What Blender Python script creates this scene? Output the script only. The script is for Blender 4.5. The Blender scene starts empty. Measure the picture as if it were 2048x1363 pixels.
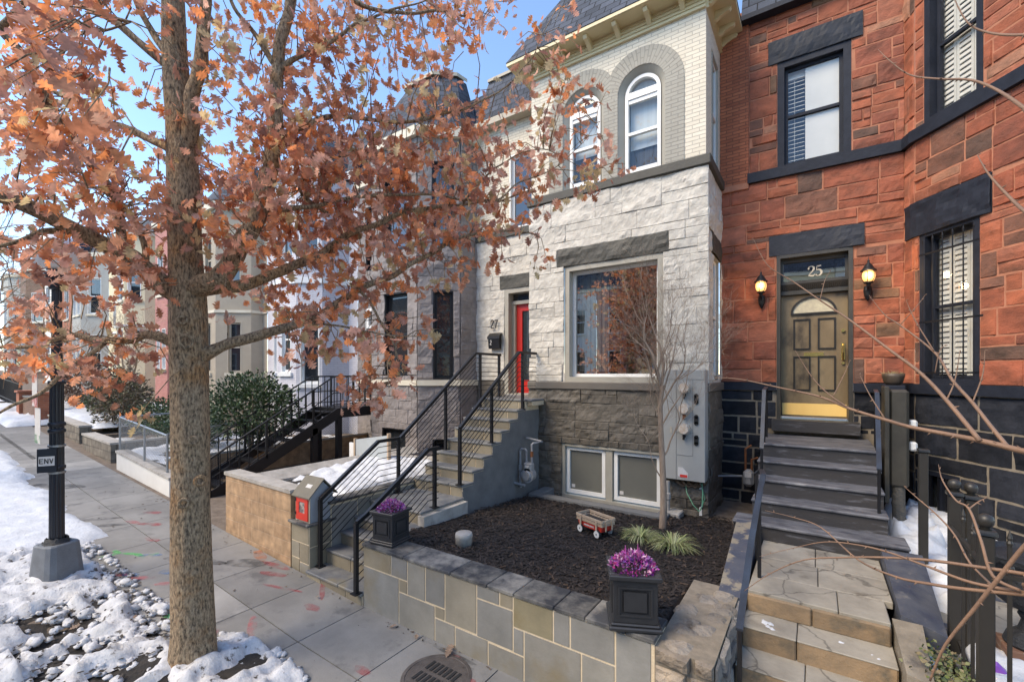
import bpy, math, random
from mathutils import Vector, noise, Matrix
S = bpy.context.scene
COL = S.collection
PI = math.pi

# ------------------------------------------------------------------ camera
TH = math.atan2(607, 893); SN, CS = math.sin(TH), math.cos(TH)
CH = 2.7
cd = bpy.data.cameras.new('camera'); cam = bpy.data.objects.new('camera', cd); COL.objects.link(cam)
cam.location = (0, 0, CH); cam.rotation_euler = (PI/2, 0, TH)
cd.sensor_width = 36; cd.lens = 36*893/2048; cd.shift_y = 66.5/2048
cd.clip_start = .05; cd.clip_end = 1000
S.camera = cam

# ------------------------------------------------------------------ light
SUN_EL, SUN_AZ = math.radians(47), math.atan2(-.52, -.86)      # azimuth measured from +Y towards +X
sd = Vector((math.sin(SUN_AZ)*math.cos(SUN_EL), math.cos(SUN_AZ)*math.cos(SUN_EL), math.sin(SUN_EL)))
W = bpy.data.worlds.new('World'); S.world = W; W.use_nodes = True
wt = W.node_tree; wt.nodes.clear()
sky = wt.nodes.new('ShaderNodeTexSky'); sky.sky_type = 'NISHITA'; sky.sun_disc = False
sky.sun_elevation = SUN_EL; sky.sun_rotation = SUN_AZ; sky.air_density = 1.0; sky.dust_density = 0; sky.ozone_density = 2.0
bg = wt.nodes.new('ShaderNodeBackground'); bg.inputs[1].default_value = .15
wo = wt.nodes.new('ShaderNodeOutputWorld')
wt.links.new(sky.outputs[0], bg.inputs[0]); wt.links.new(bg.outputs[0], wo.inputs[0])
sl = bpy.data.lights.new('sun', 'SUN'); sl.energy = 2.1; sl.angle = math.radians(34); sl.color = (1, .83, .60)
so = bpy.data.objects.new('sun', sl); COL.objects.link(so); so.location = (-20, 10, 30)
so.rotation_euler = sd.to_track_quat('Z', 'Y').to_euler()
S.view_settings.view_transform = 'Standard'; S.view_settings.look = 'None'
S.view_settings.exposure = 1.33; S.view_settings.gamma = 1; S.view_settings.use_curve_mapping = False
S.cycles.max_bounces = 8; S.cycles.diffuse_bounces = 5; S.cycles.glossy_bounces = 3
S.cycles.transmission_bounces = 4; S.cycles.transparent_max_bounces = 10
S.cycles.use_denoising = True

# ------------------------------------------------------------------ helpers
OFF = {}
def thing(name, label, cat, loc=(0, 0, 0), group=None, kind=None):
    o = bpy.data.objects.new(name, None); COL.objects.link(o); o.location = loc; o.empty_display_size = .2
    o['label'] = label; o['category'] = cat
    if group: o['group'] = group
    if kind: o['kind'] = kind
    OFF[o.name] = Vector(loc); return o
def tag(o, label=None, cat=None, group=None, kind=None):
    if label: o['label'] = label
    if cat: o['category'] = cat
    if group: o['group'] = group
    if kind: o['kind'] = kind
    return o
def copy_tree(o, parent=None):
    c = o.copy(); COL.objects.link(c); OFF[c.name] = OFF.get(o.name, Vector())
    if parent is not None: c.parent = parent
    for ch in list(o.children): copy_tree(ch, c)
    return c

class MB:
    def __init__(s): s.v = []; s.f = []; s.c = []; s.has = False
    def add(s, vs, fs, col=None):
        b = len(s.v); s.v.extend(vs); s.f.extend([tuple(i+b for i in f) for f in fs])
        if col is not None: s.has = True
        s.c.extend([col if col is not None else (1, 1, 1)]*len(vs)); return b
    def hexa(s, p, col=None):   # 8 pts: bottom 0-3 ccw, top 4-7
        s.add(p, [(3, 2, 1, 0), (4, 5, 6, 7), (0, 1, 5, 4), (1, 2, 6, 5), (2, 3, 7, 6), (3, 0, 4, 7)], col); return s
    def box(s, x0, x1, y0, y1, z0, z1, col=None):
        return s.hexa([(x0,y0,z0),(x1,y0,z0),(x1,y1,z0),(x0,y1,z0),(x0,y0,z1),(x1,y0,z1),(x1,y1,z1),(x0,y1,z1)], col)
    def bbox(s, x0, x1, y0, y1, z0, z1, b=.01, col=None):   # box with bevelled edges
        X=[x0,x1]; Y=[y0,y1]; Z=[z0,z1]; vs=[]; idx={}
        for i in (0,1):
            for j in (0,1):
                for k in (0,1):
                    sx,sy,sz=(1-2*i)*b,(1-2*j)*b,(1-2*k)*b
                    for a,p in enumerate([(X[i],Y[j]+sy,Z[k]+sz),(X[i]+sx,Y[j],Z[k]+sz),(X[i]+sx,Y[j]+sy,Z[k])]):
                        idx[i,j,k,a]=len(vs); vs.append(p)
        fs=[]
        for i in (0,1):
            fs.append([idx[i,0,0,0],idx[i,1,0,0],idx[i,1,1,0],idx[i,0,1,0]])
            fs.append([idx[0,i,0,1],idx[1,i,0,1],idx[1,i,1,1],idx[0,i,1,1]])
            fs.append([idx[0,0,i,2],idx[1,0,i,2],idx[1,1,i,2],idx[0,1,i,2]])
            for j in (0,1):
                fs.append([idx[i,j,0,0],idx[i,j,1,0],idx[i,j,1,1],idx[i,j,0,1]])
                fs.append([idx[i,0,j,0],idx[i,1,j,0],idx[i,1,j,2],idx[i,0,j,2]])
                fs.append([idx[0,i,j,1],idx[1,i,j,1],idx[1,i,j,2],idx[0,i,j,2]])
                for k in (0,1): fs.append([idx[i,j,k,0],idx[i,j,k,1],idx[i,j,k,2]])
        s.add(vs,fs,col); return s
    def fbox(s, F, u0, u1, v0, v1, w0, w1, col=None):
        P = F.P
        return s.hexa([P(u0,v0,w1),P(u1,v0,w1),P(u1,v0,w0),P(u0,v0,w0),P(u0,v1,w1),P(u1,v1,w1),P(u1,v1,w0),P(u0,v1,w0)], col)
    def quad(s, a, b, c, d, col=None): s.add([a,b,c,d],[(0,1,2,3)],col); return s
    def tube(s, pts, r, n=8, cap=True, col=None, sq=False):
        pts = [Vector(p) for p in pts]
        rs = r if isinstance(r, (list, tuple)) else [r]*len(pts)
        vs = []; up = None
        for i, p in enumerate(pts):
            a = (pts[min(i+1,len(pts)-1)]-pts[max(i-1,0)])
            if a.length < 1e-9: a = Vector((0,0,1))
            a.normalize()
            if up is None:
                up = Vector((0,0,1)) if abs(a.z) < .9 else Vector((1,0,0))
                up = (up - a*up.dot(a)).normalized()
            else:
                up = up - a*up.dot(a)
                up = up.normalized() if up.length > 1e-6 else a.orthogonal().normalized()
            b = a.cross(up)
            for k in range(n):
                t = 2*PI*(k+(.5 if sq else 0))/n
                q = p + (up*math.cos(t)+b*math.sin(t))*rs[i]*(1.414 if sq else 1)
                vs.append(tuple(q))
        fs = []
        for i in range(len(pts)-1):
            for k in range(n):
                fs.append((i*n+k, i*n+(k+1)%n, (i+1)*n+(k+1)%n, (i+1)*n+k))
        if cap:
            fs.append(tuple(reversed(range(n)))); fs.append(tuple(range((len(pts)-1)*n, len(pts)*n)))
        s.add(vs, fs, col); return s
    def lathe(s, prof, cx, cy, cz=0, n=20, col=None):
        vs = []; fs = []
        for r, z in prof:
            for k in range(n):
                t = 2*PI*k/n; vs.append((cx+r*math.cos(t), cy+r*math.sin(t), cz+z))
        m = len(prof)
        for i in range(m-1):
            for k in range(n): fs.append((i*n+k, i*n+(k+1)%n, (i+1)*n+(k+1)%n, (i+1)*n+k))
        fs.append(tuple(reversed(range(n)))); fs.append(tuple(range((m-1)*n, m*n)))
        s.add(vs, fs, col); return s
    def prism(s, poly, fn, w0, w1, col=None):   # closed polygon (u,v) extruded along w
        n = len(poly); vs = [fn(u,v,w1) for u,v in poly]+[fn(u,v,w0) for u,v in poly]
        fs = [tuple(range(n)), tuple(reversed(range(n, 2*n)))]+[(i,i+n,(i+1)%n+n,(i+1)%n) for i in range(n)]
        s.add(vs, fs, col); return s
    def build(s, name, mat, parent=None, smooth=False, loc=None, uv=True):
        off = OFF.get(parent.name, Vector()) if parent is not None else Vector(loc or (0,0,0))
        me = bpy.data.meshes.new(name)
        ox, oy, oz = off
        me.from_pydata([(x-ox,y-oy,z-oz) for x,y,z in s.v], [], s.f)
        me.materials.append(mat)
        if smooth: me.polygons.foreach_set('use_smooth', [True]*len(me.polygons))
        if True:
            a = me.color_attributes.new('Col', 'FLOAT_COLOR', 'POINT')
            fl = []
            for c in s.c: fl.extend((c[0], c[1], c[2], 1))
            a.data.foreach_set('color', fl)
        if uv:
            ul = me.uv_layers.new(name='UVMap'); arr = [0.0]*(2*len(me.loops))
            vs = me.vertices
            for p in me.polygons:
                nx, ny, nz = p.normal
                h = math.hypot(nx, ny)
                if h < .05: t = (1,0,0); b = (0,1,0)
                else:
                    t = (-ny/h, nx/h, 0); b = (ny*0-nz*t[1], nz*t[0]-nx*0, nx*t[1]-ny*t[0])
                for li in p.loop_indices:
                    c = vs[me.loops[li].vertex_index].co
                    x, y, z = c[0]+ox, c[1]+oy, c[2]+oz
                    arr[2*li] = x*t[0]+y*t[1]+z*t[2]; arr[2*li+1] = x*b[0]+y*b[1]+z*b[2]
            ul.data.foreach_set('uv', arr)
        me.update()
        o = bpy.data.objects.new(name, me); COL.objects.link(o)
        if parent is not None:
            o.parent = parent; OFF[o.name] = off
        else:
            o.location = off; OFF[o.name] = off
        return o

class Facet:
    def __init__(s, p0, p1):     # wall line from p0 to p1 (left to right seen from outside)
        s.p = p0; dx, dy = p1[0]-p0[0], p1[1]-p0[1]; s.L = math.hypot(dx, dy)
        s.d = (dx/s.L, dy/s.L); s.n = (s.d[1], -s.d[0])
    def P(s, u, v, w):
        return (s.p[0]+s.d[0]*u+s.n[0]*w, s.p[1]+s.d[1]*u+s.n[1]*w, v)
class Front(Facet):              # facet facing the street whose u is the world X
    def __init__(s, y): s.y = y; s.d = (1,0); s.n = (0,-1); s.L = 0; s.p = (0,y)
    def P(s, u, v, w): return (u, s.y-w, v)

def fn(x, y, z): return noise.noise(Vector((x, y, z)))
def fbm(x, y, z, o=4):
    a = 1; t = 0; f = 1
    for _ in range(o): t += a*noise.noise(Vector((x*f, y*f, z*f))); a *= .5; f *= 2.03
    return t

def subtract(rects, holes):
    for (a0,a1,b0,b1) in holes:
        out = []
        for (u0,u1,v0,v1) in rects:
            if a1 <= u0 or a0 >= u1 or b1 <= v0 or b0 >= v1: out.append((u0,u1,v0,v1)); continue
            if b0 > v0: out.append((u0,u1,v0,b0))
            if b1 < v1: out.append((u0,u1,b1,v1))
            lo, hi = max(v0,b0), min(v1,b1)
            if a0 > u0: out.append((u0,a0,lo,hi))
            if a1 < u1: out.append((a1,u1,lo,hi))
        rects = out
    return rects

def backing(F, u0, u1, v0, v1, holes, mb=None, w=0):
    mb = mb or MB()
    for (a,b,c,d) in subtract([(u0,u1,v0,v1)], holes):
        mb.quad(F.P(a,c,w), F.P(b,c,w), F.P(b,d,w), F.P(a,d,w))
    return mb

def block(mb, F, u0, u1, v0, v1, amp, cell, seed, col, lift=0.0, edge=.022):
    nu = max(3, round((u1-u0)/cell)); nv = max(3, round((v1-v0)/cell))
    hu = [0, .010/(u1-u0)]+[i/(nu-2) for i in range(1, nu-2)]+[1-.010/(u1-u0), 1]
    hv = [0, .010/(v1-v0)]+[i/(nv-2) for i in range(1, nv-2)]+[1-.010/(v1-v0), 1]
    if nu < 4: hu = [0, .1, .9, 1]
    if nv < 4: hv = [0, .1, .9, 1]
    flush = lift > .005; vs = []; a1, a2 = fn(seed, 1.3, 2.2), fn(seed, 7.7, 3.1)
    if flush: off_ = .18*fn(seed,4.1,.3); seed = 3.7; a1 *= .35; a2 *= .35
    else: off_ = 0
    for b in hv:
        for a in hu:
            u = u0+(u1-u0)*a; v = v0+(v1-v0)*b
            e = min(u-u0, u1-u, v-v0, v1-v)
            if e <= 1e-6 and not flush: w = lift-.008
            else:
                k = min(1, e/(edge*.6 if lift > .005 else edge)); k = k*(2-k); k = .62+.38*k if flush else k
                q = fn(u*2.1+seed, v*3.3, seed*1.7); f1 = 1-abs(fn(u*3.3+seed, v*5.5+u*1.2, seed))*2.2; f2 = fn(u*8+seed, v*12, seed)
                n = .30+.55*q+.35*f1*abs(q+.2)+.26*f2+.16*fn(u*19, v*27, seed)+.5*(a-.5)*a1+.5*(b-.5)*a2+off_
                w = lift+.003+amp*k*max(.02, min(1.3, n))
            vs.append(F.P(u, v, w))
    n = len(hu); m = len(hv)
    mb.add(vs, [(j*n+i, j*n+i+1, (j+1)*n+i+1, (j+1)*n+i) for j in range(m-1) for i in range(n-1)], col)

def ashlar(mb, F, u0, u1, v0, v1, holes, rng, colf, course=(.26,.34), wid=(.35,.9), amp=.05, cell=.05, joint=.012, sneck=0, lift=0):
    v = v0
    while v < v1-.02:
        h = rng.uniform(*course)
        if v1-v-h < course[0]*.6: h = v1-v
        u = u0-rng.uniform(0, wid[0])
        while u < u1:
            w = rng.uniform(*wid)
            rs = [(u,u+w,v,v+h)]
            q = rng.random()
            if q < sneck:
                k = rng.uniform(.35,.65)*h
                if q < sneck*.55:
                    m = rng.uniform(.3,.7)*w
                    rs = [(u,u+w,v,v+k), (u,u+m,v+k,v+h), (u+m,u+w,v+k,v+h)]
                else: rs = [(u,u+w,v,v+k), (u,u+w,v+k,v+h)]
            for r in rs:
                r = (max(r[0],u0), min(r[1],u1), r[2], r[3])
                if r[1]-r[0] < .03: continue
                for (a,b,c,d) in subtract([r], holes):
                    if b-a < .05 or d-c < .05: continue
                    j = joint/2
                    block(mb, F, a+j, b-j, c+j, d-j, amp*rng.uniform(.65,1.2), cell, rng.uniform(0,99), colf(rng), lift)
            u += w
        v += h
    return mb

def ribbon(mb, F, pts, w, s=1, u=0, v=0, t=.004):  # stroke of varying width on a facet, pts (x,y,width)
    L = []; Rr = []
    for i, (x, y, k) in enumerate(pts):
        a = pts[max(i-1,0)]; b = pts[min(i+1,len(pts)-1)]
        dx, dy = b[0]-a[0], b[1]-a[1]; l = math.hypot(dx,dy) or 1
        nx, ny = -dy/l*k/2, dx/l*k/2
        L.append((u+(x+nx)*s, v+(y+ny)*s)); Rr.append((u+(x-nx)*s, v+(y-ny)*s))
    vs = [F.P(a,b,w) for a,b in L]+[F.P(a,b,w) for a,b in Rr]+[F.P(a,b,w+t) for a,b in L]+[F.P(a,b,w+t) for a,b in Rr]
    n = len(pts); fs = []
    for i in range(n-1):
        fs += [(2*n+i,2*n+i+1,3*n+i+1,3*n+i), (i,i+n,i+n+1,i+1), (i,i+1,2*n+i+1,2*n+i), (n+i,3*n+i,3*n+i+1,n+i+1)]
    mb.add(vs, fs)

# ------------------------------------------------------------------ materials
def nodes(name):
    m = bpy.data.materials.new(name); m.use_nodes = True
    nt = m.node_tree; return m, nt, nt.nodes['Principled BSDF'], nt.links
def rgba(c): return (c[0], c[1], c[2], 1)
def sc(c, k): return tuple(x*k for x in c)
def mk(name, c1, c2=None, ns=4, rough=.75, bump=0, bs=25, attr=False, metal=0, stretch=(1,1,1), contrast=(.35,.65), bd=.02, c3=None, c3s=1.2, c3r=(.55,.7), spec=.5, det=8):
    m, nt, P, L = nodes(name)
    P.inputs['Roughness'].default_value = rough; P.inputs['Metallic'].default_value = metal
    P.inputs['Specular IOR Level'].default_value = spec
    tc = nt.nodes.new('ShaderNodeTexCoord'); mp = nt.nodes.new('ShaderNodeMapping'); mp.inputs['Scale'].default_value = stretch
    L.new(tc.outputs['Object'], mp.inputs['Vector'])
    def nz(scale, d=det):
        n = nt.nodes.new('ShaderNodeTexNoise'); n.inputs['Scale'].default_value = scale; n.inputs['Detail'].default_value = d
        n.inputs['Roughness'].default_value = .62
        L.new(mp.outputs[0], n.inputs['Vector']); return n
    def mix(fac, a, b, mode='MIX'):
        x = nt.nodes.new('ShaderNodeMix'); x.data_type = 'RGBA'; x.blend_type = mode
        if isinstance(fac, float): x.inputs[0].default_value = fac
        else: L.new(fac, x.inputs[0])
        for i, q in ((6,a),(7,b)):
            if isinstance(q, tuple): x.inputs[i].default_value = rgba(q)
            else: L.new(q, x.inputs[i])
        return x.outputs[2]
    def ramp(src, lo, hi):
        r = nt.nodes.new('ShaderNodeMapRange'); r.inputs[1].default_value = lo; r.inputs[2].default_value = hi
        L.new(src, r.inputs[0]); return r.outputs[0]
    col = c1
    if c2 is not None: col = mix(ramp(nz(ns).outputs[0], *contrast), c1, c2)
    if c3 is not None: col = mix(ramp(nz(c3s).outputs[0], *c3r), col, c3)
    if attr:
        a = nt.nodes.new('ShaderNodeAttribute'); a.attribute_name = 'Col'
        col = mix(1.0, a.outputs['Color'], col, 'MULTIPLY')
    if isinstance(col, tuple): P.inputs['Base Color'].default_value = rgba(col)
    else: L.new(col, P.inputs['Base Color'])
    if bump:
        b = nt.nodes.new('ShaderNodeBump'); b.inputs['Strength'].default_value = bump; b.inputs['Distance'].default_value = bd
        L.new(nz(bs).outputs[0], b.inputs['Height']); L.new(b.outputs[0], P.inputs['Normal'])
    return m
def mkbrick(name, c1, c2, mortar, bw, bh, ms=.008, bump=.6, rough=.8, off=.5, bd=.006, ns=3, nf=.35):
    m, nt, P, L = nodes(name); P.inputs['Roughness'].default_value = rough
    uv = nt.nodes.new('ShaderNodeUVMap'); b = nt.nodes.new('ShaderNodeTexBrick')
    L.new(uv.outputs[0], b.inputs['Vector'])
    b.inputs['Color1'].default_value = rgba(c1); b.inputs['Color2'].default_value = rgba(c2); b.inputs['Mortar'].default_value = rgba(mortar)
    b.inputs['Scale'].default_value = 1; b.inputs['Brick Width'].default_value = bw; b.inputs['Row Height'].default_value = bh
    b.inputs['Mortar Size'].default_value = ms; b.inputs['Mortar Smooth'].default_value = .3; b.offset = off
    tc = nt.nodes.new('ShaderNodeTexCoord'); n = nt.nodes.new('ShaderNodeTexNoise'); n.inputs['Scale'].default_value = ns; n.inputs['Detail'].default_value = 8
    L.new(tc.outputs['Object'], n.inputs['Vector'])
    x = nt.nodes.new('ShaderNodeMix'); x.data_type = 'RGBA'; x.blend_type = 'OVERLAY'; x.inputs[0].default_value = nf
    L.new(b.outputs[0], x.inputs[6]); L.new(n.outputs[0], x.inputs[7]); L.new(x.outputs[2], P.inputs['Base Color'])
    n2 = nt.nodes.new('ShaderNodeTexNoise'); n2.inputs['Scale'].default_value = 40; L.new(tc.outputs['Object'], n2.inputs['Vector'])
    ad = nt.nodes.new('ShaderNodeMath'); ad.operation = 'MULTIPLY_ADD'; ad.inputs[1].default_value = .3
    iv = nt.nodes.new('ShaderNodeMath'); iv.operation = 'SUBTRACT'; iv.inputs[0].default_value = 1; L.new(b.outputs[1], iv.inputs[1])
    L.new(n2.outputs[0], ad.inputs[0]); L.new(iv.outputs[0], ad.inputs[2])
    bp = nt.nodes.new('ShaderNodeBump'); bp.inputs['Strength'].default_value = bump; bp.inputs['Distance'].default_value = bd
    L.new(ad.outputs[0], bp.inputs['Height']); L.new(bp.outputs[0], P.inputs['Normal'])
    return m
def mkglass(name, tint, base=.1, rough=.01):
    m = bpy.data.materials.new(name); m.use_nodes = True; nt = m.node_tree; nt.nodes.clear(); L = nt.links
    o = nt.nodes.new('ShaderNodeOutputMaterial'); x = nt.nodes.new('ShaderNodeMixShader')
    t = nt.nodes.new('ShaderNodeBsdfTransparent'); t.inputs[0].default_value = rgba(tint)
    g = nt.nodes.new('ShaderNodeBsdfGlossy'); g.inputs['Roughness'].default_value = rough
    lw = nt.nodes.new('ShaderNodeLayerWeight'); lw.inputs[0].default_value = .5; f = nt.nodes.new('ShaderNodeMath'); f.operation = 'POWER'; f.inputs[1].default_value = 3.5; L.new(lw.outputs['Facing'], f.inputs[0])
    a = nt.nodes.new('ShaderNodeMath'); a.operation = 'ADD'; a.inputs[1].default_value = base; a.use_clamp = True
    tc = nt.nodes.new('ShaderNodeTexCoord'); n = nt.nodes.new('ShaderNodeTexNoise'); n.inputs['Scale'].default_value = 1.3; n.inputs['Detail'].default_value = 1
    bp = nt.nodes.new('ShaderNodeBump'); bp.inputs['Strength'].default_value = .05; bp.inputs['Distance'].default_value = .02
    L.new(tc.outputs['Object'], n.inputs['Vector']); L.new(n.outputs[0], bp.inputs['Height']); L.new(bp.outputs[0], g.inputs['Normal'])
    L.new(f.outputs[0], a.inputs[0]); L.new(a.outputs[0], x.inputs[0]); L.new(t.outputs[0], x.inputs[1]); L.new(g.outputs[0], x.inputs[2]); L.new(x.outputs[0], o.inputs[0])
    return m
def mkemit(name, c, s):
    m, nt, P, L = nodes(name); P.inputs['Base Color'].default_value = rgba(c)
    P.inputs['Emission Color'].default_value = rgba(c); P.inputs['Emission Strength'].default_value = s; return m

M = {}
M['stone_white'] = mk('painted_white_stone', (.60,.57,.505), (.47,.44,.39), 9, .75, .35, 40, True, c3=(.44,.38,.29), c3s=5, c3r=(.62,.80))
M['stone_taupe'] = mk('painted_taupe_stone', (.135,.118,.096), (.10,.088,.072), 8, .65, .35, 40, True)
M['taupe'] = mk('taupe_paint', (.135,.12,.10), (.115,.10,.085), 3, .6, .1, 30)
M['trim_dark'] = mk('dark_trim_paint', (.062,.058,.046), (.048,.045,.036), 5, .6, .25, 30, True)
M['brick_white'] = mkbrick('painted_white_brick', (.70,.63,.50), (.64,.575,.455), (.46,.41,.33), .215, .062, .007, .7, .7, nf=.12)
M['brick_tan'] = mkbrick('painted_tan_brick', (.34,.318,.265), (.31,.29,.24), (.235,.22,.185), .215, .062, .007, .7, .7, nf=.12)
M['tan'] = mk('tan_paint', (.36,.337,.28), (.325,.305,.255), 4, .55, .05, 40)
M['cream_board'] = mk('cream_board_paint', (.66,.56,.34), (.60,.50,.30), 3, .55, .08, 30)
M['white_pvc'] = mk('white_window_frame', (.78,.78,.76), (.72,.72,.70), 3, .4)
M['slate'] = mkbrick('slate_shingles', (.070,.080,.105), (.036,.043,.058), (.008,.009,.012), .27, .19, .011, 1, .85, bd=.02, nf=.5)
M['stone_red'] = mk('red_sandstone', (1.12,1.05,1.0), (.60,.62,.62), 3.4, .8, .5, 30, True, c3=(.32,.36,.33), c3s=2.3, c3r=(.55,.72), stretch=(1,1,1.6))
M['mortar_red'] = mk('red_mortar', (.45,.19,.11), (.36,.15,.085), 10, .9, .2, 60)
M['brick_red'] = mkbrick('red_pier_brick', (.43,.135,.06), (.31,.09,.04), (.20,.07,.035), .2, .056, .008, .9, .85, nf=.4)
M['stone_black'] = mk('black_painted_stone', (.024,.026,.033), (.013,.015,.020), 6, .75, .4, 35, True, spec=.15)
M['mortar_pale'] = mk('pale_mortar', (.25,.21,.16), (.17,.145,.11), 12, .9, .3, 60)
M['navy'] = mk('navy_black_paint', (.022,.026,.038), (.014,.017,.026), 6, .6, .2, 25, True, spec=.25)
M['black_iron'] = mk('black_iron_paint', (.010,.010,.013), (.014,.014,.015), 12, .42, .06, 60, spec=.35)
M['blue_iron'] = mk('weathered_navy_rail', (.03,.042,.065), (.016,.018,.024), 4, .4, .15, 60)
M['stair_dark'] = mk('worn_charcoal_step_paint', (.042,.038,.037), (.032,.030,.031), 3, .6, .15, 30, c3=(.15,.15,.165), c3s=7, c3r=(.56,.74), stretch=(.5,2.2,3))
M['stair_worn'] = mk('worn_tread_paint', (.048,.05,.062), (.17,.17,.18), 5, .6, .2, 40, contrast=(.36,.66), stretch=(.8,3,1), c3=(.27,.265,.26), c3s=3, c3r=(.60,.72))
M['grey_mortar'] = mk('grey_wall_paint', (.22,.195,.185), (.18,.16,.152), 6, .85, .2, 50)
M['stone_grey'] = mk('grey_rock_face_stone', (.265,.235,.222), (.205,.182,.172), 7, .75, .4, 40, True)
M['cream'] = mk('cream_sill_paint', (.66,.60,.47), (.6,.54,.42), 4, .6)
M['bluestone'] = mk('bluestone', (1.0,.97,.92), (.72,.70,.66), 2.6, .7, .2, 25, True, c3=(.78,.66,.46), c3s=1.7, c3r=(.55,.72))
M['bluestone_cap'] = mk('weathered_bluestone_cap', (.22,.21,.19), (.05,.052,.058), 4.5, .75, .25, 18, True, contrast=(.40,.60), spec=.3)
M['tread_stone'] = mk('bluestone_tread', (.185,.185,.18), (.10,.105,.115), 5, .6, .2, 22, contrast=(.38,.62), c3=(.20,.17,.11), c3s=2, c3r=(.58,.72))
M['grout'] = mk('pale_grout', (.70,.575,.40), (.56,.46,.32), 14, .9, .2, 60)
M['cmu'] = mkbrick('tan_block_wall', (.40,.265,.155), (.345,.22,.125), (.43,.30,.19), .41, .205, .007, .7, .9, ns=7, nf=.8, bd=.012)
M['concrete'] = mk('sidewalk_concrete', (.98,.96,.92), (.69,.675,.65), 1.6, .85, .2, 60, True, c3=(.56,.55,.54), c3s=3.3, c3r=(.56,.68))
M['conc_dark'] = mk('dark_concrete', (.18,.178,.172), (.135,.133,.13), 4, .85, .25, 40)
M['conc_light'] = mk('rough_light_concrete', (.44,.41,.37), (.30,.28,.25), 5, .9, .35, 30, c3=(.2,.185,.16), c3s=3, c3r=(.6,.72))
M['base_grey'] = mk('grey_concrete_base', (.16,.175,.195), (.12,.13,.145), 6, .7, .25, 60)
M['asphalt'] = mk('asphalt', (.055,.055,.058), (.04,.04,.043), 8, .9, .3, 80)
M['soil'] = mk('dark_soil', (.036,.030,.025), (.016,.014,.012), 9, .95, .8, 30)
M['dirt'] = mk('pale_dirt', (.19,.15,.115), (.11,.085,.065), 6, .95, .5, 30)
M['mulch'] = mk('mulch_ground', (.032,.023,.019), (.015,.011,.010), 26, .9, 1.0, 45, bd=.03)
M['chips'] = mk('mulch_chips', (1,1,1), (.55,.55,.55), 30, .85, 0, 20, True)
M['snow'] = mk('snow', (.62,.635,.66), (.53,.55,.58), 4, .6, .5, 18, bd=.03, spec=.3)
M['snow_dirty'] = mk('old_snow', (.60,.605,.62), (.45,.455,.465), 7, .65, .6, 22, bd=.03, c3=(.07,.06,.05), c3s=11, c3r=(.585,.66), spec=.3)
M['leaf_ground'] = mk('dry_fallen_leaves', (.30,.17,.09), (.2,.11,.06), 20, .8)
M['gold'] = mk('polished_brass', (.85,.58,.2), None, rough=.22, metal=1)
M['kick'] = mk('brass_kick_plate', (1.0,.68,.22), (.92,.58,.17), 2, .3, metal=0, spec=.8, stretch=(1,1,.2))
M['door_bronze'] = mk('weathered_bronze_door_paint', (.17,.122,.064), (.25,.185,.10), 3, .42, .1, 20, metal=.0, c3=(.045,.034,.022), c3s=2.4, c3r=(.50,.70), stretch=(1,1,.6))
M['door_dark'] = mk('dark_door_moulding', (.022,.018,.013), None, rough=.4)
M['fence_paint'] = mk('dark_bronze_fence_paint', (.030,.027,.023), (.024,.022,.019), 6, .45, .05, 50)
M['frame_25'] = mk('dark_olive_door_frame', (.055,.050,.038), (.038,.034,.027), 6, .45, .12, 30)
M['door_red'] = mk('red_door_paint', (.50,.022,.012), (.46,.02,.012), 3, .35)
M['lib_red'] = mk('red_cabinet_door_paint', (.62,.045,.025), (.56,.04,.022), 4, .4)
M['lib_grey'] = mk('grey_box_paint', (.30,.32,.35), (.26,.28,.31), 5, .6)
M['lib_trim'] = mk('pale_box_trim', (.46,.40,.31), (.40,.35,.27), 6, .65)
M['shingle'] = mk('grey_shingle_board', (.175,.16,.125), (.15,.135,.105), 9, .8, .3, 60)
M['planter'] = mk('charcoal_resin', (.026,.027,.03), (.02,.021,.024), 6, .45, .05, 50)
M['panel_grey'] = mk('grey_meter_enclosure', (.36,.355,.33), (.33,.325,.305), 3, .45, .03, 50)
M['panel_edge'] = mk('grey_enclosure_edge', (.22,.22,.21), None, rough=.5)
M['meter_face'] = mk('meter_face', (.66,.60,.52), (.55,.40,.28), 25, .25)
M['meter_ring'] = mk('meter_ring', (.55,.52,.48), None, rough=.3, metal=.6)
M['gas_grey'] = mk('grey_gas_meter_paint', (.33,.33,.33), (.26,.26,.265), 9, .45, .1, 50)
M['pipe'] = mk('grey_pipe', (.30,.30,.31), (.24,.24,.25), 10, .45)
M['rust'] = mk('rusty_fitting', (.25,.09,.03), (.16,.06,.025), 20, .7)
M['copper'] = mk('brown_flex_conduit', (.22,.13,.07), (.15,.09,.05), 20, .5)
M['green_wire'] = mk('green_ground_wire', (.10,.28,.16), None, rough=.5)
M['white_plastic'] = mk('white_plastic', (.70,.70,.67), (.62,.62,.6), 6, .4)
M['label_white'] = mk('white_label', (.60,.58,.56), (.52,.50,.48), 40, .6)
M['wood_pale'] = mk('pale_wagon_wood', (.50,.38,.27), (.38,.28,.19), 5, .6, .1, 30, stretch=(1,1,6))
M['wagon_red'] = mk('red_wagon_paint', (.60,.05,.03), (.55,.04,.025), 4, .35)
M['rubber'] = mk('black_rubber', (.016,.016,.016), None, rough=.7)
M['wheel_white'] = mk('white_wheel', (.72,.70,.66), (.62,.6,.56), 9, .45)
M['flower_purple'] = mk('purple_ornamental_cabbage', (1,1,1), (.75,.75,.75), 40, .7, 0, 20, True, spec=.2)
M['grass'] = mk('variegated_grass_blades', (1,1,1), (.8,.8,.8), 20, .55, 0, 20, True)
M['bark'] = None
M['bark_small'] = mk('small_tree_bark', (.36,.265,.19), (.22,.16,.115), 14, .8, .5, 40, stretch=(1,1,.3))
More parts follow.
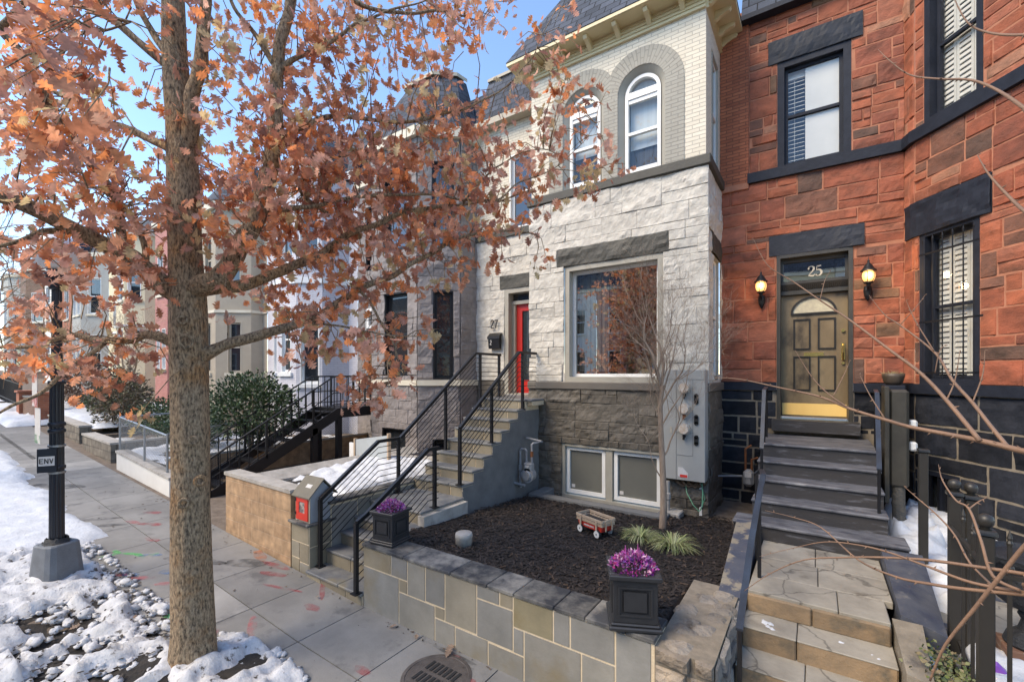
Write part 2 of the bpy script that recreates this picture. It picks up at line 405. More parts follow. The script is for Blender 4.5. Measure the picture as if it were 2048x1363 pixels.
M['bark_twig'] = mk('brown_twig_bark', (.24,.14,.085), (.19,.115,.075), 12, .6, .3, 60)
M['bark_pale'] = mk('pale_bare_tree_bark', (.42,.32,.22), (.28,.21,.15), 6, .8, .4, 20)
M['leaf_green'] = mk('evergreen_leaves', (1,1,1), (.7,.7,.7), 14, .5, 0, 20, True)
M['lamp_post'] = mk('navy_black_post_paint', (.016,.02,.03), (.012,.015,.022), 5, .32, .03, 40)
M['cloth_dark'] = mk('dark_crumpled_liner', (.02,.023,.028), (.012,.013,.016), 20, .6, .9, 30)
M['lavender'] = mkbrick('lavender_painted_brick', (.58,.57,.60), (.54,.53,.56), (.44,.43,.48), .215, .07, .006, .5, .7, nf=.15)
M['stucco_tan'] = mk('tan_stucco', (.40,.345,.265), (.355,.305,.235), 2, .85, .15, 60)
M['stucco_cream'] = mk('cream_stucco', (.70,.62,.42), (.64,.565,.385), 2, .85, .1, 60)
M['stucco_white'] = mk('white_stucco', (.72,.70,.66), (.66,.64,.60), 2, .85, .1, 60)
M['stucco_grey'] = mk('grey_stucco', (.40,.40,.37), (.34,.34,.32), 2, .85, .1, 60)
M['brick_pink'] = mkbrick('rose_brick', (.46,.20,.17), (.41,.17,.145), (.36,.19,.16), .215, .07, .007, .6, .8, nf=.25)
M['brick_orange'] = mkbrick('orange_red_brick', (.40,.13,.06), (.33,.10,.05), (.34,.19,.12), .215, .07, .008, .6, .8, nf=.3)
M['brick_brown'] = mkbrick('brown_brick', (.19,.10,.065), (.15,.08,.05), (.22,.16,.12), .215, .07, .008, .6, .8, nf=.4)
M['fieldstone'] = mkbrick('grey_fieldstone', (.20,.175,.14), (.15,.13,.105), (.12,.105,.085), .38, .2, .012, .9, .9, bd=.03, ns=6, nf=.8)
M['glass_dark'] = None
M['glass'] = mkglass('window_glass', (.93,.95,.96), .07)
M['glass_big'] = mkglass('picture_window_glass', (.68,.70,.67), .50)
M['blind'] = mk('pale_blind', (.56,.60,.60), (.48,.52,.52), 2, .8, .3, 60, stretch=(12,12,.2))
M['blind_white'] = mk('white_shutter', (.74,.70,.62), (.68,.645,.57), 2, .6)
M['curtain_dark'] = mk('dark_curtain', (.08,.082,.085), (.05,.05,.055), 3, .9, .3, 40, stretch=(8,8,.3))
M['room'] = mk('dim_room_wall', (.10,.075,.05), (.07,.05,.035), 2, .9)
M['room_light'] = mk('pale_room_wall', (.33,.32,.29), (.28,.27,.25), 2, .9)
M['base_glass'] = mk('frosted_basement_blind', (.15,.15,.13), (.13,.13,.115), 2, .35, spec=.6)
M['wood_brown'] = mk('brown_wood', (.17,.10,.05), (.12,.07,.035), 5, .6, .2, 20, stretch=(1,1,.2))
M['chain'] = mk('galvanised_steel', (.34,.35,.36), (.28,.29,.30), 12, .45, metal=.7)
M['vine'] = mk('ivy_leaves', (1,1,1), (.7,.7,.7), 20, .5, 0, 20, True)
M['lampglass'] = mkemit('lit_amber_glass', (1,.50,.16), .55)
M['bulb'] = mkemit('warm_bulb', (1,.85,.6), 5)
M['globe'] = mk('white_lamp_globe', (.80,.79,.78), (.75,.74,.73), 2, .3)
M['purple'] = mk('purple_plastic', (.18,.06,.35), None, rough=.4)
M['redplastic'] = mk('red_plastic', (.6,.04,.03), None, rough=.4)
def dark_glass():
    m, nt, P, L = nodes('dark_window_glass')
    P.inputs['Base Color'].default_value = (.02,.024,.028,1); P.inputs['Roughness'].default_value = .03
    P.inputs['Specular IOR Level'].default_value = .9; P.inputs['Coat Weight'].default_value = .6; P.inputs['Coat Roughness'].default_value = .02
    return m
M['glass_dark'] = dark_glass()
def bark():
    m, nt, P, L = nodes('oak_bark'); P.inputs['Roughness'].default_value = .85
    tc = nt.nodes.new('ShaderNodeTexCoord'); mp = nt.nodes.new('ShaderNodeMapping'); mp.inputs['Scale'].default_value = (1,1,.38)
    L.new(tc.outputs['Object'], mp.inputs[0])
    def nz(s, vec):
        n = nt.nodes.new('ShaderNodeTexNoise'); n.inputs['Scale'].default_value = s; n.inputs['Detail'].default_value = 10; n.inputs['Roughness'].default_value = .68; L.new(vec, n.inputs['Vector']); return n.outputs[0]
    a = nz(58, mp.outputs[0]); b = nz(3.2, tc.outputs['Object']); c = nz(11, tc.outputs['Object'])
    r = nt.nodes.new('ShaderNodeValToRGB'); e = r.color_ramp.elements
    e[0].position = .36; e[0].color = (.05,.036,.023,1); e[1].position = .62; e[1].color = (.47,.35,.22,1)
    k = r.color_ramp.elements.new(.48); k.color = (.27,.195,.12,1); L.new(a, r.inputs[0])
    mr = nt.nodes.new('ShaderNodeMapRange'); mr.inputs[1].default_value = .5; mr.inputs[2].default_value = .68; L.new(b, mr.inputs[0])
    x = nt.nodes.new('ShaderNodeMix'); x.data_type = 'RGBA'; L.new(mr.outputs[0], x.inputs[0]); L.new(r.outputs[0], x.inputs[6])
    h = nt.nodes.new('ShaderNodeMix'); h.data_type = 'RGBA'; h.blend_type = 'MULTIPLY'; h.inputs[0].default_value = 1; L.new(r.outputs[0], h.inputs[6]); h.inputs[7].default_value = (1.05,.78,.52,1)
    L.new(h.outputs[2], x.inputs[7])
    m2 = nt.nodes.new('ShaderNodeMapRange'); m2.inputs[1].default_value = .64; m2.inputs[2].default_value = .76; L.new(c, m2.inputs[0])
    y = nt.nodes.new('ShaderNodeMix'); y.data_type = 'RGBA'; L.new(m2.outputs[0], y.inputs[0]); L.new(x.outputs[2], y.inputs[6]); y.inputs[7].default_value = (.10,.085,.065,1)
    L.new(y.outputs[2], P.inputs['Base Color'])
    bp = nt.nodes.new('ShaderNodeBump'); bp.inputs['Strength'].default_value = 1; bp.inputs['Distance'].default_value = .03; L.new(a, bp.inputs['Height']); L.new(bp.outputs[0], P.inputs['Normal'])
    return m
M['bark'] = bark()
def leafmat(name, rough=.5, tr=.5, boost=1.6):
    m = bpy.data.materials.new(name); m.use_nodes = True; nt = m.node_tree; P = nt.nodes['Principled BSDF']; L = nt.links
    a = nt.nodes.new('ShaderNodeAttribute'); a.attribute_name = 'Col'; P.inputs['Roughness'].default_value = rough
    tc = nt.nodes.new('ShaderNodeTexCoord'); n = nt.nodes.new('ShaderNodeTexNoise'); n.inputs['Scale'].default_value = 30; n.inputs['Detail'].default_value = 4
    L.new(tc.outputs['Object'], n.inputs['Vector'])
    mr = nt.nodes.new('ShaderNodeMapRange'); mr.inputs[1].default_value = .3; mr.inputs[2].default_value = .7; mr.inputs[3].default_value = .65; mr.inputs[4].default_value = 1.2; L.new(n.outputs[0], mr.inputs[0])
    v = nt.nodes.new('ShaderNodeVectorMath'); v.operation = 'SCALE'; L.new(a.outputs['Color'], v.inputs[0]); L.new(mr.outputs[0], v.inputs['Scale'])
    L.new(v.outputs[0], P.inputs['Base Color'])
    t = nt.nodes.new('ShaderNodeBsdfTranslucent'); v2 = nt.nodes.new('ShaderNodeVectorMath'); v2.operation = 'SCALE'; v2.inputs['Scale'].default_value = boost; L.new(v.outputs[0], v2.inputs[0]); L.new(v2.outputs[0], t.inputs[0])
    x = nt.nodes.new('ShaderNodeMixShader'); x.inputs[0].default_value = tr
    L.new(P.outputs[0], x.inputs[1]); L.new(t.outputs[0], x.inputs[2]); L.new(x.outputs[0], nt.nodes['Material Output'].inputs[0])
    return m
M['leaf'] = leafmat('dry_oak_leaf')
def paint(name, c):
    m, nt, P, L = nodes(name); P.inputs['Base Color'].default_value = rgba(c); P.inputs['Roughness'].default_value = .8
    tc = nt.nodes.new('ShaderNodeTexCoord'); n = nt.nodes.new('ShaderNodeTexNoise'); n.inputs['Scale'].default_value = 7; n.inputs['Detail'].default_value = 9
    L.new(tc.outputs['Object'], n.inputs['Vector'])
    mr = nt.nodes.new('ShaderNodeMapRange'); mr.inputs[1].default_value = .34; mr.inputs[2].default_value = .66; mr.inputs[3].default_value = .0; mr.inputs[4].default_value = .52
    L.new(n.outputs[0], mr.inputs[0]); L.new(mr.outputs[0], P.inputs['Alpha']); return m
# ------------------------------------------------------------------ ground
def gz(x): return .055*max(0, -x-4.0) if x > -60 else .055*56
rg = random.Random(3)
def struct(o): o['kind'] = 'structure'; return o
g = MB(); xs = [-320,-200,-120,-90,-60]+[-60+2*i for i in range(1, 36)]+[20,40,80,160,320]; ys = [-320,-120,-60,-30,-15,-9,-1.2,-.2,1.75,3.3,3.6,9,20,60,160,320]
vs = [(x,y,gz(x)-.03-(.14 if y < -.9 else 0)) for y in ys for x in xs]
n = len(xs); g.add(vs, [(j*n+i,j*n+i+1,(j+1)*n+i+1,(j+1)*n+i) for j in range(len(ys)-1) for i in range(n-1)])
struct(g.build('ground', M['dirt']))
g = MB()
for i in range(60):
    x = -110+i*2.5; g.quad((x,-10,gz(x)-.15),(x+2.5,-10,gz(x+2.5)-.15),(x+2.5,-1.3,gz(x+2.5)-.15),(x,-1.3,gz(x)-.15))
struct(g.build('road', M['asphalt']))
g = MB()
for i in range(60):
    x = -110+i*2.5; g.hexa([(x,-1.3,gz(x)-.3),(x+2.5,-1.3,gz(x+2.5)-.3),(x+2.5,-1.12,gz(x+2.5)-.3),(x,-1.12,gz(x)-.3),(x,-1.3,gz(x)),(x+2.5,-1.3,gz(x+2.5)),(x+2.5,-1.12,gz(x+2.5)),(x,-1.12,gz(x))])
struct(g.build('kerb', M['conc_light']))
# sidewalk slabs
sw = MB(); rows = [(1.72,2.5),(2.5,3.315)]
k = 0; x = 3.3
while x > -70:
    x1 = x-.95
    for (a,b) in rows:
        c = rg.uniform(.205,.265); j = .006
        if rg.random() < .12: c *= 1.28
        if x1 < -16: a -= .1
        col = (c*1.0, c*.985, c*.96)
        sw.hexa([(x1+j,a+j,gz(x1)-.08),(x-j,a+j,gz(x)-.08),(x-j,b-j,gz(x)-.08),(x1+j,b-j,gz(x1)-.08),(x1+j,a+j,gz(x1)),(x-j,a+j,gz(x)),(x-j,b-j,gz(x)),(x1+j,b-j,gz(x1))], col)
    x = x1
g_ = sw.build('sidewalk', M['concrete']); sidewalk = struct(g_)
sl_ = MB()
for i in range(32):
    x = 6-2.5*i; sl_.quad((x-2.5,1.7,gz(x-2.5)-.012),(x,1.7,gz(x)-.012),(x,3.32,gz(x)-.012),(x-2.5,3.32,gz(x-2.5)-.012))
sl_.build('sidewalk_joint', M['soil'], sidewalk)
# spray-painted utility marks on the slabs
pr = paint('red_marking_paint', (.42,.035,.045)); pg = paint('green_marking_paint', (.06,.62,.10)); pb = paint('blue_marking_paint', (.10,.22,.42)); po = paint('orange_marking_paint', (.55,.16,.03)); pk = paint('pink_marking_paint', (.60,.13,.14)); pd = paint('dark_stain', (.03,.03,.032))
def mark(x, y, a, b, rot, m, wob=.25):
    q = MB(); nn = 22; c, s = math.cos(rot), math.sin(rot); vs = [(x,y,gz(x)+.004)]
    sd_ = rg.uniform(0,50)
    for i in range(nn):
        t = 2*PI*i/nn; k = 1+wob*fn(math.cos(t)*1.5+sd_, math.sin(t)*1.5, sd_)
        u, v = a*k*math.cos(t), b*k*math.sin(t); X = x+u*c-v*s; Y = y+u*s+v*c
        vs.append((X, Y, gz(X)+.004))
    q.add(vs, [(0,i+1,(i+1)%nn+1) for i in range(nn)]); return q.build('paint_mark', m, sidewalk)
for a in [(-3.9,2.15,.12,.05,.2,pr),(-4.75,2.93,.11,.055,.1,pr),(-3.42,2.6,.10,.05,0,pr),(-2.86,3.22,.08,.03,.2,pr),(-2.5,3.05,.04,.03,0,pr),(-5.4,2.95,.28,.025,.35,pr),(-5.85,3.05,.2,.05,.4,pr),(-6.05,3.2,.25,.05,.2,pr),(-6.5,3.22,.22,.07,-.2,po),(-5.0,3.22,.22,.035,-.6,pr),
          (-4.9,2.35,.2,.05,-.5,pk),(-4.7,2.1,.14,.04,.3,pk),(-5.0,1.98,.18,.03,-.9,pr),(-4.25,1.92,.18,.05,.1,pr),(-4.5,1.85,.2,.06,-.1,pr),(-6.95,2.0,.16,.05,.9,pk),(-6.55,2.15,.15,.05,.8,pk),(-7.15,1.95,.12,.05,.5,pb),(-6.9,2.25,.1,.06,.4,pb),(-7.6,2.3,.14,.05,.8,pb),(-7.25,1.85,.16,.04,.8,pr),
          (-8.05,2.05,.10,.035,.1,pg),(-8.0,1.95,.12,.035,1.4,pg),(-7.85,2.15,.13,.03,.6,pg),(-7.6,2.28,.1,.035,1.6,pg),(-7.72,2.2,.09,.03,.3,pg),(-5.75,1.9,.07,.04,.4,pg),(-8.9,2.7,.2,.06,.6,pr),(-9.5,2.9,.16,.05,.7,pr),(-9.2,2.55,.15,.05,.3,pk),(-8.2,2.5,.14,.05,.3,pr),(-7.0,2.6,.42,.10,.5,pd),(-6.4,3.0,.3,.12,.6,pd),(-9.9,2.1,.5,.08,.9,pd),(-9.3,2.3,.25,.06,.9,pd),(-12.5,2.3,.5,.16,.6,pd),(-2.9,3.24,.3,.03,.0,pd)]: mark(*a)

# ------------------------------------------------------------------ windows and doors
def bars(mb, F, u0, u1, v0, v1, t, w0, w1, tb=None):
    tb = tb or t
    mb.fbox(F,u0,u0+t,v0,v1,w0,w1); mb.fbox(F,u1-t,u1,v0,v1,w0,w1); mb.fbox(F,u0+t,u1-t,v1-t,v1,w0,w1); mb.fbox(F,u0+t,u1-t,v0,v0+tb,w0,w1)
def window(F, u0, u1, v0, v1, parent, frame, glass='glass_dark', fw=.05, d=.12, liner=None, meet=True, blind=None, name='window', lt=.03, proud=.006):
    a = MB(); bars(a, F, u0, u1, v0, v1, lt, -d-.14, proud)
    w = a.build(name, M[liner or frame], parent)
    s_ = MB(); A, B, C, D = u0+lt, u1-lt, v0+lt, v1-lt
    bars(s_, F, A, B, C, D, fw, -d-.03, -d+.02)
    if meet: m_ = (C+D)/2; s_.fbox(F, A+fw, B-fw, m_-fw*.45, m_+fw*.45, -d-.03, -d+.03)
    s_.build('sash', M[frame], w)
    p = MB(); p.quad(F.P(A+fw*.5,C+fw*.5,-d-.005),F.P(B-fw*.5,C+fw*.5,-d-.005),F.P(B-fw*.5,D-fw*.5,-d-.005),F.P(A+fw*.5,D-fw*.5,-d-.005))
    p.build('pane', M[glass], w)
    if blind:
        q = MB(); q.quad(F.P(A,C,-d-.1),F.P(B,C,-d-.1),F.P(B,D,-d-.1),F.P(A,D,-d-.1)); q.build('blind', M[blind], w)
    return w
def roombox(F,u0,u1,v0,v1,d,w=-.28):
    q = MB(); a,b,c,e = u0-.05,u1+.05,v0-.05,v1+.05
    q.quad(F.P(a,c,-d),F.P(b,c,-d),F.P(b,e,-d),F.P(a,e,-d)); q.quad(F.P(a,c,-d),F.P(a,c,w),F.P(a,e,w),F.P(a,e,-d)); q.quad(F.P(b,c,-d),F.P(b,c,w),F.P(b,e,w),F.P(b,e,-d))
    q.quad(F.P(a,c,-d),F.P(b,c,-d),F.P(b,c,w),F.P(a,c,w)); q.quad(F.P(a,e,-d),F.P(b,e,-d),F.P(b,e,w),F.P(a,e,w)); return q
def slab_lintel(F, u0, u1, v0, v1, parent, m, amp=.045, seed=1, name='lintel', col=(1,1,1)):
    mb = MB(); mb.fbox(F,u0,u1,v0,v1,-.1,.012,col); block(mb,F,u0,u1,v0,v1,amp,.045,seed,col,lift=.02,edge=.07)
    return mb.build(name, M[m], parent)

# ------------------------------------------------------------------ house 27
r27 = random.Random(27)
h27 = thing('row_house', 'white and taupe stone row house with red door and slate roofed bay, number 27', 'house', (-4.2,8.7,0))
FB = Front(7.45); FD = Front(8.7); FR = Facet((-1.41,7.45),(-1.41,8.7)); FL = Facet((-4.6,8.7),(-4.6,7.45))
wcol = lambda r: sc((1,.99,.97), r.uniform(.93,1.03))
tcol = lambda r: sc((1,.99,.97), r.uniform(.88,1.08))
WIN = (-3.87,-2.06,2.56,4.70); BAS = (-3.92,-2.06,.42,1.42)
mb = MB(); ashlar(mb, FB,-4.64,-1.365,2.56,5.95,[WIN,(-4.02,-1.97,4.70,5.02)],r27,wcol,(.25,.36),(.35,1.0),.052,.035,.0025,.28,lift=.012)
ashlar(mb, FR,-.03,1.25,2.56,5.95,[(.45,1.1,2.6,5.0),(.33,1.2,4.68,5.02)],r27,wcol,(.25,.36),(.3,.8),.05,.035,.0025,.25,lift=.012)
ashlar(mb, FL,0,1.25,2.56,5.95,[],r27,wcol,(.25,.36),(.3,.8),.05,.035,.0025,.25,lift=.012)
ashlar(mb, FD,-6.98,-4.6,2.56,5.95,[(-6.12,-4.75,2.2,4.72),(-6.25,-4.61,4.72,5.03)],r27,wcol,(.25,.36),(.3,.8),.048,.035,.0025,.25,lift=.012)
for F,u0,u1,hs in ((FB,-4.6,-1.41,[WIN]),(FR,0,1.25,[(.45,1.1,2.6,4.7)]),(FL,0,1.25,[]),(FD,-6.98,-4.6,[(-6.12,-4.75,2.2,4.72)])): backing(F,u0,u1,2.56,5.95,hs,mb,.012)
mb.build('wall', M['stone_white'], h27)
mb = MB(); ashlar(mb, FB,-4.65,-1.36,.2,2.42,[BAS],r27,tcol,(.22,.34),(.25,.85),.075,.035,.0025,.3,lift=.012)
ashlar(mb, FR,-.03,1.25,.2,2.42,[],r27,tcol,(.22,.34),(.3,.7),.07,.04,.0025,.3,lift=.012); ashlar(mb, FD,-6.98,-4.6,1.9,2.55,[(-6.12,-4.75,1.9,2.55)],r27,tcol,(.24,.34),(.3,.7),.05)
backing(FB,-4.6,-1.41,0,2.44,[BAS],mb,.012); backing(FR,0,1.25,0,2.44,[],mb,.012); backing(FL,0,1.25,0,2.44,[],mb,.002); backing(FD,-6.98,-4.6,0,2.56,[(-6.12,-4.75,2.2,2.56)],mb,.002)
mb.build('base_wall', M['stone_taupe'], h27)
mb = MB(); mb.bbox(-4.66,-1.34,7.38,8.69,2.42,2.562,.015); mb.build('ledge', M['taupe'], h27)
mb = MB(); mb.bbox(-4.67,-1.33,7.375,8.69,5.95,6.105,.012); mb.box(-6.98,-4.67,8.63,8.8,5.952,6.102); mb.build('sill_band', M['trim_dark'], h27)
slab_lintel(FB,-4.02,-1.97,4.70,5.02,h27,'trim_dark',.05,3.1); slab_lintel(FD,-6.25,-4.61,4.72,5.03,h27,'trim_dark',.04,5.1)
slab_lintel(FR,.33,1.2,4.68,5.02,h27,'trim_dark',.05,7.7)
# recessed picture window with a room behind
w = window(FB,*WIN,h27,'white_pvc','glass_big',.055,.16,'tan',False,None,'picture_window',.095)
c = MB()
for i in range(26):
    u = -3.72+i*.022; c.fbox(FB,u,u+.02,2.75,4.55,-.34-.02*math.sin(i*1.3),-.32-.02*math.sin(i*1.3))
c.build('curtain', M['blind'], w)
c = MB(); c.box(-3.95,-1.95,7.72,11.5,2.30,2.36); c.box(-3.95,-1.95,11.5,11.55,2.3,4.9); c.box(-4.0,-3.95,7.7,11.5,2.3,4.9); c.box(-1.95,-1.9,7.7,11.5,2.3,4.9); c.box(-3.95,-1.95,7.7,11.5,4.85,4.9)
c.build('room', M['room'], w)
c = MB(); c.bbox(-2.75,-2.05,8.2,8.9,2.36,2.8,.06); c.bbox(-2.75,-2.05,8.75,8.95,2.8,3.35,.08); c.bbox(-2.80,-2.62,8.2,8.9,2.8,3.0,.05); c.build('armchair', M['blind_white'], w, True)
# side window
window(FR,.5,1.08,2.65,4.68,h27,'white_pvc','glass_dark',.05,.06,'tan')
# basement windows
a = MB(); bars(a, FB,-3.92,-2.06,.42,1.42,.05,-.2,.01); a.fbox(FB,-3.07,-2.95,.47,1.37,-.2,-.02); bw = a.build('basement_window', M['tan'], h27)
for (u0,u1) in ((-3.86,-3.09),(-2.93,-2.12)):
    s_ = MB(); bars(s_,FB,u0,u1,.50,1.36,.065,-.12,-.05); q = s_.build('sash', M['white_pvc'], bw)
    p = MB(); p.quad(*[FB.P(u,v,-.09) for u,v in ((u0+.05,.55),(u1-.05,.55),(u1-.05,1.31),(u0+.05,1.31))]); p.build('pane', M['base_glass'], bw)
    p = MB(); p.fbox(FB,u0+.09,u0+.16,.60,.66,-.088,-.084); p.build('sticker', M['label_white'], bw)
# red door in its recess
a = MB(); bars(a,FD,-6.12,-4.75,2.22,4.72,.11,-.32,.012,.03); a.fbox(FD,-6.01,-4.86,4.36,4.44,-.26,-.14); df = a.build('door_frame', M['tan'], h27)
p = MB(); p.quad(*[FD.P(u,v,-.2) for u,v in ((-6.01,4.44),(-4.86,4.44),(-4.86,4.62),(-6.01,4.62))]); p.build('transom_pane', M['glass_dark'], df)
a = MB(); a.fbox(FD,-6.01,-5.93,2.25,4.36,-.3,-.16); a.fbox(FD,-4.94,-4.86,2.25,4.36,-.3,-.16); a.build('jamb', M['lib_trim'], df)
a = MB(); bars(a,FD,-5.93,-4.94,2.26,4.36,.16,-.28,-.22,.3); dr = a.build('door', M['door_red'], h27)
p = MB(); p.quad(*[FD.P(u,v,-.25) for u,v in ((-5.77,2.56),(-5.1,2.56),(-5.1,4.2),(-5.77,4.2))]); p.build('pane', M['glass_dark'], dr)
# numerals
q = MB()
for st_,u_ in (([(.02,.74,.12),(.06,.9,.13),(.16,.98,.13),(.30,.97,.13),(.39,.86,.14),(.37,.70,.15),(.26,.48,.14),(.12,.26,.13),(.03,.10,.12)],-6.47),([(0,.065,.13),(.2,.065,.13),(.46,.065,.13)],-6.47),([(0,.935,.13),(.2,.935,.13),(.46,.935,.13)],-6.355),([(.42,.94,.14),(.32,.7,.14),(.22,.4,.14),(.15,.0,.14)],-6.355)): ribbon(q,FD,st_,.088,.20,u_,3.80,.008)
q.build('house_number', M['black_iron'], h27)
# painted brick upper floor with two arched windows
AR = [(-3.505,),( -2.435,)]; HW, SPR = .405, 7.5; CEN = [-3.505,-2.435]
NA = 20
def arc(cx, r, k): t = PI-PI*k/NA; return (cx+r*math.cos(t), SPR+r*math.sin(t))
mb = MB()
edges = [-4.6, CEN[0]-HW, CEN[0]+HW, CEN[1]-HW, CEN[1]+HW, -1.41]
for i in (0,2,4): mb.quad(*[FB.P(u,v,0) for u,v in ((edges[i],6.1),(edges[i+1],6.1),(edges[i+1],8.6),(edges[i],8.6))])
for cx in CEN:
    for k in range(NA):
        a, b = arc(cx,HW,k), arc(cx,HW,k+1)
        mb.quad(*[FB.P(u,v,0) for u,v in (a,b,(b[0],8.6),(a[0],8.6))])
backing(FR,0,1.25,6.1,8.6,[(.45,1.05,6.12,8.05)],mb); backing(FL,0,1.25,6.1,8.6,[],mb); backing(FD,-6.98,-4.6,6.1,8.75,[(-5.98,-4.95,6.1,7.85)],mb)
mb.build('upper_brick_wall', M['brick_white'], h27)
OR_ = .70; mid = sum(CEN)/2
ring = MB()
for ci, cx in enumerate(CEN):
    cl = (lambda u: min(u, mid)) if ci == 0 else (lambda u: max(u, mid))
    for k in range(NA):
        i0, i1, o0, o1 = arc(cx,HW,k), arc(cx,HW,k+1), arc(cx,OR_,k), arc(cx,OR_,k+1)
        o0 = (cl(o0[0]),o0[1]); o1 = (cl(o1[0]),o1[1])
        for w_ in (.014,): ring.quad(*[FB.P(u,v,w_) for u,v in (i0,i1,o1,o0)])
        ring.quad(FB.P(*o0,.014),FB.P(*o1,.014),FB.P(*o1,-.01),FB.P(*o0,-.01))
o = ring.build('arch', M['brick_tan'], h27); ul = o.data.uv_layers[0].data; offv = OFF[h27.name]
for p in o.data.polygons:
    for li in p.loop_indices:
        c = o.data.vertices[o.data.loops[li].vertex_index].co; x, z = c[0]+offv[0], c[2]+offv[2]
        cx = CEN[0] if p.center[0]+offv[0] < mid else CEN[1]
        ul[li].uv = (math.hypot(x-cx,z-SPR)-.405+.107, math.atan2(z-SPR,x-cx)*.55)
for (u0,u1) in ((CEN[0]-OR_,CEN[0]-HW),(CEN[0]+HW,CEN[1]-HW),(CEN[1]+HW,CEN[1]+OR_)): q = MB(); q.fbox(FB,u0,u1,6.106,SPR,-.01,.014); q.build('arch_leg', M['brick_tan'], h27)
for ci, cx in enumerate(CEN):
    fr = .305; a = MB()
    path = lambda r, w_: [FB.P(cx-r,6.105 if r > .35 else 6.17,w_)]+[FB.P(*arc(cx,r,k),w_) for k in range(NA+1)]+[FB.P(cx+r,6.105 if r > .35 else 6.17,w_)]
    A, B = path(HW,.002), path(fr,-.12)
    for i in range(len(A)-1): a.quad(A[i],A[i+1],B[i+1],B[i])
    a.quad(A[0],B[0],B[-1],A[-1])
    w = a.build('arched_window', M['tan'], h27)
    s_ = MB(); B1, C1, B2 = path(fr,-.085), path(fr-.055,-.085), path(fr-.055,-.16)
    for i in range(len(B1)-1): s_.quad(B1[i],B1[i+1],C1[i+1],C1[i]); s_.quad(C1[i],C1[i+1],B2[i+1],B2[i]); s_.quad(B[i],B[i+1],B1[i+1],B1[i])
    s_.fbox(FB,cx-fr+.05,cx+fr-.05,6.17,6.24,-.16,-.085); s_.fbox(FB,cx-fr+.05,cx+fr-.05,7.44,7.55,-.16,-.08)
    s_.fbox(FB,cx-fr+.05,cx+fr-.05,6.82,6.87,-.16,-.09); s_.fbox(FB,cx-.25,cx+.25,7.37,7.44,-.16,-.10)
    s_.build('sash', M['white_pvc'], w)
    p = MB(); n_ = [(cx-.26,6.2)]+[arc(cx,.26,k) for k in range(NA+1)]+[(cx+.26,6.2)]
    p.add([FB.P(u,v,-.13) for u,v in n_],[tuple(range(len(n_)))]); p.build('pane', M['glass'], w)
    p = MB(); p.add([FB.P(u,max(v,6.62 if ci else 6.74),-.24) for u,v in n_],[tuple(range(len(n_)))]); p.build('blind', M['blind'], w)
    p = MB(); p.quad(*[FB.P(u,v,-.28) for u,v in ((cx-.3,6.15),(cx+.3,6.15),(cx+.3,6.9),(cx-.3,6.9))]); p.build('curtain', M['curtain_dark'], w)
window(FR,.5,1.02,6.14,8.02,h27,'white_pvc','glass_dark',.05,.05,'tan')
window(FD,-5.98,-4.95,6.1,7.85,h27,'white_pvc','glass_dark',.06,.1,'white_pvc')
# cream clapboard frieze, eave and brackets
mb = MB()
for i in range(5):
    z = 8.40+i*.062
    for F,u0,u1 in ((FB,-4.6,-1.41),(FR,0,1.25),(FL,0,1.25)): mb.hexa([F.P(u0,z,.05),F.P(u1,z,.05),F.P(u1,z,-.02),F.P(u0,z,-.02),F.P(u0,z+.062,.03),F.P(u1,z+.062,.03),F.P(u1,z+.062,-.02),F.P(u0,z+.062,-.02)])
mb.build('frieze', M['cream_board'], h27)
mb = MB(); mb.box(-4.92,-1.08,7.12,9.4,8.64,8.70); mb.box(-4.95,-1.05,7.09,7.13,8.645,8.70); mb.box(-4.95,-4.91,7.13,9.4,8.645,8.70); mb.box(-1.09,-1.05,7.13,9.4,8.645,8.70); mb.build('eave', M['cream_board'], h27)
def bracket(x, y, dx, dy):
    P_ = [(.0,.0),(.25,.0),(.26,-.035),(.235,-.075),(.17,-.085),(.10,-.11),(.04,-.15),(0,-.17)]
    mb = MB(); mb.prism(P_, lambda u,v,w: (x+dx*u-dy*w, y+dy*u+dx*w, 8.645+v), -.035, .035); mb.build('bracket', M['cream_board'], h27)
for x in (-4.4,-3.87,-3.34,-2.81,-2.28,-1.75): bracket(x,7.42,0,-1)
for y in (7.55,7.95,8.35,8.65): bracket(-1.38,y,1,0)
for y in (7.7,8.2): bracket(-4.63,y,-1,0)
def frustum(x0,x1,y0,y1,z0,z1,i,mb,iy1=None):
    iy1 = i if iy1 is None else iy1
    mb.hexa([(x0,y0,z0),(x1,y0,z0),(x1,y1,z0),(x0,y1,z0),(x0+i,y0+i,z1),(x1-i,y0+i,z1),(x1-i,y1-iy1,z1),(x0+i,y1-iy1,z1)])
mb = MB(); frustum(-4.96,-1.04,7.08,10.6,8.71,11.3,1.45,mb,1.3)
mb.hexa([(-6.98,8.58,8.75),(-4.5,8.58,8.75),(-4.5,14,8.75),(-6.98,14,8.75),(-6.98,9.2,10.2),(-4.5,9.2,10.2),(-4.5,14,10.2),(-6.98,14,10.2)]); mb.build('roof', M['slate'], h27)
for q_ in ((-6.98,-4.6,8.45,8.7,8.62,8.76),(-6.98,-4.5,9.15,9.3,10.2,10.27)): mb = MB(); mb.box(*q_); mb.build('cornice', M['lib_trim'], h27)

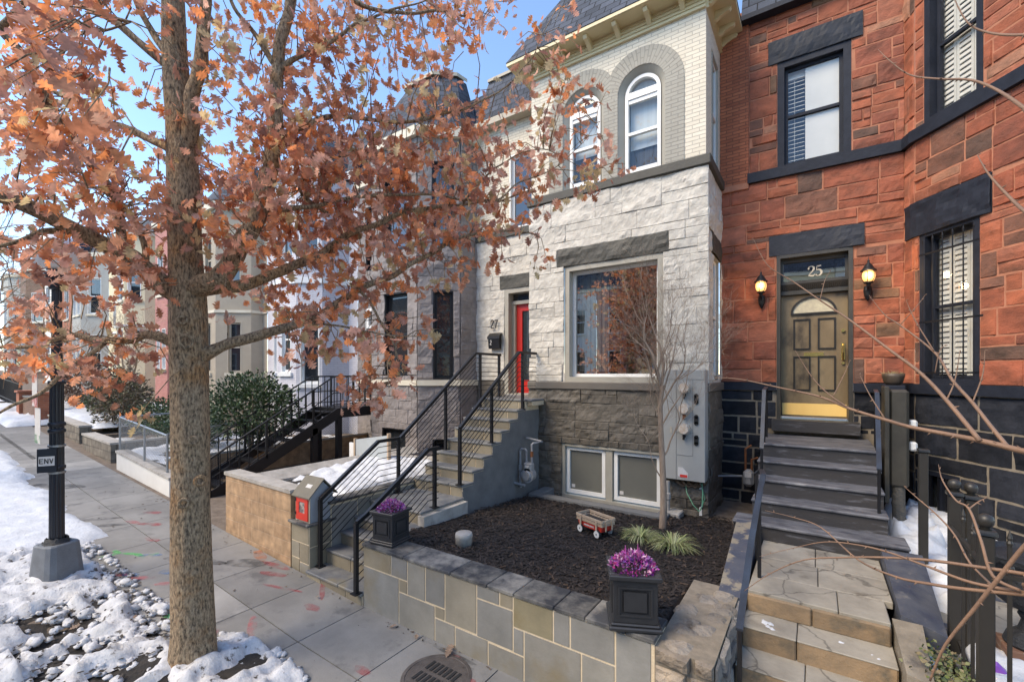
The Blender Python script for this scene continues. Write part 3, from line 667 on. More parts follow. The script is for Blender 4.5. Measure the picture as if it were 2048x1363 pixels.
# ------------------------------------------------------------------ house 25
r25 = random.Random(125)
h25 = thing('row_house', 'red sandstone row house with black stone base and bronze door, number 25', 'house', (1,8.7,0))
PAL = [((.40,.125,.062),7),((.36,.11,.058),6),((.43,.15,.085),4),((.30,.095,.055),3),((.22,.10,.065),2.0),((.16,.09,.065),1.6),((.25,.135,.075),1.3),((.48,.23,.14),.5)]
def rcol(r):
    t = r.uniform(0, sum(w for _,w in PAL))
    for c,w in PAL:
        t -= w
        if t <= 0: return sc(c, r.uniform(.80,1.04))
    return PAL[0][0]
bcol = lambda r: sc((1,1,1), r.uniform(.7,1.5))
P0,P1,P2,P3,P4 = (1.09,8.7),(1.17,8.46),(2.04,7.245),(3.5,7.05),(4.6,8.7)
F0,F1,F2,F3 = Facet(P0,P1),Facet(P1,P2),Facet(P2,P3),Facet(P3,P4)
DO = (-.54,.48,1.78,4.68); UW = (-.53,.46,6.08,7.9)
W1 = (.07,.86,2.56,4.68); W2 = (.14,.90,6.14,8.2); BW = (.05,.62,.62,1.38)
mb = MB(); bk = MB()
ashlar(mb,FD,-1.40,1.09,2.56,5.98,[DO,(-.64,.62,4.68,5.02)],r25,rcol,(.25,.40),(.28,.8),.046,.045,.009,.38)
ashlar(mb,FD,-.95,1.09,6.14,8.75,[UW,(-.65,.6,7.9,8.28)],r25,rcol,(.24,.36),(.25,.65),.046,.045,.009,.5)
ashlar(mb,F0,0,F0.L,2.56,8.95,[(.12,.3,4.62,5.12),(0,1,5.98,6.14)],r25,rcol,(.35,.6),(.4,.5),.04,.05,.009)
ashlar(mb,F1,0,F1.L,2.56,5.98,[W1,(-.02,1.0,4.62,5.12)],r25,rcol,(.25,.40),(.28,.75),.046,.045,.009,.42); ashlar(mb,F1,0,F1.L,6.14,9,[W2,(.05,1.0,8.2,8.6)],r25,rcol,(.25,.40),(.28,.75),.046,.045,.009,.42)
for F in (F2,F3): ashlar(mb,F,0,F.L,2.56,9,[(.4,1.1,2.9,4.7)] if F is F2 else [],r25,rcol,(.30,.46),(.3,.8),.046,.08,.009,.42)
mb.build('wall', M['stone_red'], h25)
backing(FD,-1.405,1.09,2.56,9,[DO,UW],bk,.002); backing(F0,0,F0.L,2.56,9,[],bk,.002); backing(F1,0,F1.L,2.56,9,[W1,W2],bk,.002); backing(F2,0,F2.L,2.56,9,[(.4,1.1,2.9,4.7)],bk,.002); backing(F3,0,F3.L,2.56,9,[],bk,.002)
bk.build('mortar', M['mortar_red'], h25)
mb = MB(); bk = MB()
ashlar(mb,FD,-1.40,-.54,.1,2.43,[(-.72,.72,0,1.78)],r25,bcol,(.2,.34),(.25,.7),.04,.05,.02,.3); mb.build('base_wall', M['stone_black'], h25); mb = MB(); ashlar(mb,FD,.48,1.09,.1,2.43,[(-.72,.72,0,1.78)],r25,bcol,(.2,.34),(.25,.7),.04,.05,.02,.3)
ashlar(mb,F0,0,F0.L,.1,2.43,[],r25,bcol,(.2,.34),(.3,.7),.04,.05,.02); ashlar(mb,F1,0,F1.L,.1,2.43,[BW],r25,bcol,(.24,.5),(.35,1.1),.05,.05,.02,.2); ashlar(mb,F2,0,F2.L,.1,2.43,[],r25,bcol,(.24,.44),(.35,1.0),.045,.06,.02,.2)
mb.build('base_wall', M['stone_black'], h25)
backing(FD,-1.405,1.09,-.1,2.44,[DO],bk,.002); backing(F0,0,F0.L,-.1,2.44,[],bk,.002); backing(F1,0,F1.L,-.1,2.44,[BW],bk,.002); backing(F2,0,F2.L,-.1,2.44,[],bk,.002); bk.build('base_mortar', M['mortar_pale'], h25)
mb = MB(); mb.fbox(FD,-1.405,-.545,2.43,2.565,-.03,.06); mb.build('water_table', M['navy'], h25)
mb = MB(); mb.fbox(FD,.485,1.10,2.43,2.565,-.03,.06)
for F in (F0,F1,F2): mb.fbox(F,-.03,F.L+.02,2.431,2.566,-.03,.062)
mb.build('water_table', M['navy'], h25); mb = MB()
for F,u0,u1 in ((FD,-.97,1.10),(F0,-.02,F0.L),(F1,-.03,F1.L+.03),(F2,-.03,F2.L)): mb.fbox(F,u0,u1,5.98,6.145,-.03,.07)
mb.build('sill_band', M['navy'], h25)
mb = MB(); mb.fbox(FD,-1.405,-.955,6.0,8.9,-.05,.05); mb.build('brick_pier', M['brick_red'], h25)
mb = MB(); mb.fbox(FD,-1.405,-.955,5.9,6.0,-.05,.06); mb.build('pier_base', M['mortar_red'], h25)
slab_lintel(FD,-.65,.62,4.68,5.02,h25,'navy',.045,11,col=(1.7,1.6,1.4)); slab_lintel(FD,-.66,.6,7.9,8.28,h25,'navy',.04,12,col=(1.3,1.3,1.2)); slab_lintel(F1,-.05,1.0,4.64,5.12,h25,'navy',.05,13); slab_lintel(F0,.05,F0.L,4.641,5.119,h25,'navy',.04,14); slab_lintel(F1,.0,1.0,8.2,8.6,h25,'navy',.05,15)
mb = MB(); mb.hexa([(-1.05,8.52,8.8),(1.3,8.52,8.8),(1.3,12,8.8),(-1.05,12,8.8),(-1.05,9.3,10.9),(1.3,9.3,10.9),(1.3,12,10.9),(-1.05,12,10.9)]); mb.build('roof', M['slate'], h25)
mb = MB(); mb.box(-1.4,1.3,8.50,8.72,8.72,8.8); mb.build('gutter', M['navy'], h25)
# upper window with shutters half open
w = window(FD,*UW,h25,'navy','glass',.05,.10,'navy',True,None,'window',.10)
q = MB(); q.fbox(FD,-.14,.36,6.2,7.8,-.16,-.125); q.fbox(FD,-.43,-.14,7.66,7.8,-.24,-.2); q.fbox(FD,-.30,-.285,6.2,7.66,-.235,-.225)
for i in range(22): q.hexa([FD.P(u,6.2+i*.068+dz,w_+.075) for u,dz,w_ in ((-.42,0,-.2),(-.15,0,-.2),(-.15,.02,-.25),(-.42,.02,-.25),(-.42,.008,-.2),(-.15,.008,-.2),(-.15,.028,-.25),(-.42,.028,-.25))])
q.build('shutter', M['blind_white'], w)
q = roombox(FD,*UW,.6); q.build('room', mk('painted_sky_blue_room',(.10,.16,.27),(.08,.13,.23),2), w)  # blue of the sky reflected between the slats, put into the room colour
for (F,wn,cut) in ((F1,W1,False),(F1,W2,True),(F2,(.4,1.1,2.9,4.7),False)):
    w = window(F,*wn,h25,'navy','glass',.045,.12,'navy',True,None,'window',.08)
    u0,u1,v0,v1 = wn; q = MB(); n_ = 3
    for k in range(n_):
        a = u0+.05+(u1-u0-.1)*k/n_; b = u0+.05+(u1-u0-.1)*(k+1)/n_-.006
        bars(q,F,a,b,v0+.06,v1-.06,.035,-.22,-.18)
        m_ = int((v1-v0)/.075)
        for i in range(m_): z = v0+.14+i*.072; q.hexa([F.P(u,min(z+dz,v1-.1),w_) for u,dz,w_ in ((a+.03,0,-.18),(b-.03,0,-.18),(b-.03,.055,-.20),(a+.03,.055,-.20),(a+.03,.010,-.175),(b-.03,.010,-.175),(b-.03,.066,-.195),(a+.03,.066,-.195))])
    q.build('shutter', M['blind_white'], w)
    q = roombox(F,*wn,.5); q.build('room', M['room_light'], w)
    if F is F1 and not cut:
        q = MB()
        for u,v in ((.30,3.93),(.36,3.93),(.62,3.8)): q.lathe([(0,-.02),(.016,-.01),(.02,.005),(.01,.02),(0,.025)],*F.P(u,v,-.36)[:2],v,8)
        q.build('bulb', M['bulb'], w)
# iron security bars on the lower bay window
q = MB()
for k in range(6):
    u = .12+k*.135; z1 = 4.5; q.tube([F1.P(u,2.64,.0),F1.P(u,z1,.0),F1.P(u,z1+.05,.0),F1.P(u,z1+.12,0)],[.008,.008,.015,.001],6)
for v in (2.72,3.42,4.36): q.fbox(F1,.03,.9,v-.012,v+.012,-.006,.006)
q.build('security_bars', M['black_iron'], h25)
q = MB(); bars(q,F1,*BW,.06,-.2,.0); q.fbox(F1,.30,.36,.62,1.38,-.2,-.03); bwn = q.build('basement_window', M['navy'], h25)
q = MB(); q.quad(*[F1.P(u,v,-.15) for u,v in ((.05,.62),(.62,.62),(.62,1.38),(.05,1.38))]); q.build('pane', M['glass_dark'], bwn)
q = MB()
for k in range(5): q.fbox(F1,.1+k*.11,.112+k*.11,.62,1.36,-.02,0)
q.build('grille', M['black_iron'], bwn)
# bronze door, transom and kick plate
q = MB(); bars(q,FD,-.54,.48,1.95,4.68,.055,-.34,.02,.01); q.fbox(FD,-.485,.425,4.03,4.10,-.3,-.12); q.fbox(FD,-.485,.425,4.20,4.25,-.3,-.10); q.fbox(FD,-.485,.425,4.57,4.63,-.28,-.10); q.fbox(FD,-.485,-.45,4.25,4.57,-.28,-.10); q.fbox(FD,.39,.425,4.25,4.57,-.28,-.10); fr = q.build('door_frame', M['frame_25'], h25)
q = MB()
for i in range(34): u = -.48+i*.0267; q.hexa([FD.P(u,4.10,-.11),FD.P(u+.02,4.10,-.11),FD.P(u+.02,4.10,-.2),FD.P(u,4.10,-.2),FD.P(u-.004,4.20,-.09),FD.P(u+.024,4.20,-.09),FD.P(u+.024,4.2,-.2),FD.P(u-.004,4.2,-.2)])
q.build('dentil_moulding', M['door_dark'], fr)
q = MB(); q.quad(*[FD.P(u,v,-.17) for u,v in ((-.46,4.24),(.4,4.24),(.4,4.58),(-.46,4.58))]); tp = q.build('transom_pane', M['glass_big'], fr)
q = MB(); q.quad(*[FD.P(u,v,-.5) for u,v in ((-.6,4.1),(.6,4.1),(.6,4.75),(-.6,4.75))]); q.build('hall', M['room'], fr)
q = MB()
ribbon(q,FD,[(.06,.70,.12),(.02,.78,.14),(.06,.90,.08),(.18,.98,.05),(.34,.97,.10),(.46,.85,.17),(.45,.68,.17),(.32,.48,.10),(.16,.28,.06),(.02,.10,.05)],-.162,.17,-.10,4.31)
ribbon(q,FD,[(.02,.08,.06),(.14,.10,.12),(.30,.06,.14),(.42,.06,.12),(.50,.14,.05),(.52,.24,.03)],-.162,.17,-.10,4.31)
ribbon(q,FD,[(.10,.96,.07),(.28,.95,.12),(.45,.98,.10)],-.162,.17,.0,4.31); ribbon(q,FD,[(.12,.96,.05),(.09,.75,.05),(.07,.56,.05)],-.162,.17,.0,4.31)
ribbon(q,FD,[(.07,.54,.04),(.20,.62,.09),(.36,.58,.15),(.47,.42,.18),(.46,.22,.17),(.34,.06,.10),(.18,.02,.06),(.06,.08,.08),(.03,.18,.12)],-.162,.17,.0,4.31)
q.build('house_number', M['cream'], fr)
dr = MB(); dr.fbox(FD,-.485,.425,1.99,4.03,-.26,-.20)
dr = dr.build('door', M['door_bronze'], h25)
q = MB()
for (a,b,c_,d_) in ((-.31,-.07,2.45,3.0),(.03,.27,2.45,3.0),(-.31,-.07,3.13,3.62),(.03,.27,3.13,3.62)): bars(q,FD,a,b,c_-.02,d_,.022,-.2,-.183)
nn = 18; ar = [(-.03-.285*math.cos(PI*k/nn), 3.72+.235*math.sin(PI*k/nn)) for k in range(nn+1)]
for k in range(nn):
    (a,b),(c_,d_) = ar[k],ar[k+1]; s2 = lambda u,v: (-.03+(u+.03)*1.11, 3.72+(v-3.72)*1.13)
    q.hexa([FD.P(a,b,-.175),FD.P(c_,d_,-.175),FD.P(c_,d_,-.2),FD.P(a,b,-.2),FD.P(*s2(a,b),-.175),FD.P(*s2(c_,d_),-.175),FD.P(*s2(c_,d_),-.2),FD.P(*s2(a,b),-.2)])
q.fbox(FD,-.345,.285,3.69,3.72,-.2,-.172); q.build('panel_moulding', M['door_dark'], dr)
q = MB(); q.add([FD.P(u,v,-.196) for u,v in ar],[tuple(range(nn+1))]); q.build('fanlight_pane', mk('frosted_fanlight',(.62,.57,.40),(.50,.45,.33),14,.25), dr)
q = MB(); q.fbox(FD,-.47,.41,2.02,2.215,-.2,-.192); q.build('kick_plate', M['kick'], dr)
q = MB(); q.fbox(FD,-.16,.11,2.995,3.06,-.2,-.186); q.fbox(FD,-.14,.09,3.01,3.045,-.186,-.18); q.build('mail_slot', M['gold'], dr)
q = MB(); q.tube([FD.P(.365,3.40,-.2),FD.P(.365,3.40,-.17)],.025,12); q.fbox(FD,.34,.39,2.93,3.2,-.2,-.19); q.tube([FD.P(.365,3.17,-.18),FD.P(.365,3.15,-.13),FD.P(.365,3.05,-.12),FD.P(.365,2.97,-.14),FD.P(.365,2.93,-.18)],.012,8); q.tube([FD.P(.365,2.88,-.2),FD.P(.365,2.88,-.17)],.022,10); q.build('handle', M['gold'], dr)
q = MB(); q.box(-.60,.56,8.5,8.75,1.775,1.955); q.build('door_sill', M['stair_dark'], h25)
# ------------------------------------------------------------------ bluestone veneer helper
BCOL = [(.27,.262,.238),(.25,.25,.24),(.275,.245,.185),(.235,.235,.23),(.26,.24,.195)]
def bc(r, k=None): return sc(BCOL[k if k is not None else r.randrange(5)], r.uniform(.9,1.12))
def tile(mb, F, u0, u1, v0, v1, col, w0=-.02, w1=.004, j=.009):
    mb.fbox(F, u0+j, u1-j, v0+j, v1-j, w0, w1, col)
rb = random.Random(5)
# ------------------------------------------------------------------ front garden wall of 27
gw = thing('garden_wall', 'low bluestone clad garden wall with dark cap stones along the sidewalk', 'wall', (-2.7,3.45,0))
FW = Front(3.31); ys_ = lambda v: v*.715
u = dict(A=-4.33,B=-3.857,C=-3.73,D=-3.597,E=-3.33,F=-3.196,G=-3.059,H=-2.925,I=-2.654,J=-2.519,K=-2.386,L=-2.238,M=-2.122,N=-1.829,O=-1.671,P=-1.57,Q=-1.283,R=-1.0)
T = [('A','B',.69,1,2),('B','D',.69,1,3),('A','C',0,.69,1),('C','D',.49,.69,2),('C','F',0,.49,0),('D','E',.49,1,0),('E','G',.5,1,1),('F','G',.33,.5,2),('G','I',.33,1,4),('F','H',0,.33,0),('H','J',0,.32,0),('I','K',.82,1,1),('K','L',.82,1,2),('I','L',.31,.82,1),('J','M',0,.3,0),('L','N',.62,1,5),('L','M',.3,.62,1),('N','O',.62,1,1),('O','Q',.62,1,1),('M','P',0,.62,0),('P','Q',0,.62,0),('Q','R',0,1,1)]
mb = MB()
for a,b,v0,v1,k in T: tile(mb,FW,u[a],u[b],ys_(v0)-.06 if v0 == 0 else ys_(v0),ys_(v1),(.26,.23,.15) if k == 5 else bc(rb,k))
mb.build('veneer', M['bluestone'], gw)
mb = MB(); mb.box(-4.325,-.98,3.312,3.6,-.1,.715); mb.build('core', M['grout'], gw)
cx_ = [-4.345,-3.65,-2.979,-2.525,-2.225,-1.818,-1.534,-1.2,-.97]
for a,b in zip(cx_,cx_[1:]): mb = MB(); mb.bbox(a+.004,b-.004,3.293,3.64,.716,.752,.006,(rb.uniform(.75,1.25),)*3); mb.build('cap_stone', M['bluestone_cap'], gw)
# side of the wall by the steps
# rubble pier at the end
pier = thing('rubble_pier', 'rough rubble stone pier at the right end of the bluestone wall', 'pier', (-.75,3.5,0))
FE = Front(3.30); r_ = random.Random(8); mb = MB(); FE2 = Facet((-.56,3.3),(-.56,4.6))
ashlar(mb,FE,-.99,-.56,-.1,.72,[],r_,lambda r: sc((.34,.29,.23),r.uniform(.6,1.25)),(.12,.26),(.16,.3),.11,.03,.03)
ashlar(mb,FE2,0,1.3,-.1,.7,[],r_,lambda r: sc((.30,.28,.25),r.uniform(.6,1.2)),(.14,.3),(.2,.4),.09,.04,.03)
for i in range(15):
    x,y = r_.uniform(-.93,-.62), r_.uniform(3.36,4.4); s_ = r_.uniform(.06,.12); b0 = len(mb.v)
    vs=[];N1,N2=9,6
    for a in range(N2+1):
        for b in range(N1):
            t=PI*a/N2; p=2*PI*b/N1; k=s_*(1+.35*fn(math.sin(t)*math.cos(p)*1.4+i*7,math.sin(t)*math.sin(p)*1.4,math.cos(t)*1.4))
            vs.append((x+k*math.sin(t)*math.cos(p),y+k*math.sin(t)*math.sin(p),.67+.5*k*math.cos(t)))
    mb.add(vs,[(a*N1+b,a*N1+(b+1)%N1,(a+1)*N1+(b+1)%N1,(a+1)*N1+b) for a in range(N2) for b in range(N1)],sc((.28,.25,.21),r_.uniform(.5,1.3)))
mb.build('stones', mk('rubble_stone',(1.05,1,.95),(.6,.6,.62),6,.9,.9,24,True,bd=.03,c3=(.25,.2,.15),c3s=5,c3r=(.6,.7)), pier)
mb = MB(); mb.box(-.98,-.575,3.315,4.6,-.1,.70); mb.build('mortar', M['mortar_pale'], pier)

# ------------------------------------------------------------------ front steps of 27
st = thing('front_steps', 'grey bluestone front steps rising to the red door', 'steps', (-4.9,5,0))
XL, XR = -5.47, -4.345
def stone_step(x0,x1,y0,y1,z0,z1,parent,first=False):
    F = Front(y0); q = MB(); q.box(x0,x1,y0+.004,y1,z0,z1-.036); s_ = q.build('step', M['grout'], parent)
    q = MB(); xx = x0; 
    while xx < x1-.05:
        w_ = rb.uniform(.25,.55); e = min(x1, xx+w_); e = x1 if x1-e < .15 else e
        tile(q,F,xx,e,z0,z1-.038,sc((.24,.215,.165),rb.uniform(.75,1.15)),-.01,.004); xx = e
    q.build('riser', M['bluestone'], s_)
    q = MB(); xx = x0
    while xx < x1-.05:
        w_ = rb.uniform(.45,.8); e = min(x1+.01, xx+w_); e = x1+.01 if x1-e < .2 else e
        q.bbox(xx+.003,e-.003,y0-.022,y1+.01,z1-.036,z1,.008); xx = e
    q.build('tread', M['tread_stone'], s_)
LO = [(3.30,3.585,.0,.16),(3.585,3.81,.0,.352),(3.81,4.04,.0,.525),(4.04,4.30,.0,.672)]
for y0,y1,z0,z1 in LO: stone_step(XL,XR,y0,y1,z0-.05,z1,st)
stone_step(XL,XR-.05,4.30,5.17,.4,.842,st)
UP = [(5.17,5.43,1.02),(5.43,5.69,1.19),(5.69,5.92,1.37),(5.92,6.18,1.555),(6.18,6.43,1.735),(6.43,6.68,1.90),(6.68,6.94,2.06)]
for y0,y1,z1 in UP: stone_step(XL,-4.42,y0,y1,.6,z1,st)
stone_step(XL,-4.42,6.94,8.66,2.03,2.235,st); stone_step(-4.8,-4.30,6.98,7.42,2.12,2.236,st)
mb = MB()   # rendered stringer on the garden side
prof = [(5.12,.4),(8.6,.4),(8.6,2.03),(6.95,2.03)]
for y0,y1,z1 in reversed(UP): prof += [(y1,z1-.04),(y0+.01,z1-.04)]
mb.prism(prof, lambda u_,v_,w_: (w_,u_,v_), -4.455, -4.415); mb.build('stringer', M['conc_dark'], st)
mb = MB(); mb.box(-4.62,-4.42,7.42,8.6,.4,2.02); mb.build('under_landing', M['taupe'], st)
mb = MB(); mb.box(-4.42,-4.30,4.25,5.15,.4,.80); mb.build('edge_curb', M['conc_light'], st)
FS = Facet((-5.475,3.72),(-5.475,5.3)); mb = MB(); mb.box(-5.64,-5.48,3.66,5.3,-.05,.93); lw = mb.build('side_wall', M['grout'], st)
mb = MB(); FS2 = Facet((-5.478,3.33),(-5.478,5.3))
for a,b,c,d in ((.33,.75,.3,.9),(.75,1.0,.55,.9),(1.0,1.4,.5,.9),(.75,1.2,.3,.55),(1.4,1.95,.7,.9)): tile(mb,FS2,a,b,c,d,bc(rb),-.01,.006)
mb.build('side_veneer', M['bluestone'], st)
mb = MB(); mb.bbox(-5.68,-5.44,3.62,5.3,.93,.965,.008,(.7,.7,.7)); mb.build('side_cap', M['bluestone_cap'], st)
# pier carrying the little cabinet
pr_ = thing('stone_pier', 'bluestone clad pier beside the tan block wall, carrying the red doored box', 'pier', (-5.7,3.5,0))
mb = MB(); mb.box(-5.90,-5.49,3.345,3.7,0,.70); mb.build('core', M['grout'], pr_)
mb = MB(); FP = Front(3.343); FP2 = Facet((-5.487,3.345),(-5.487,3.7))
for a,b,c,d in ((-5.90,-5.49,.46,.70),(-5.90,-5.70,.24,.46),(-5.70,-5.49,.2,.46),(-5.90,-5.70,.03,.24),(-5.70,-5.49,.0,.2)): tile(mb,FP,a,b,c,d,bc(rb),-.01,.005)
for a,b,c,d in ((0,.35,.42,.70),(0,.35,.05,.42)): tile(mb,FP2,a,b,c,d,bc(rb),-.01,.005)
mb.build('veneer', M['bluestone'], pr_)
mb = MB(); mb.bbox(-5.93,-5.46,3.30,3.74,.70,.735,.008); mb.build('cap_stone', M['bluestone_cap'], pr_)
lib = thing('book_box', 'small grey gabled box with a red glazed door, standing on the bluestone pier', 'book box', (-5.66,3.5,.735))
mb = MB(); mb.box(-5.83,-5.50,3.37,3.70,.737,1.10); mb.prism([(3.37,1.10),(3.70,1.10),(3.535,1.27)], lambda u_,v_,w_: (w_,u_,v_), -5.83, -5.50); mb.build('body', M['lib_grey'], lib)
mb = MB(); bars(mb,Front(3.37),-5.83,-5.50,.738,1.10,.03,0,.012); mb.build('trim', M['lib_trim'], lib)
for s_ in (0,1):
    mb = MB(); y0,y1 = (3.325,3.545) if s_ == 0 else (3.75,3.54)
    mb.hexa([(-5.88,y0,1.06),(-5.46,y0,1.06),(-5.46,y1,1.285),(-5.88,y1,1.285),(-5.88,y0,1.078),(-5.46,y0,1.078),(-5.46,y1,1.303),(-5.88,y1,1.303)])
    rf = mb.build('roof_board', M['shingle'], lib)
    if s_ == 0: q = MB(); q.hexa([(-5.70,3.42,1.176),(-5.58,3.42,1.176),(-5.58,3.455,1.212),(-5.70,3.455,1.212),(-5.70,3.42,1.179),(-5.58,3.42,1.179),(-5.58,3.455,1.215),(-5.70,3.455,1.215)]); q.build('sticker', M['label_white'], rf)
mb = MB(); bars(mb,Front(3.355),-5.80,-5.525,.76,1.07,.07,-.01,.012,.09); dq = mb.build('door', M['lib_red'], lib)
mb = MB(); mb.quad((-5.74,3.353,.84),(-5.58,3.353,.84),(-5.58,3.353,1.01),(-5.74,3.353,1.01)); mb.build('pane', mk('cabinet_glass',(.16,.14,.14),(.42,.36,.33),16,.2,contrast=(.45,.55)), dq)
for z in (.82,1.0): mb = MB(); mb.box(-5.815,-5.79,3.335,3.35,z,z+.035); mb.build('hinge', M['black_iron'], dq)

# ------------------------------------------------------------------ handrails of 27
def rail27(label, X, path, posts, nb, y0, y1):
    t = thing('handrail', label, 'handrail', (X,path[0][0],path[0][1]-.9), 'black metal handrails of the bluestone steps')
    q = MB(); q.tube([(X,y,z) for y,z in path], .024, 4, True, None, True); q.build('top_rail', M['black_iron'], t)
    for k in range(1,nb+1):
        pts = []
        P_ = [(y,z-.088*k) for y,z in path]
        q = MB(); q.tube([(X,y,z) for y,z in P_], .0065, 6); q.build('bar', M['black_iron'], t)
    for y,zb,zt in posts:
        q = MB(); q.box(X-.022,X+.022,y-.022,y+.022,zb,zt); q.box(X-.05,X+.05,y-.05,y+.05,zb,zb+.012); q.build('post', M['black_iron'], t)
    return t
rail27('lower left black handrail of the bluestone steps, beside the red doored box', -5.41, [(3.455,1.05),(4.40,1.695),(4.81,1.695)], [(3.455,.16,1.05),(4.79,.84,1.70)], 8, 0, 0)
rail27('upper left black handrail of the bluestone steps, below the black mailbox', -5.40, [(4.815,1.695),(6.70,3.10),(7.52,3.10)], [(5.86,1.37,2.45),(6.84,2.06,3.10),(7.47,2.235,3.10)], 8, 0, 0)
rail27('lower right black handrail of the bluestone steps, behind the planter of purple flowers', -4.40, [(3.27,.98),(3.40,1.04),(4.42,1.665),(4.63,1.665)], [(3.262,.16,.98),(4.55,.84,1.66)], 8, 0, 0)
rail27('upper right black handrail of the bluestone steps, ending at the white stone bay', -4.47, [(5.165,1.88),(6.80,3.10),(7.40,3.10)], [(5.165,1.02,1.88),(5.97,1.555,2.47),(6.92,2.06,3.1)], 8, 0, 0)

# ------------------------------------------------------------------ garden bed
def mz(x,y): return .715-.066*(y-3.6)+.03*fbm(x*2.2,y*2.2,3,3)-(.25 if -4.16 < x < -1.96 and y > 6.95 else 0)
mb = MB(); X0,X1,Y0,Y1 = -4.33,-.62,3.6,8.68; nx,ny = 92,124
vs = [(X0+(X1-X0)*i/nx, Y0+(Y1-Y0)*j/ny, mz(X0+(X1-X0)*i/nx, Y0+(Y1-Y0)*j/ny)-(.04 if i in (0,nx) else 0)-(.15 if X0+(X1-X0)*i/nx > -1.0 and Y0+(Y1-Y0)*j/ny < 4.62 else 0)) for j in range(ny+1) for i in range(nx+1)]
mb.add(vs, [(j*(nx+1)+i,j*(nx+1)+i+1,(j+1)*(nx+1)+i+1,(j+1)*(nx+1)+i) for j in range(ny) for i in range(nx)])
struct(mb.build('garden_bed', M['mulch'], None, True))
r_ = random.Random(11); mb = MB()
for i in range(15000):
    x,y = r_.uniform(X0,X1), Y0+(Y1-Y0)*r_.random()**1.25
    if x < -4.25 and 4.2 < y < 5.3: continue
    if (y > 7.4 and -4.62 < x < -1.38) or (x > -1.02 and y < 4.65): continue
    a = r_.uniform(0,2*PI); l = r_.uniform(.012,.042); w_ = r_.uniform(.004,.011); tz = r_.uniform(-.4,.4)*l; z = mz(x,y)+r_.uniform(.0,.014)
    ca,sa = math.cos(a),math.sin(a); k = r_.choice((.5,.8,1,1.2,1.7)); col = (.030*k,.0215*k,.0175*k) if r_.random() < .93 else (.10,.062,.038)
    mb.add([(x-ca*l-sa*w_,y-sa*l+ca*w_,z-tz),(x-ca*l+sa*w_,y-sa*l-ca*w_,z-tz+.004),(x+ca*l+sa*w_,y+sa*l-ca*w_,z+tz+.004),(x+ca*l-sa*w_,y+sa*l+ca*w_,z+tz)],[(0,1,2,3)],col)
o = mb.build('mulch', M['chips'], None, uv=False); tag(o,kind='stuff',label='dark bark mulch chips covering the front bed')
# basement window kerb
wk = MB()
for q_ in ((-4.30,-4.08,7.0,7.44),(-2.04,-1.86,7.0,7.16),(-4.30,-1.86,6.84,7.0)): wk.bbox(q_[0],q_[1],q_[2],q_[3],.25,.555,.012)
o = wk.build('window_well_kerb', M['conc_dark']); tag(o,'low dark concrete kerb around the basement window of the white house','kerb')
wk = MB(); wk.quad((-4.1,6.96,.36),(-2.0,6.96,.36),(-2.0,7.44,.36),(-4.1,7.44,.36)); wk.build('well_floor', M['conc_dark'], o)

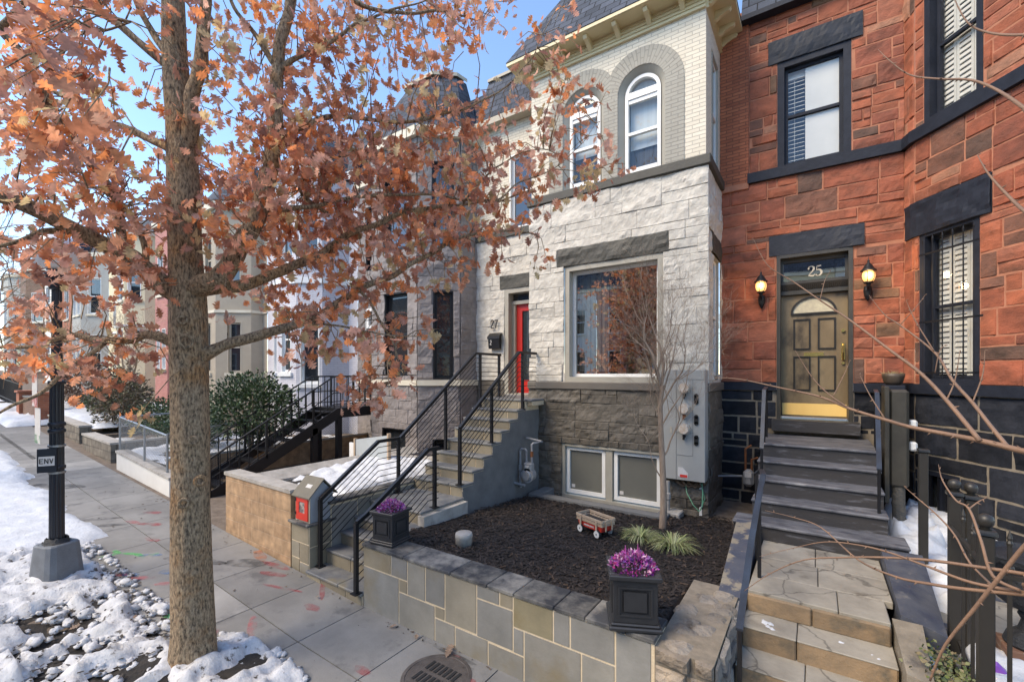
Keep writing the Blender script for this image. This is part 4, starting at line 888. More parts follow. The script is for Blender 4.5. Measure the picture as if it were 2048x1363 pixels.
# ------------------------------------------------------------------ planters with purple plants
def planter(x, y, z, rot, s, label, seed):
    t = thing('planter', label, 'planter', (0,0,0), 'square charcoal planters on the garden wall')
    def B(x0,x1,y0,y1,z0,z1,b=.008): return MB().bbox(x0,x1,y0,y1,z0,z1,b)
    h = .185
    B(-h,h,-h,h,0,.03).build('foot', M['planter'], t); B(-h+.015,h-.015,-h+.015,h-.015,.03,.05).build('plinth', M['planter'], t)
    B(-h+.03,h-.03,-h+.03,h-.03,.05,.36,.004).build('box', M['planter'], t)
    m_ = MB(); 
    for k in range(4):
        c,s_ = [(1,0),(0,1),(-1,0),(0,-1)][k]
        F = Facet((-h*c+(h-.03)*s_, -h*s_-(h-.03)*c),(h*c+(h-.03)*s_, h*s_-(h-.03)*c)); 
        m_ = MB(); bars(m_,F,.065,F.L-.065,.10,.31,.012,0,.008); m_.hexa([F.P(.09,.12,.0),F.P(F.L-.09,.12,.0),F.P(F.L-.09,.12,-.01),F.P(.09,.12,-.01),F.P(.09,.29,.0),F.P(F.L-.09,.29,.0),F.P(F.L-.09,.29,-.01),F.P(.09,.29,-.01)])
        m_.fbox(F,.105,F.L-.105,.135,.275,-.005,.007); m_.build('panel', M['planter'], t)
    rm = MB(); rm.bbox(-h,h,-h,-h+.05,.36,.395,.006); rm.bbox(-h,h,h-.05,h,.36,.395,.006); rm.bbox(-h,-h+.05,-h+.049,h-.049,.36,.395,.006); rm.bbox(h-.05,h,-h+.049,h-.049,.36,.395,.006); rm.build('rim', M['planter'], t)
    f = MB(); rr = random.Random(seed)
    for i in range(950):
        a = rr.uniform(0,2*PI); q = rr.random()**.5; R_ = .165*q; px,py = R_*math.cos(a),R_*math.sin(a); pz = .37+.10*(1-q*q)+rr.uniform(-.01,.03)
        d = Vector((math.cos(a)*q+rr.uniform(-.6,.6),math.sin(a)*q+rr.uniform(-.6,.6),rr.uniform(.2,1.1))).normalized(); sd_ = d.orthogonal().normalized(); sd_.rotate(Matrix.Rotation(rr.uniform(0,6.3),3,d)); l = rr.uniform(.018,.038); w_ = rr.uniform(.005,.011)
        p0 = Vector((px,py,pz)); n_ = d.cross(sd_)
        col = rr.choice([(.40,.05,.33),(.46,.09,.40),(.33,.07,.40),(.58,.22,.52),(.24,.03,.20),(.66,.44,.60),(.42,.05,.20),(.58,.30,.40),(.36,.20,.50)]); col = sc(col,rr.uniform(.7,1.25))
        f.add([tuple(p0),tuple(p0+d*l*.5+sd_*w_),tuple(p0+d*l+n_*w_*.8),tuple(p0+d*l*.5-sd_*w_)],[(0,1,2,3)],col)
    for i in range(14):
        a = rr.uniform(0,6.28); x_,y_ = .05*math.cos(a),.05*math.sin(a); f.tube([(x_,y_,.45),(x_*1.1,y_*1.1,.45+rr.uniform(.03,.11))],[.007,.002],5,True,(.40,.10,.30))
    f.build('flowers', M['flower_purple'], t, uv=False)
    m_ = MB(); m_.quad((-h+.04,-h+.04,.37),(h-.04,-h+.04,.37),(h-.04,h-.04,.37),(-h+.04,h-.04,.37)); m_.build('earth', M['soil'], t)
    t.location = (x,y,z); t.rotation_euler = (0,0,rot); t.scale = (s,s,s); return t
planter(-4.10,3.52,.758,.12,.94,'charcoal planter of purple plants at the top of the steps beside the handrail',1)
planter(-1.20,3.47,.758,.45,1.06,'charcoal planter of purple plants beside the rubble pier',2)

# ------------------------------------------------------------------ small things in the bed
o = MB(); o.lathe([(.098,0),(.10,.11),(.103,.115),(.103,.135),(.098,.16),(.09,.165)],-3.45,4.06,mz(-3.45,4.06)-.01,28)
o = o.build('pipe_cap', M['conc_light'],None,True,(-3.45,4.06,mz(-3.45,4.06)-.01))
tag(o,'short round pale concrete pipe cap standing in the mulch','pipe cap')
wg = thing('toy_wagon', 'red toy wagon with pale wooden rails standing in the mulch', 'toy wagon')
def bx(*a): return MB().bbox(*a)
L2,W2_ = .225,.115
q = MB(); q.hexa([(-L2*.93,-W2_*.9,.085),(L2*.93,-W2_*.9,.085),(L2*.93,W2_*.9,.085),(-L2*.93,W2_*.9,.085),(-L2,-W2_,.155),(L2,-W2_,.155),(L2,W2_,.155),(-L2,W2_,.155)]); q.build('tub', M['wagon_red'], wg)
q = MB(); q.quad((-L2,-W2_+.01,.19),(L2,-W2_+.01,.19),(L2,W2_-.01,.19),(-L2,W2_-.01,.19)); q.build('load', M['soil'], wg)
for s_ in (-1,1):
    for z in (.163,.213): q = MB(); y = s_*(W2_+.006+(.01 if z > .2 else 0)); q.bbox(-L2-.02,L2+.02,y-.006,y+.006,z,z+.04,.002); q.build('side_rail', M['wood_pale'], wg)
    for z in (.163,.213): q = MB(); x = s_*(L2+.012+(.01 if z > .2 else 0)); q.bbox(x-.006,x+.006,-W2_-.01,W2_+.01,z,z+.04,.002); q.build('end_rail', M['wood_pale'], wg)
    for x in (-.15,.15): q = MB(); q.bbox(x-.014,x+.014,s_*(W2_+.012)-.007+s_*.012,s_*(W2_+.012)+.007+s_*.012,.10,.25,.002); q.build('stake', M['wood_pale'], wg)
    for y in (-.06,.06): q = MB(); q.bbox(s_*(L2+.03)-.006,s_*(L2+.03)+.006,y-.012,y+.012,.10,.25,.002); q.build('stake', M['wood_pale'], wg)
for x in (-.16,.16):
    q = MB(); q.tube([(x,-.125,.055),(x,.125,.055)],.007,8); q.bbox(x-.03,x+.03,-.05,.05,.055,.088,.002); q.build('axle', M['rubber'], wg)
    for s_ in (-1,1):
        q = MB(); q.tube([(x,s_*.115,.055),(x,s_*.143,.055)],.055,24); wl = q.build('wheel', M['rubber'], wg, False)
        q = MB(); q.tube([(x,s_*.112,.055),(x,s_*.147,.055)],.048,20); q.build('hub', M['wheel_white'], wl)
        q = MB(); q.tube([(x,s_*.146,.055),(x,s_*.150,.055)],.010,10); q.build('cap', M['rubber'], wl)
q = MB(); q.tube([(L2-.02,0,.07),(L2+.10,.0,.04),(L2+.2,.02,.02)],.007,6); q.build('handle', M['rubber'], wg)
q = MB(); FQ = Facet((-.2,-W2_*.96),(.2,-W2_*.96))
for i,(a,b) in enumerate(((.09,.10),(.115,.125),(.14,.155),(.165,.18),(.20,.215),(.23,.245),(.26,.27))): q.fbox(FQ,a,b+.006,.108+.003*(i%2),.132,.0,.003)
q.build('lettering', M['label_white'], wg)
wg.location = (-2.42,5.53,mz(-2.42,5.53)-.004); wg.rotation_euler = (0,0,-.36); wg.scale = (.95,.95,.95)
def tuft(x,y,label,seed,s):
    q = MB(); rr = random.Random(seed)
    for i in range(230):
        a = rr.uniform(0,2*PI); l = rr.uniform(.2,.36)*s; w_ = rr.uniform(.004,.008); h = rr.uniform(.35,1.0); c_,s_ = math.cos(a),math.sin(a); b = rr.uniform(0,.07)
        col = rr.choice([(.28,.32,.11),(.40,.40,.17),(.50,.48,.26),(.20,.27,.08),(.36,.38,.20)]); col = sc(col,rr.uniform(.7,1.2))
        pts = []
        for k in range(5):
            t = k/4; r = b+l*t*.8; z = l*h*(1.5*t-1.35*t*t)+.01; wk_ = w_*(1-t*.9)
            pts += [(c_*r-s_*wk_,s_*r+c_*wk_,z),(c_*r+s_*wk_,s_*r-c_*wk_,z)]
        q.add(pts,[(2*k,2*k+1,2*k+3,2*k+2) for k in range(4)],col)
    o = q.build('grass_tuft', M['grass'], None, uv=False); o.location = (x,y,mz(x,y)); return tag(o,label,'grass clump','clumps of striped grass in the mulch')
tuft(-1.86,5.66,'clump of striped green and cream grass nearer to the toy wagon',3,1.0); tuft(-1.42,5.55,'larger clump of striped green and cream grass in front of the thin bare tree',4,1.12)

# ------------------------------------------------------------------ meters and pipes on the white house
pb_ = thing('meter_cabinet', 'tall grey electric meter cabinet with three round meters on the taupe wall', 'meter cabinet', (-1.7,7.4,1.06))
bx(-2.05,-1.375,7.20,7.44,1.06,2.77,.008).build('cabinet', M['panel_grey'], pb_)
FC = Front(7.198)
q = MB()
for (a,b,c,d) in ((-1.80,-1.795,1.06,2.77),(-1.555,-1.55,1.45,2.62),(-1.795,-1.55,1.447,1.453),(-1.795,-1.55,1.80,1.804),(-2.05,-1.375,2.62,2.624)): q.fbox(FC,a,b,c,d,-.001,.003)
q.build('seam', M['panel_edge'], pb_)
for i,z in enumerate((2.49,2.17,1.86)):
    q = MB(); q.tube([(-1.665,7.2,z),(-1.665,7.165,z)],.088,26); mr = q.build('meter', M['meter_ring'], pb_, False)
    q = MB(); q.tube([(-1.67,7.17,z),(-1.67,7.105,z)],[.075,.07],24); q.build('dial', M['meter_face'], mr)
    q = MB(); q.box(-1.69,-1.65,7.15,7.2,z-.13,z-.09); q.box(-1.69,-1.67,7.14,7.2,z-.165,z-.135); q.build('seal', M['rust'] if i == 1 else M['black_iron'], mr)
    q = MB(); q.tube([(-1.50,7.205,z-.06-.055),(-1.50,7.185,z-.06-.055)],.03,14); q.box(-1.53,-1.47,7.185,7.205,z-.22,z-.115); q.tube([(-1.50,7.205,z-.22),(-1.50,7.185,z-.22)],.03,14); q.build('breaker_slot', M['rubber'], pb_)
q = MB(); q.fbox(FC,-1.885,-1.86,1.78,1.88,0,.006); q.build('latch', M['lib_trim'], pb_)
q = MB(); q.prism([(-1.77,1.12),(-1.62,1.10),(-1.62,1.18),(-1.70,1.26),(-1.77,1.26)], FC.P, .0, .003); q.build('label_sheet', M['label_white'], pb_)
q = MB(); q.fbox(FC,-1.74,-1.63,1.11,1.15,.003,.004); q.build('red_print', M['redplastic'], pb_)
for i in range(3):
    q = MB(); x = -1.84+i*.09; q.tube([(x,7.36,1.08),(x+.02,7.34,1.0),(x+.10,7.36,.94),(x+.22,7.40,.98),(x+.28,7.42,1.06)],.022,8); q.build('flex_conduit', M['copper'], pb_)
q = MB(); q.tube([(-1.70,7.38,.98),(-1.66,7.3,.85),(-1.55,7.22,.70),(-1.46,7.2,.62),(-1.42,7.22,.70),(-1.43,7.3,.9),(-1.46,7.36,1.06)],.008,6); q.tube([(-1.48,7.38,1.06),(-1.40,7.3,.8),(-1.45,7.25,.62)],.007,6); q.build('green_wire', M['green_wire'], pb_)
q = MB(); q.box(-1.50,-1.46,7.40,7.44,.5,1.06); q.build('strut', M['white_plastic'], pb_)
o = MB(); o.lathe([(.03,.0),(.035,.2),(.05,.22),(.05,.30),(.035,.32),(.03,.5)],-1.93,7.22,.52,12); o.bbox(-2.00,-1.72,7.08,7.36,.35,.56,.015); o = o.build('vent_pipe', M['conc_light']); tag(o,'pale stub pipe on a concrete pad under the grey meter cabinet','pipe')
gm = thing('gas_meter', 'grey gas meter with pipework beside the bluestone steps', 'gas meter', (-4.45,7.1,.6))
q = MB(); q.tube([(-4.47,7.16,.80),(-4.47,7.02,.80)],[.11,.125],24); q.tube([(-4.47,7.02,.80),(-4.47,6.98,.80)],[.09,.075],24); q.bbox(-4.55,-4.39,7.02,7.15,.86,1.02,.02); q.build('body', M['gas_grey'], gm)
q = MB(); q.fbox(Front(7.018),-4.51,-4.43,.93,.98,0,.004); q.build('label_plate', M['label_white'], gm)
q = MB(); q.tube([(-4.66,7.1,.55),(-4.66,7.1,1.22),(-4.64,7.1,1.24),(-4.55,7.1,1.24),(-4.53,7.1,1.22),(-4.53,7.1,1.0)],.022,8); q.tube([(-4.42,7.1,1.0),(-4.42,7.1,1.12),(-4.42,7.1,1.34),(-4.40,7.12,1.36),(-4.30,7.25,1.38),(-4.62,7.25,1.42)],.02,8); q.build('pipe', M['pipe'], gm)
q = MB(); q.tube([(-4.42,7.1,1.12),(-4.42,7.1,1.22)],.028,8); q.build('fitting', M['rust'], gm)
q = MB(); q.tube([(-4.66,7.1,.86),(-4.66,7.1,.95)],.034,8); q.tube([(-4.66,7.1,.70),(-4.66,7.1,.75)],.03,8); q.build('union', M['gas_grey'], gm)
q = MB(); q.tube([(-4.95,7.0,.66),(-4.5,7.0,.63)],.025,8); q.build('low_pipe', M['pipe'], gm); gm.location = (-4.15,6.68,.73)
mbx = thing('mailbox', 'small black mailbox with a white digit, below the number 27', 'mailbox', (-6.33,8.62,3.3))
q = MB(); q.prism([(8.64,3.31),(8.56,3.31),(8.54,3.52),(8.54,3.56),(8.60,3.66),(8.64,3.66)], lambda u_,v_,w_: (w_,u_,v_), -6.50, -6.18); q.build('box', M['black_iron'], mbx)
q = MB(); q.prism([(8.645,3.69),(8.53,3.60),(8.525,3.54),(8.535,3.54),(8.545,3.595),(8.645,3.67)], lambda u_,v_,w_: (w_,u_,v_), -6.52, -6.16); q.build('lid', M['black_iron'], mbx)
q = MB(); ribbon(q,Front(8.56),[(.03,.78,.1),(.1,.95,.1),(.3,.97,.1),(.38,.75,.12),(.25,.45,.12),(.02,.05,.12),(.2,.05,.12),(.42,.05,.12)],.022,.11,-6.44,3.40); q.build('digit', M['label_white'], mbx)
# ------------------------------------------------------------------ steps and rails of 25
s25 = thing('entrance_steps', 'worn charcoal painted steps rising to the bronze door', 'steps', (0,7,0))
def dstep(x0,x1,y0,y1,z0,z1):
    q = MB(); q.bbox(x0,x1,y0,y1,z0,z1-.035,.004); s_ = q.build('step', M['stair_dark'], s25)
    q = MB(); q.bbox(x0-.01,x1+.01,y0-.03,y1,z1-.035,z1,.01); q.build('tread', M['stair_worn'], s_)
for x0,x1,y0,y1,z1 in ((-.66,.66,7.40,8.66,1.71),(-.66,.66,7.06,7.41,1.515),(-.66,.66,6.75,7.07,1.32),(-.67,.67,6.45,6.76,1.115),(-.84,.80,6.11,6.46,.912)): dstep(x0,x1,y0,y1,.3,z1)
fl = thing('flagstone_steps', 'cracked flagstone landing and brown stone steps below the charcoal steps', 'steps', (0,4.5,0))
M['flag'] = mk('flagstone', (.335,.305,.25), (.22,.20,.165), 3, .75, .25, 20, True, c3=(.12,.10,.075), c3s=2.2, c3r=(.58,.72))
def add_cracks(m):
    nt = m.node_tree; L = nt.links; P = nt.nodes['Principled BSDF']; tc = nt.nodes.new('ShaderNodeTexCoord'); n = nt.nodes.new('ShaderNodeTexNoise'); n.inputs['Scale'].default_value = 3; n.inputs['Detail'].default_value = 5
    L.new(tc.outputs['Object'], n.inputs['Vector']); a = nt.nodes.new('ShaderNodeMix'); a.data_type = 'RGBA'; a.inputs[0].default_value = .22; L.new(tc.outputs['Object'], a.inputs[6]); L.new(n.outputs['Color'], a.inputs[7])
    v = nt.nodes.new('ShaderNodeTexVoronoi'); v.feature = 'DISTANCE_TO_EDGE'; v.inputs['Scale'].default_value = 1.5; L.new(a.outputs[2], v.inputs['Vector'])
    r = nt.nodes.new('ShaderNodeMapRange'); r.inputs[1].default_value = .002; r.inputs[2].default_value = .012; r.inputs[3].default_value = .5; r.inputs[4].default_value = 1; L.new(v.outputs[0], r.inputs[0])
    src = P.inputs['Base Color'].links[0].from_socket; x = nt.nodes.new('ShaderNodeVectorMath'); x.operation = 'SCALE'; L.new(src, x.inputs[0]); L.new(r.outputs[0], x.inputs['Scale']); L.new(x.outputs[0], P.inputs['Base Color'])
add_cracks(M['flag'])
M['flag_riser'] = mk('brown_stone_riser', (.275,.19,.11), (.185,.135,.085), 5, .9, .5, 18, True, c3=(.11,.095,.07), c3s=4, c3r=(.50,.66))
q = MB()
for a,b,c,d in ((-.52,.0,5.55,6.11),(.0,.56,5.55,6.11),(-.52,.02,5.05,5.55),(.02,.56,5.05,5.55),(-.52,.16,4.62,5.05),(.16,.50,4.62,5.05)): q.bbox(a+.003,b-.003,c+.003,d-.003,.66,.72+rb.uniform(0,.004),.006,(rb.uniform(.85,1.1),)*3)
q.build('landing_slab', M['flag'], fl)
for (x0,x1,y0,y1,z1) in ((-.52,.50,4.60,5.0,.735),(-.53,.51,4.30,4.72,.54),(-.54,.53,3.99,4.40,.37),(-.55,.55,3.68,4.08,.20)):
    m_ = rb.uniform(-.25,.2)
    for a,b in ((x0,m_),(m_,x1)):
        q = MB(); k = rb.uniform(.8,1.15); q.bbox(a+.003,b-.003,y0,y1,z1-.2,z1-.004 if z1 < .6 else z1-.04,.012,(k,k,k)); s_ = q.build('step', M['flag_riser'], fl)
        if z1 < .6: q = MB(); q.bbox(a+.003,b-.003,y0-.004,y1,z1-.014,z1,.005); q.build('tread', M['flag'], s_)
M['cheek_navy'] = mk('navy_coping_paint', (.035,.042,.066), (.085,.09,.105), 4, .6, .25, 30, c3=(.16,.155,.15), c3s=5, c3r=(.58,.72))
M['block_stone'] = mk('weathered_block', (.27,.23,.175), (.17,.145,.11), 5, .9, .6, 20, c3=(.09,.08,.07), c3s=4, c3r=(.58,.7))
def cheek(label, P, m, w=None):
    q = MB(); q.hexa(P); o = q.build('cheek_wall', M[m], None); return tag(o,label,'low wall')
M['cheek'] = mk('dark_blue_coping_paint', (.045,.055,.085), (.085,.09,.11), 4, .6, .25, 30, c3=(.24,.21,.16), c3s=3.4, c3r=(.50,.55))
cheek('left stone cheek wall of the flagstone steps with worn blue paint, beside the mulch', [(-.80,4.45,.0),(-.54,4.45,.0),(-.54,6.1,.0),(-.80,6.1,.0),(-.74,4.45,.70),(-.56,4.45,.70),(-.56,6.1,.92),(-.80,6.1,.92)], 'cheek')
cheek('right dark blue coping wall of the flagstone landing', [(.56,4.75,.0),(.86,4.75,.0),(.90,6.1,.0),(.56,6.1,.0),(.57,4.75,.76),(.85,4.75,.66),(.90,6.1,.86),(.57,6.1,.86)], 'cheek_navy')
cheek('rough brown stone block at the right end of the flagstone steps', [(.515,4.1,.0),(.70,4.1,.0),(.70,4.74,.0),(.515,4.74,.0),(.53,4.15,.60),(.68,4.15,.56),(.70,4.74,.72),(.515,4.74,.72)], 'block_stone')
def rail25(label, pts, posts, m='blue_iron'):
    t = thing('iron_rail', label, 'handrail', pts[0], 'navy painted iron rails of the charcoal steps')
    q = MB()
    for a,b in zip(pts,pts[1:]):
        a,b = Vector(a),Vector(b); h = .024; q.hexa([(a.x-h,a.y,a.z-.012),(a.x+h,a.y,a.z-.012),(b.x+h,b.y,b.z-.012),(b.x-h,b.y,b.z-.012),(a.x-h,a.y,a.z+.006),(a.x+h,a.y,a.z+.006),(b.x+h,b.y,b.z+.006),(b.x-h,b.y,b.z+.006)])
    q.build('rail', M[m], t)
    for x,y,z0,z1 in posts: q = MB(); q.tube([(x,y,z0),(x,y,z1)],.017,6,True); q.build('post', M['black_iron'], t)
rail25('upper left navy iron rail of the charcoal steps', [(-.64,8.1,2.50),(-.62,7.45,2.47),(-.60,6.86,1.70)], [(-.60,6.87,1.32,1.70),(-.62,7.45,1.71,2.46),(-.64,8.1,1.71,2.49)])
rail25('right navy iron rail of the charcoal steps, beside the tall bronze cabinet', [(.70,8.1,2.48),(.66,7.45,2.46),(.60,6.55,1.62)], [(.60,6.56,1.115,1.62),(.66,7.45,1.71,2.45),(.70,8.1,1.71,2.47)])
rail25('lower left weathered iron rail curving down to the sidewalk', [(-.52,5.45,1.64),(-.47,5.35,1.70),(-.43,5.1,1.70),(-.44,4.92,1.60),(-.455,4.3,1.27),(-.45,3.55,.88)], [(-.45,3.56,.0,.87),(-.452,4.95,.72,1.61),(-.52,5.42,.72,1.63)])
# lanterns
def lantern(x, label):
    t = thing('wall_lantern', label, 'lantern', (x,8.55,4.1), 'pair of lit lanterns beside the bronze door'); y = 8.52
    q = MB(); q.lathe([(.005,.0),(.045,-.02),(.055,-.08),(.045,-.16),(.02,-.22),(.005,-.24)],x,8.63,4.05,14); q.tube([(x,8.64,4.0),(x,8.56,3.98),(x,8.52,4.02),(x,8.52,4.07)],[.02,.018,.022,.04],8); q.build('bracket', M['black_iron'], t)
    q = MB(); q.lathe([(.05,0),(.075,.04),(.085,.09),(.078,.14),(.06,.17)],x,y,4.075,16); q.build('glass', M['lampglass'], t, True)
    q = MB(); q.lathe([(.055,-.015),(.062,.0),(.055,.012)],x,y,4.075,16)
    for k in range(6):
        a = 2*PI*k/6+.3; q.tube([(x+r*math.cos(a),y+r*math.sin(a),4.075+z) for r,z in ((.052,0),(.078,.04),(.088,.09),(.081,.14),(.062,.175))],.005,5)
    q.build('cage', M['black_iron'], t)
    q = MB(); q.lathe([(.10,.165),(.098,.18),(.075,.20),(.05,.25),(.022,.285),(.012,.30),(.018,.315),(.004,.34),(.002,.385)],x,y,4.075,18); q.build('cap', M['black_iron'], t, True)
    L_ = bpy.data.lights.new('lantern_bulb','POINT'); L_.energy = 3; L_.color = (1,.66,.3); L_.shadow_soft_size = .05
    lo = bpy.data.objects.new('lantern_bulb', L_); COL.objects.link(lo); lo.parent = t; lo.location = (0,-.16,.07)
lantern(-.755,'lit black lantern left of the bronze door, on the white house side'); lantern(.655,'lit black lantern right of the bronze door, on the barred window side')
# bronze cabinet on wrapped stem, planter bowl, gas meter
cb = thing('utility_cabinet', 'tall narrow bronze brown cabinet on a ribbed stem beside the charcoal steps', 'cabinet', (.88,7.5,.4))
q = MB(); q.bbox(.785,.985,7.5,7.75,1.25,2.50,.03); q.build('body', M['frame_25'], cb)
q = MB(); q.bbox(.735,.785,7.45,7.8,1.05,2.54,.006); q.build('back_plate', M['frame_25'], cb)
q = MB(); q.tube([(.88+.004*k%.01,7.6-.012*k,1.26-.045*k) for k in range(22)],[.066+.006*(k%2) for k in range(22)],12); q.build('ribbed_stem', mk('ribbed_hose',(.14,.12,.09),(.03,.04,.05),30,.6,.8,60,stretch=(1,1,5)), cb)
for z in (2.0,1.72): q = MB(); q.bbox(.99,1.075,7.58,7.70,z,z+.115,.02); bxx = q.build('connector_box', M['white_plastic'], cb); q = MB(); q.box(1.045,1.06,7.575,7.59,z+.005,z+.03); q.build('clip', M['pipe'], bxx)
bw_ = thing('planter_bowl', 'round brown planter bowl of dry stems above the bronze cabinet', 'planter', (.93,8.25,2.5))
q = MB(); q.lathe([(.075,0),(.11,.05),(.125,.12),(.13,.165),(.115,.165),(.10,.12)],.915,8.3,2.545,22); q.build('bowl', mk('brown_glazed_pot',(.09,.065,.045),(.06,.045,.03),8,.5,.2,20), bw_, True)
q = MB()
for i in range(60): a = rb.uniform(0,6.28); r = rb.uniform(0,.11); q.tube([(.915+r*math.cos(a),8.3+r*math.sin(a),2.69),(.915+1.1*r*math.cos(a)+rb.uniform(-.04,.04),8.3+r*math.sin(a)+rb.uniform(-.03,.03),2.71+rb.uniform(0,.05))],[.003,.001],4)
q.build('dry_stems', mk('straw',(.40,.32,.16),(.3,.24,.12),20), bw_)
o = MB(); o.bbox(.80,1.03,8.15,8.45,.4,2.545,.01); o = o.build('pedestal', M['navy']); tag(o,'navy painted pedestal under the brown planter bowl','pedestal')
g2 = thing('gas_meter', 'pale gas meter on the black stone wall beside the charcoal steps', 'gas meter', (-.9,8.3,1))
q = MB(); q.bbox(-1.0,-.84,8.28,8.45,.84,1.12,.05); q.build('body', M['gas_grey'], g2)
q = MB(); q.box(-.97,-.87,8.27,8.285,1.0,1.09); q.build('dial', M['label_white'], g2)
q = MB(); q.tube([(-.97,8.4,1.1),(-.97,8.4,1.45),(-.90,8.5,1.5)],.018,8); q.tube([(-.88,8.4,1.1),(-.88,8.4,1.28),(-.80,8.5,1.3)],.018,8); q.build('pipe', M['rust'], g2)
q = MB(); q.tube([(-1.39,8.2,.98),(-1.0,8.25,1.02)],.015,6); q.build('side_pipe', M['pipe'], g2)
# right yard and areaway
q = MB(); q.quad((-.62,6.1,.30),(.9,3.5,.05),(6,3.5,.05),(6,8.7,.30)); q = MB(); q.box(.90,6,3.62,8.6,-.1,.46); struct(q.build('yard', M['conc_dark']))
q = MB(); q.quad((-1.4,7.3,.47),(-.65,6.4,.47),(-.65,8.7,.47),(-1.4,8.7,.47)); struct(q.build('dirt_patch', M['dirt']))
o = MB(); o.bbox(.90,5,6.25,6.42,.3,.62,.02); o = o.build('areaway_kerb', M['cheek']); tag(o,'dark blue kerb of the areaway behind the iron fence, nearer to the house','kerb')
o = MB(); o.bbox(.86,5,5.18,5.40,.1,.52,.02); o = o.build('areaway_kerb', M['cheek']); tag(o,'dark blue kerb of the areaway behind the iron fence, nearer to the street','kerb')
o = MB()
for i in range(4): o.bbox(.92+i*.9,1.8+i*.9,5.41,6.24,.4,.50,.008,(rb.uniform(.85,1.1),)*3)
struct(o.build('flagstone_path', M['flag']))
# iron fence
fen = thing('iron_fence', 'dark iron picket fence with ball topped posts at the right edge', 'fence', (.9,4,0))
def post(x,y,z0,z1,ball=True,w=.037):
    q = MB(); q.bbox(x-w,x+w,y-w,y+w,z0,z1,.006); p = q.build('post', M['fence_paint'], fen)
    q = MB(); q.bbox(x-w-.012,x+w+.012,y-w-.012,y+w+.012,z1,z1+.035,.006)
    if ball: q.lathe([(.03,.035),(.022,.05),(.03,.055),(.04,.075),(.043,.095),(.036,.118),(.015,.132),(.001,.135)],x,y,z1,16)
    q.build('finial', M['fence_paint'], p, True)
post(.95,6.4,.45,1.87,False); post(.93,5.0,.2,1.72); post(1.03,5.02,.2,1.70); post(.885,4.0,.0,1.69)
def picket(x,y,z0,z1,w=.0095):
    q = MB(); q.box(x-w,x+w,y-w,y+w,z0,z1); q.lathe([(.012,0),(.016,.02),(.010,.035),(.014,.05),(.001,.10)],x,y,z1,8); q.lathe([(.018,-.16),(.022,-.15),(.022,-.13),(.018,-.12)],x,y,z1,8); q.build('picket', M['fence_paint'], fen)
for i in range(9): picket(.99+i*.115,4.0,.12,1.64+.03*(i%2))
for z in (.52,1.45): q = MB(); q.box(.92,2.1,3.988,4.012,z-.012,z+.012); q.build('rail', M['fence_paint'], fen)
for i in range(2): picket(.90+.012*i,4.35+i*.3,.3,1.58+.02*i)
q = MB(); q.box(.885,.91,4.04,4.96,1.46,1.485); q.build('rail', M['fence_paint'], fen)
q = MB(); q.hexa([(.92,4.04,.42),(.94,4.04,.42),(.96,4.96,.55),(.94,4.96,.55),(.92,4.04,.445),(.94,4.04,.445),(.96,4.96,.575),(.94,4.96,.575)]); q.build('rail', M['fence_paint'], fen)
# urn behind the fence
ur = thing('garden_urn', 'dark fluted garden urn on a brick plinth behind the iron fence', 'urn', (1.25,5.0,.2))
q = MB(); q.lathe([(.14,0),(.15,.02),(.13,.08),(.07,.13),(.05,.2),(.07,.24),(.06,.27),(.13,.30),(.20,.36),(.23,.46),(.235,.60),(.29,.66),(.30,.70),(.27,.71),(.22,.68)],1.36,5.05,.62,24); q.build('bowl', M['cloth_dark'], ur)
q = MB(); q.bbox(1.2,1.52,4.9,5.2,.2,.62,.01); q.build('plinth', M['brick_brown'], ur)
# toy and vine
ky = thing('toy_pinwheel', 'purple and red plastic toy lying in the snow behind the iron fence', 'toy', (1.1,3.9,.2))
q = MB(); q.hexa([(1.02,4.62,.50),(1.18,4.60,.50),(1.2,4.70,.50),(1.05,4.70,.50),(1.06,4.64,.60),(1.08,4.63,.60),(1.09,4.65,.62),(1.07,4.66,.62)]); q.build('purple_fin', M['purple'], ky)
q = MB(); q.bbox(.985,1.045,4.47,4.56,.49,.545,.015); q.build('red_base', M['redplastic'], ky)
vn = MB(); rr = random.Random(9)
for i in range(1300):
    t = rr.random(); x = .62+.34*t+rr.gauss(0,.05); y = 4.2+.5*rr.random(); z = .30+.36*rr.random()*(1-.35*t)+.03
    d = Vector((rr.uniform(-1,1),rr.uniform(-1.2,.3),rr.uniform(-.4,1))).normalized(); s_ = d.orthogonal().normalized(); l = rr.uniform(.02,.045); w_ = l*.35
    p = Vector((x,y,z)); vn.add([tuple(p),tuple(p+d*l*.5+s_*w_),tuple(p+d*l),tuple(p+d*l*.5-s_*w_)],[(0,1,2,3)],sc(rr.choice([(.10,.13,.03),(.14,.15,.05),(.07,.10,.03),(.20,.16,.08)]),rr.uniform(.7,1.3)))
vn = vn.build('ivy', M['vine'], None, uv=False); tag(vn,'scraggy ivy with snow at the foot of the iron fence','ivy')

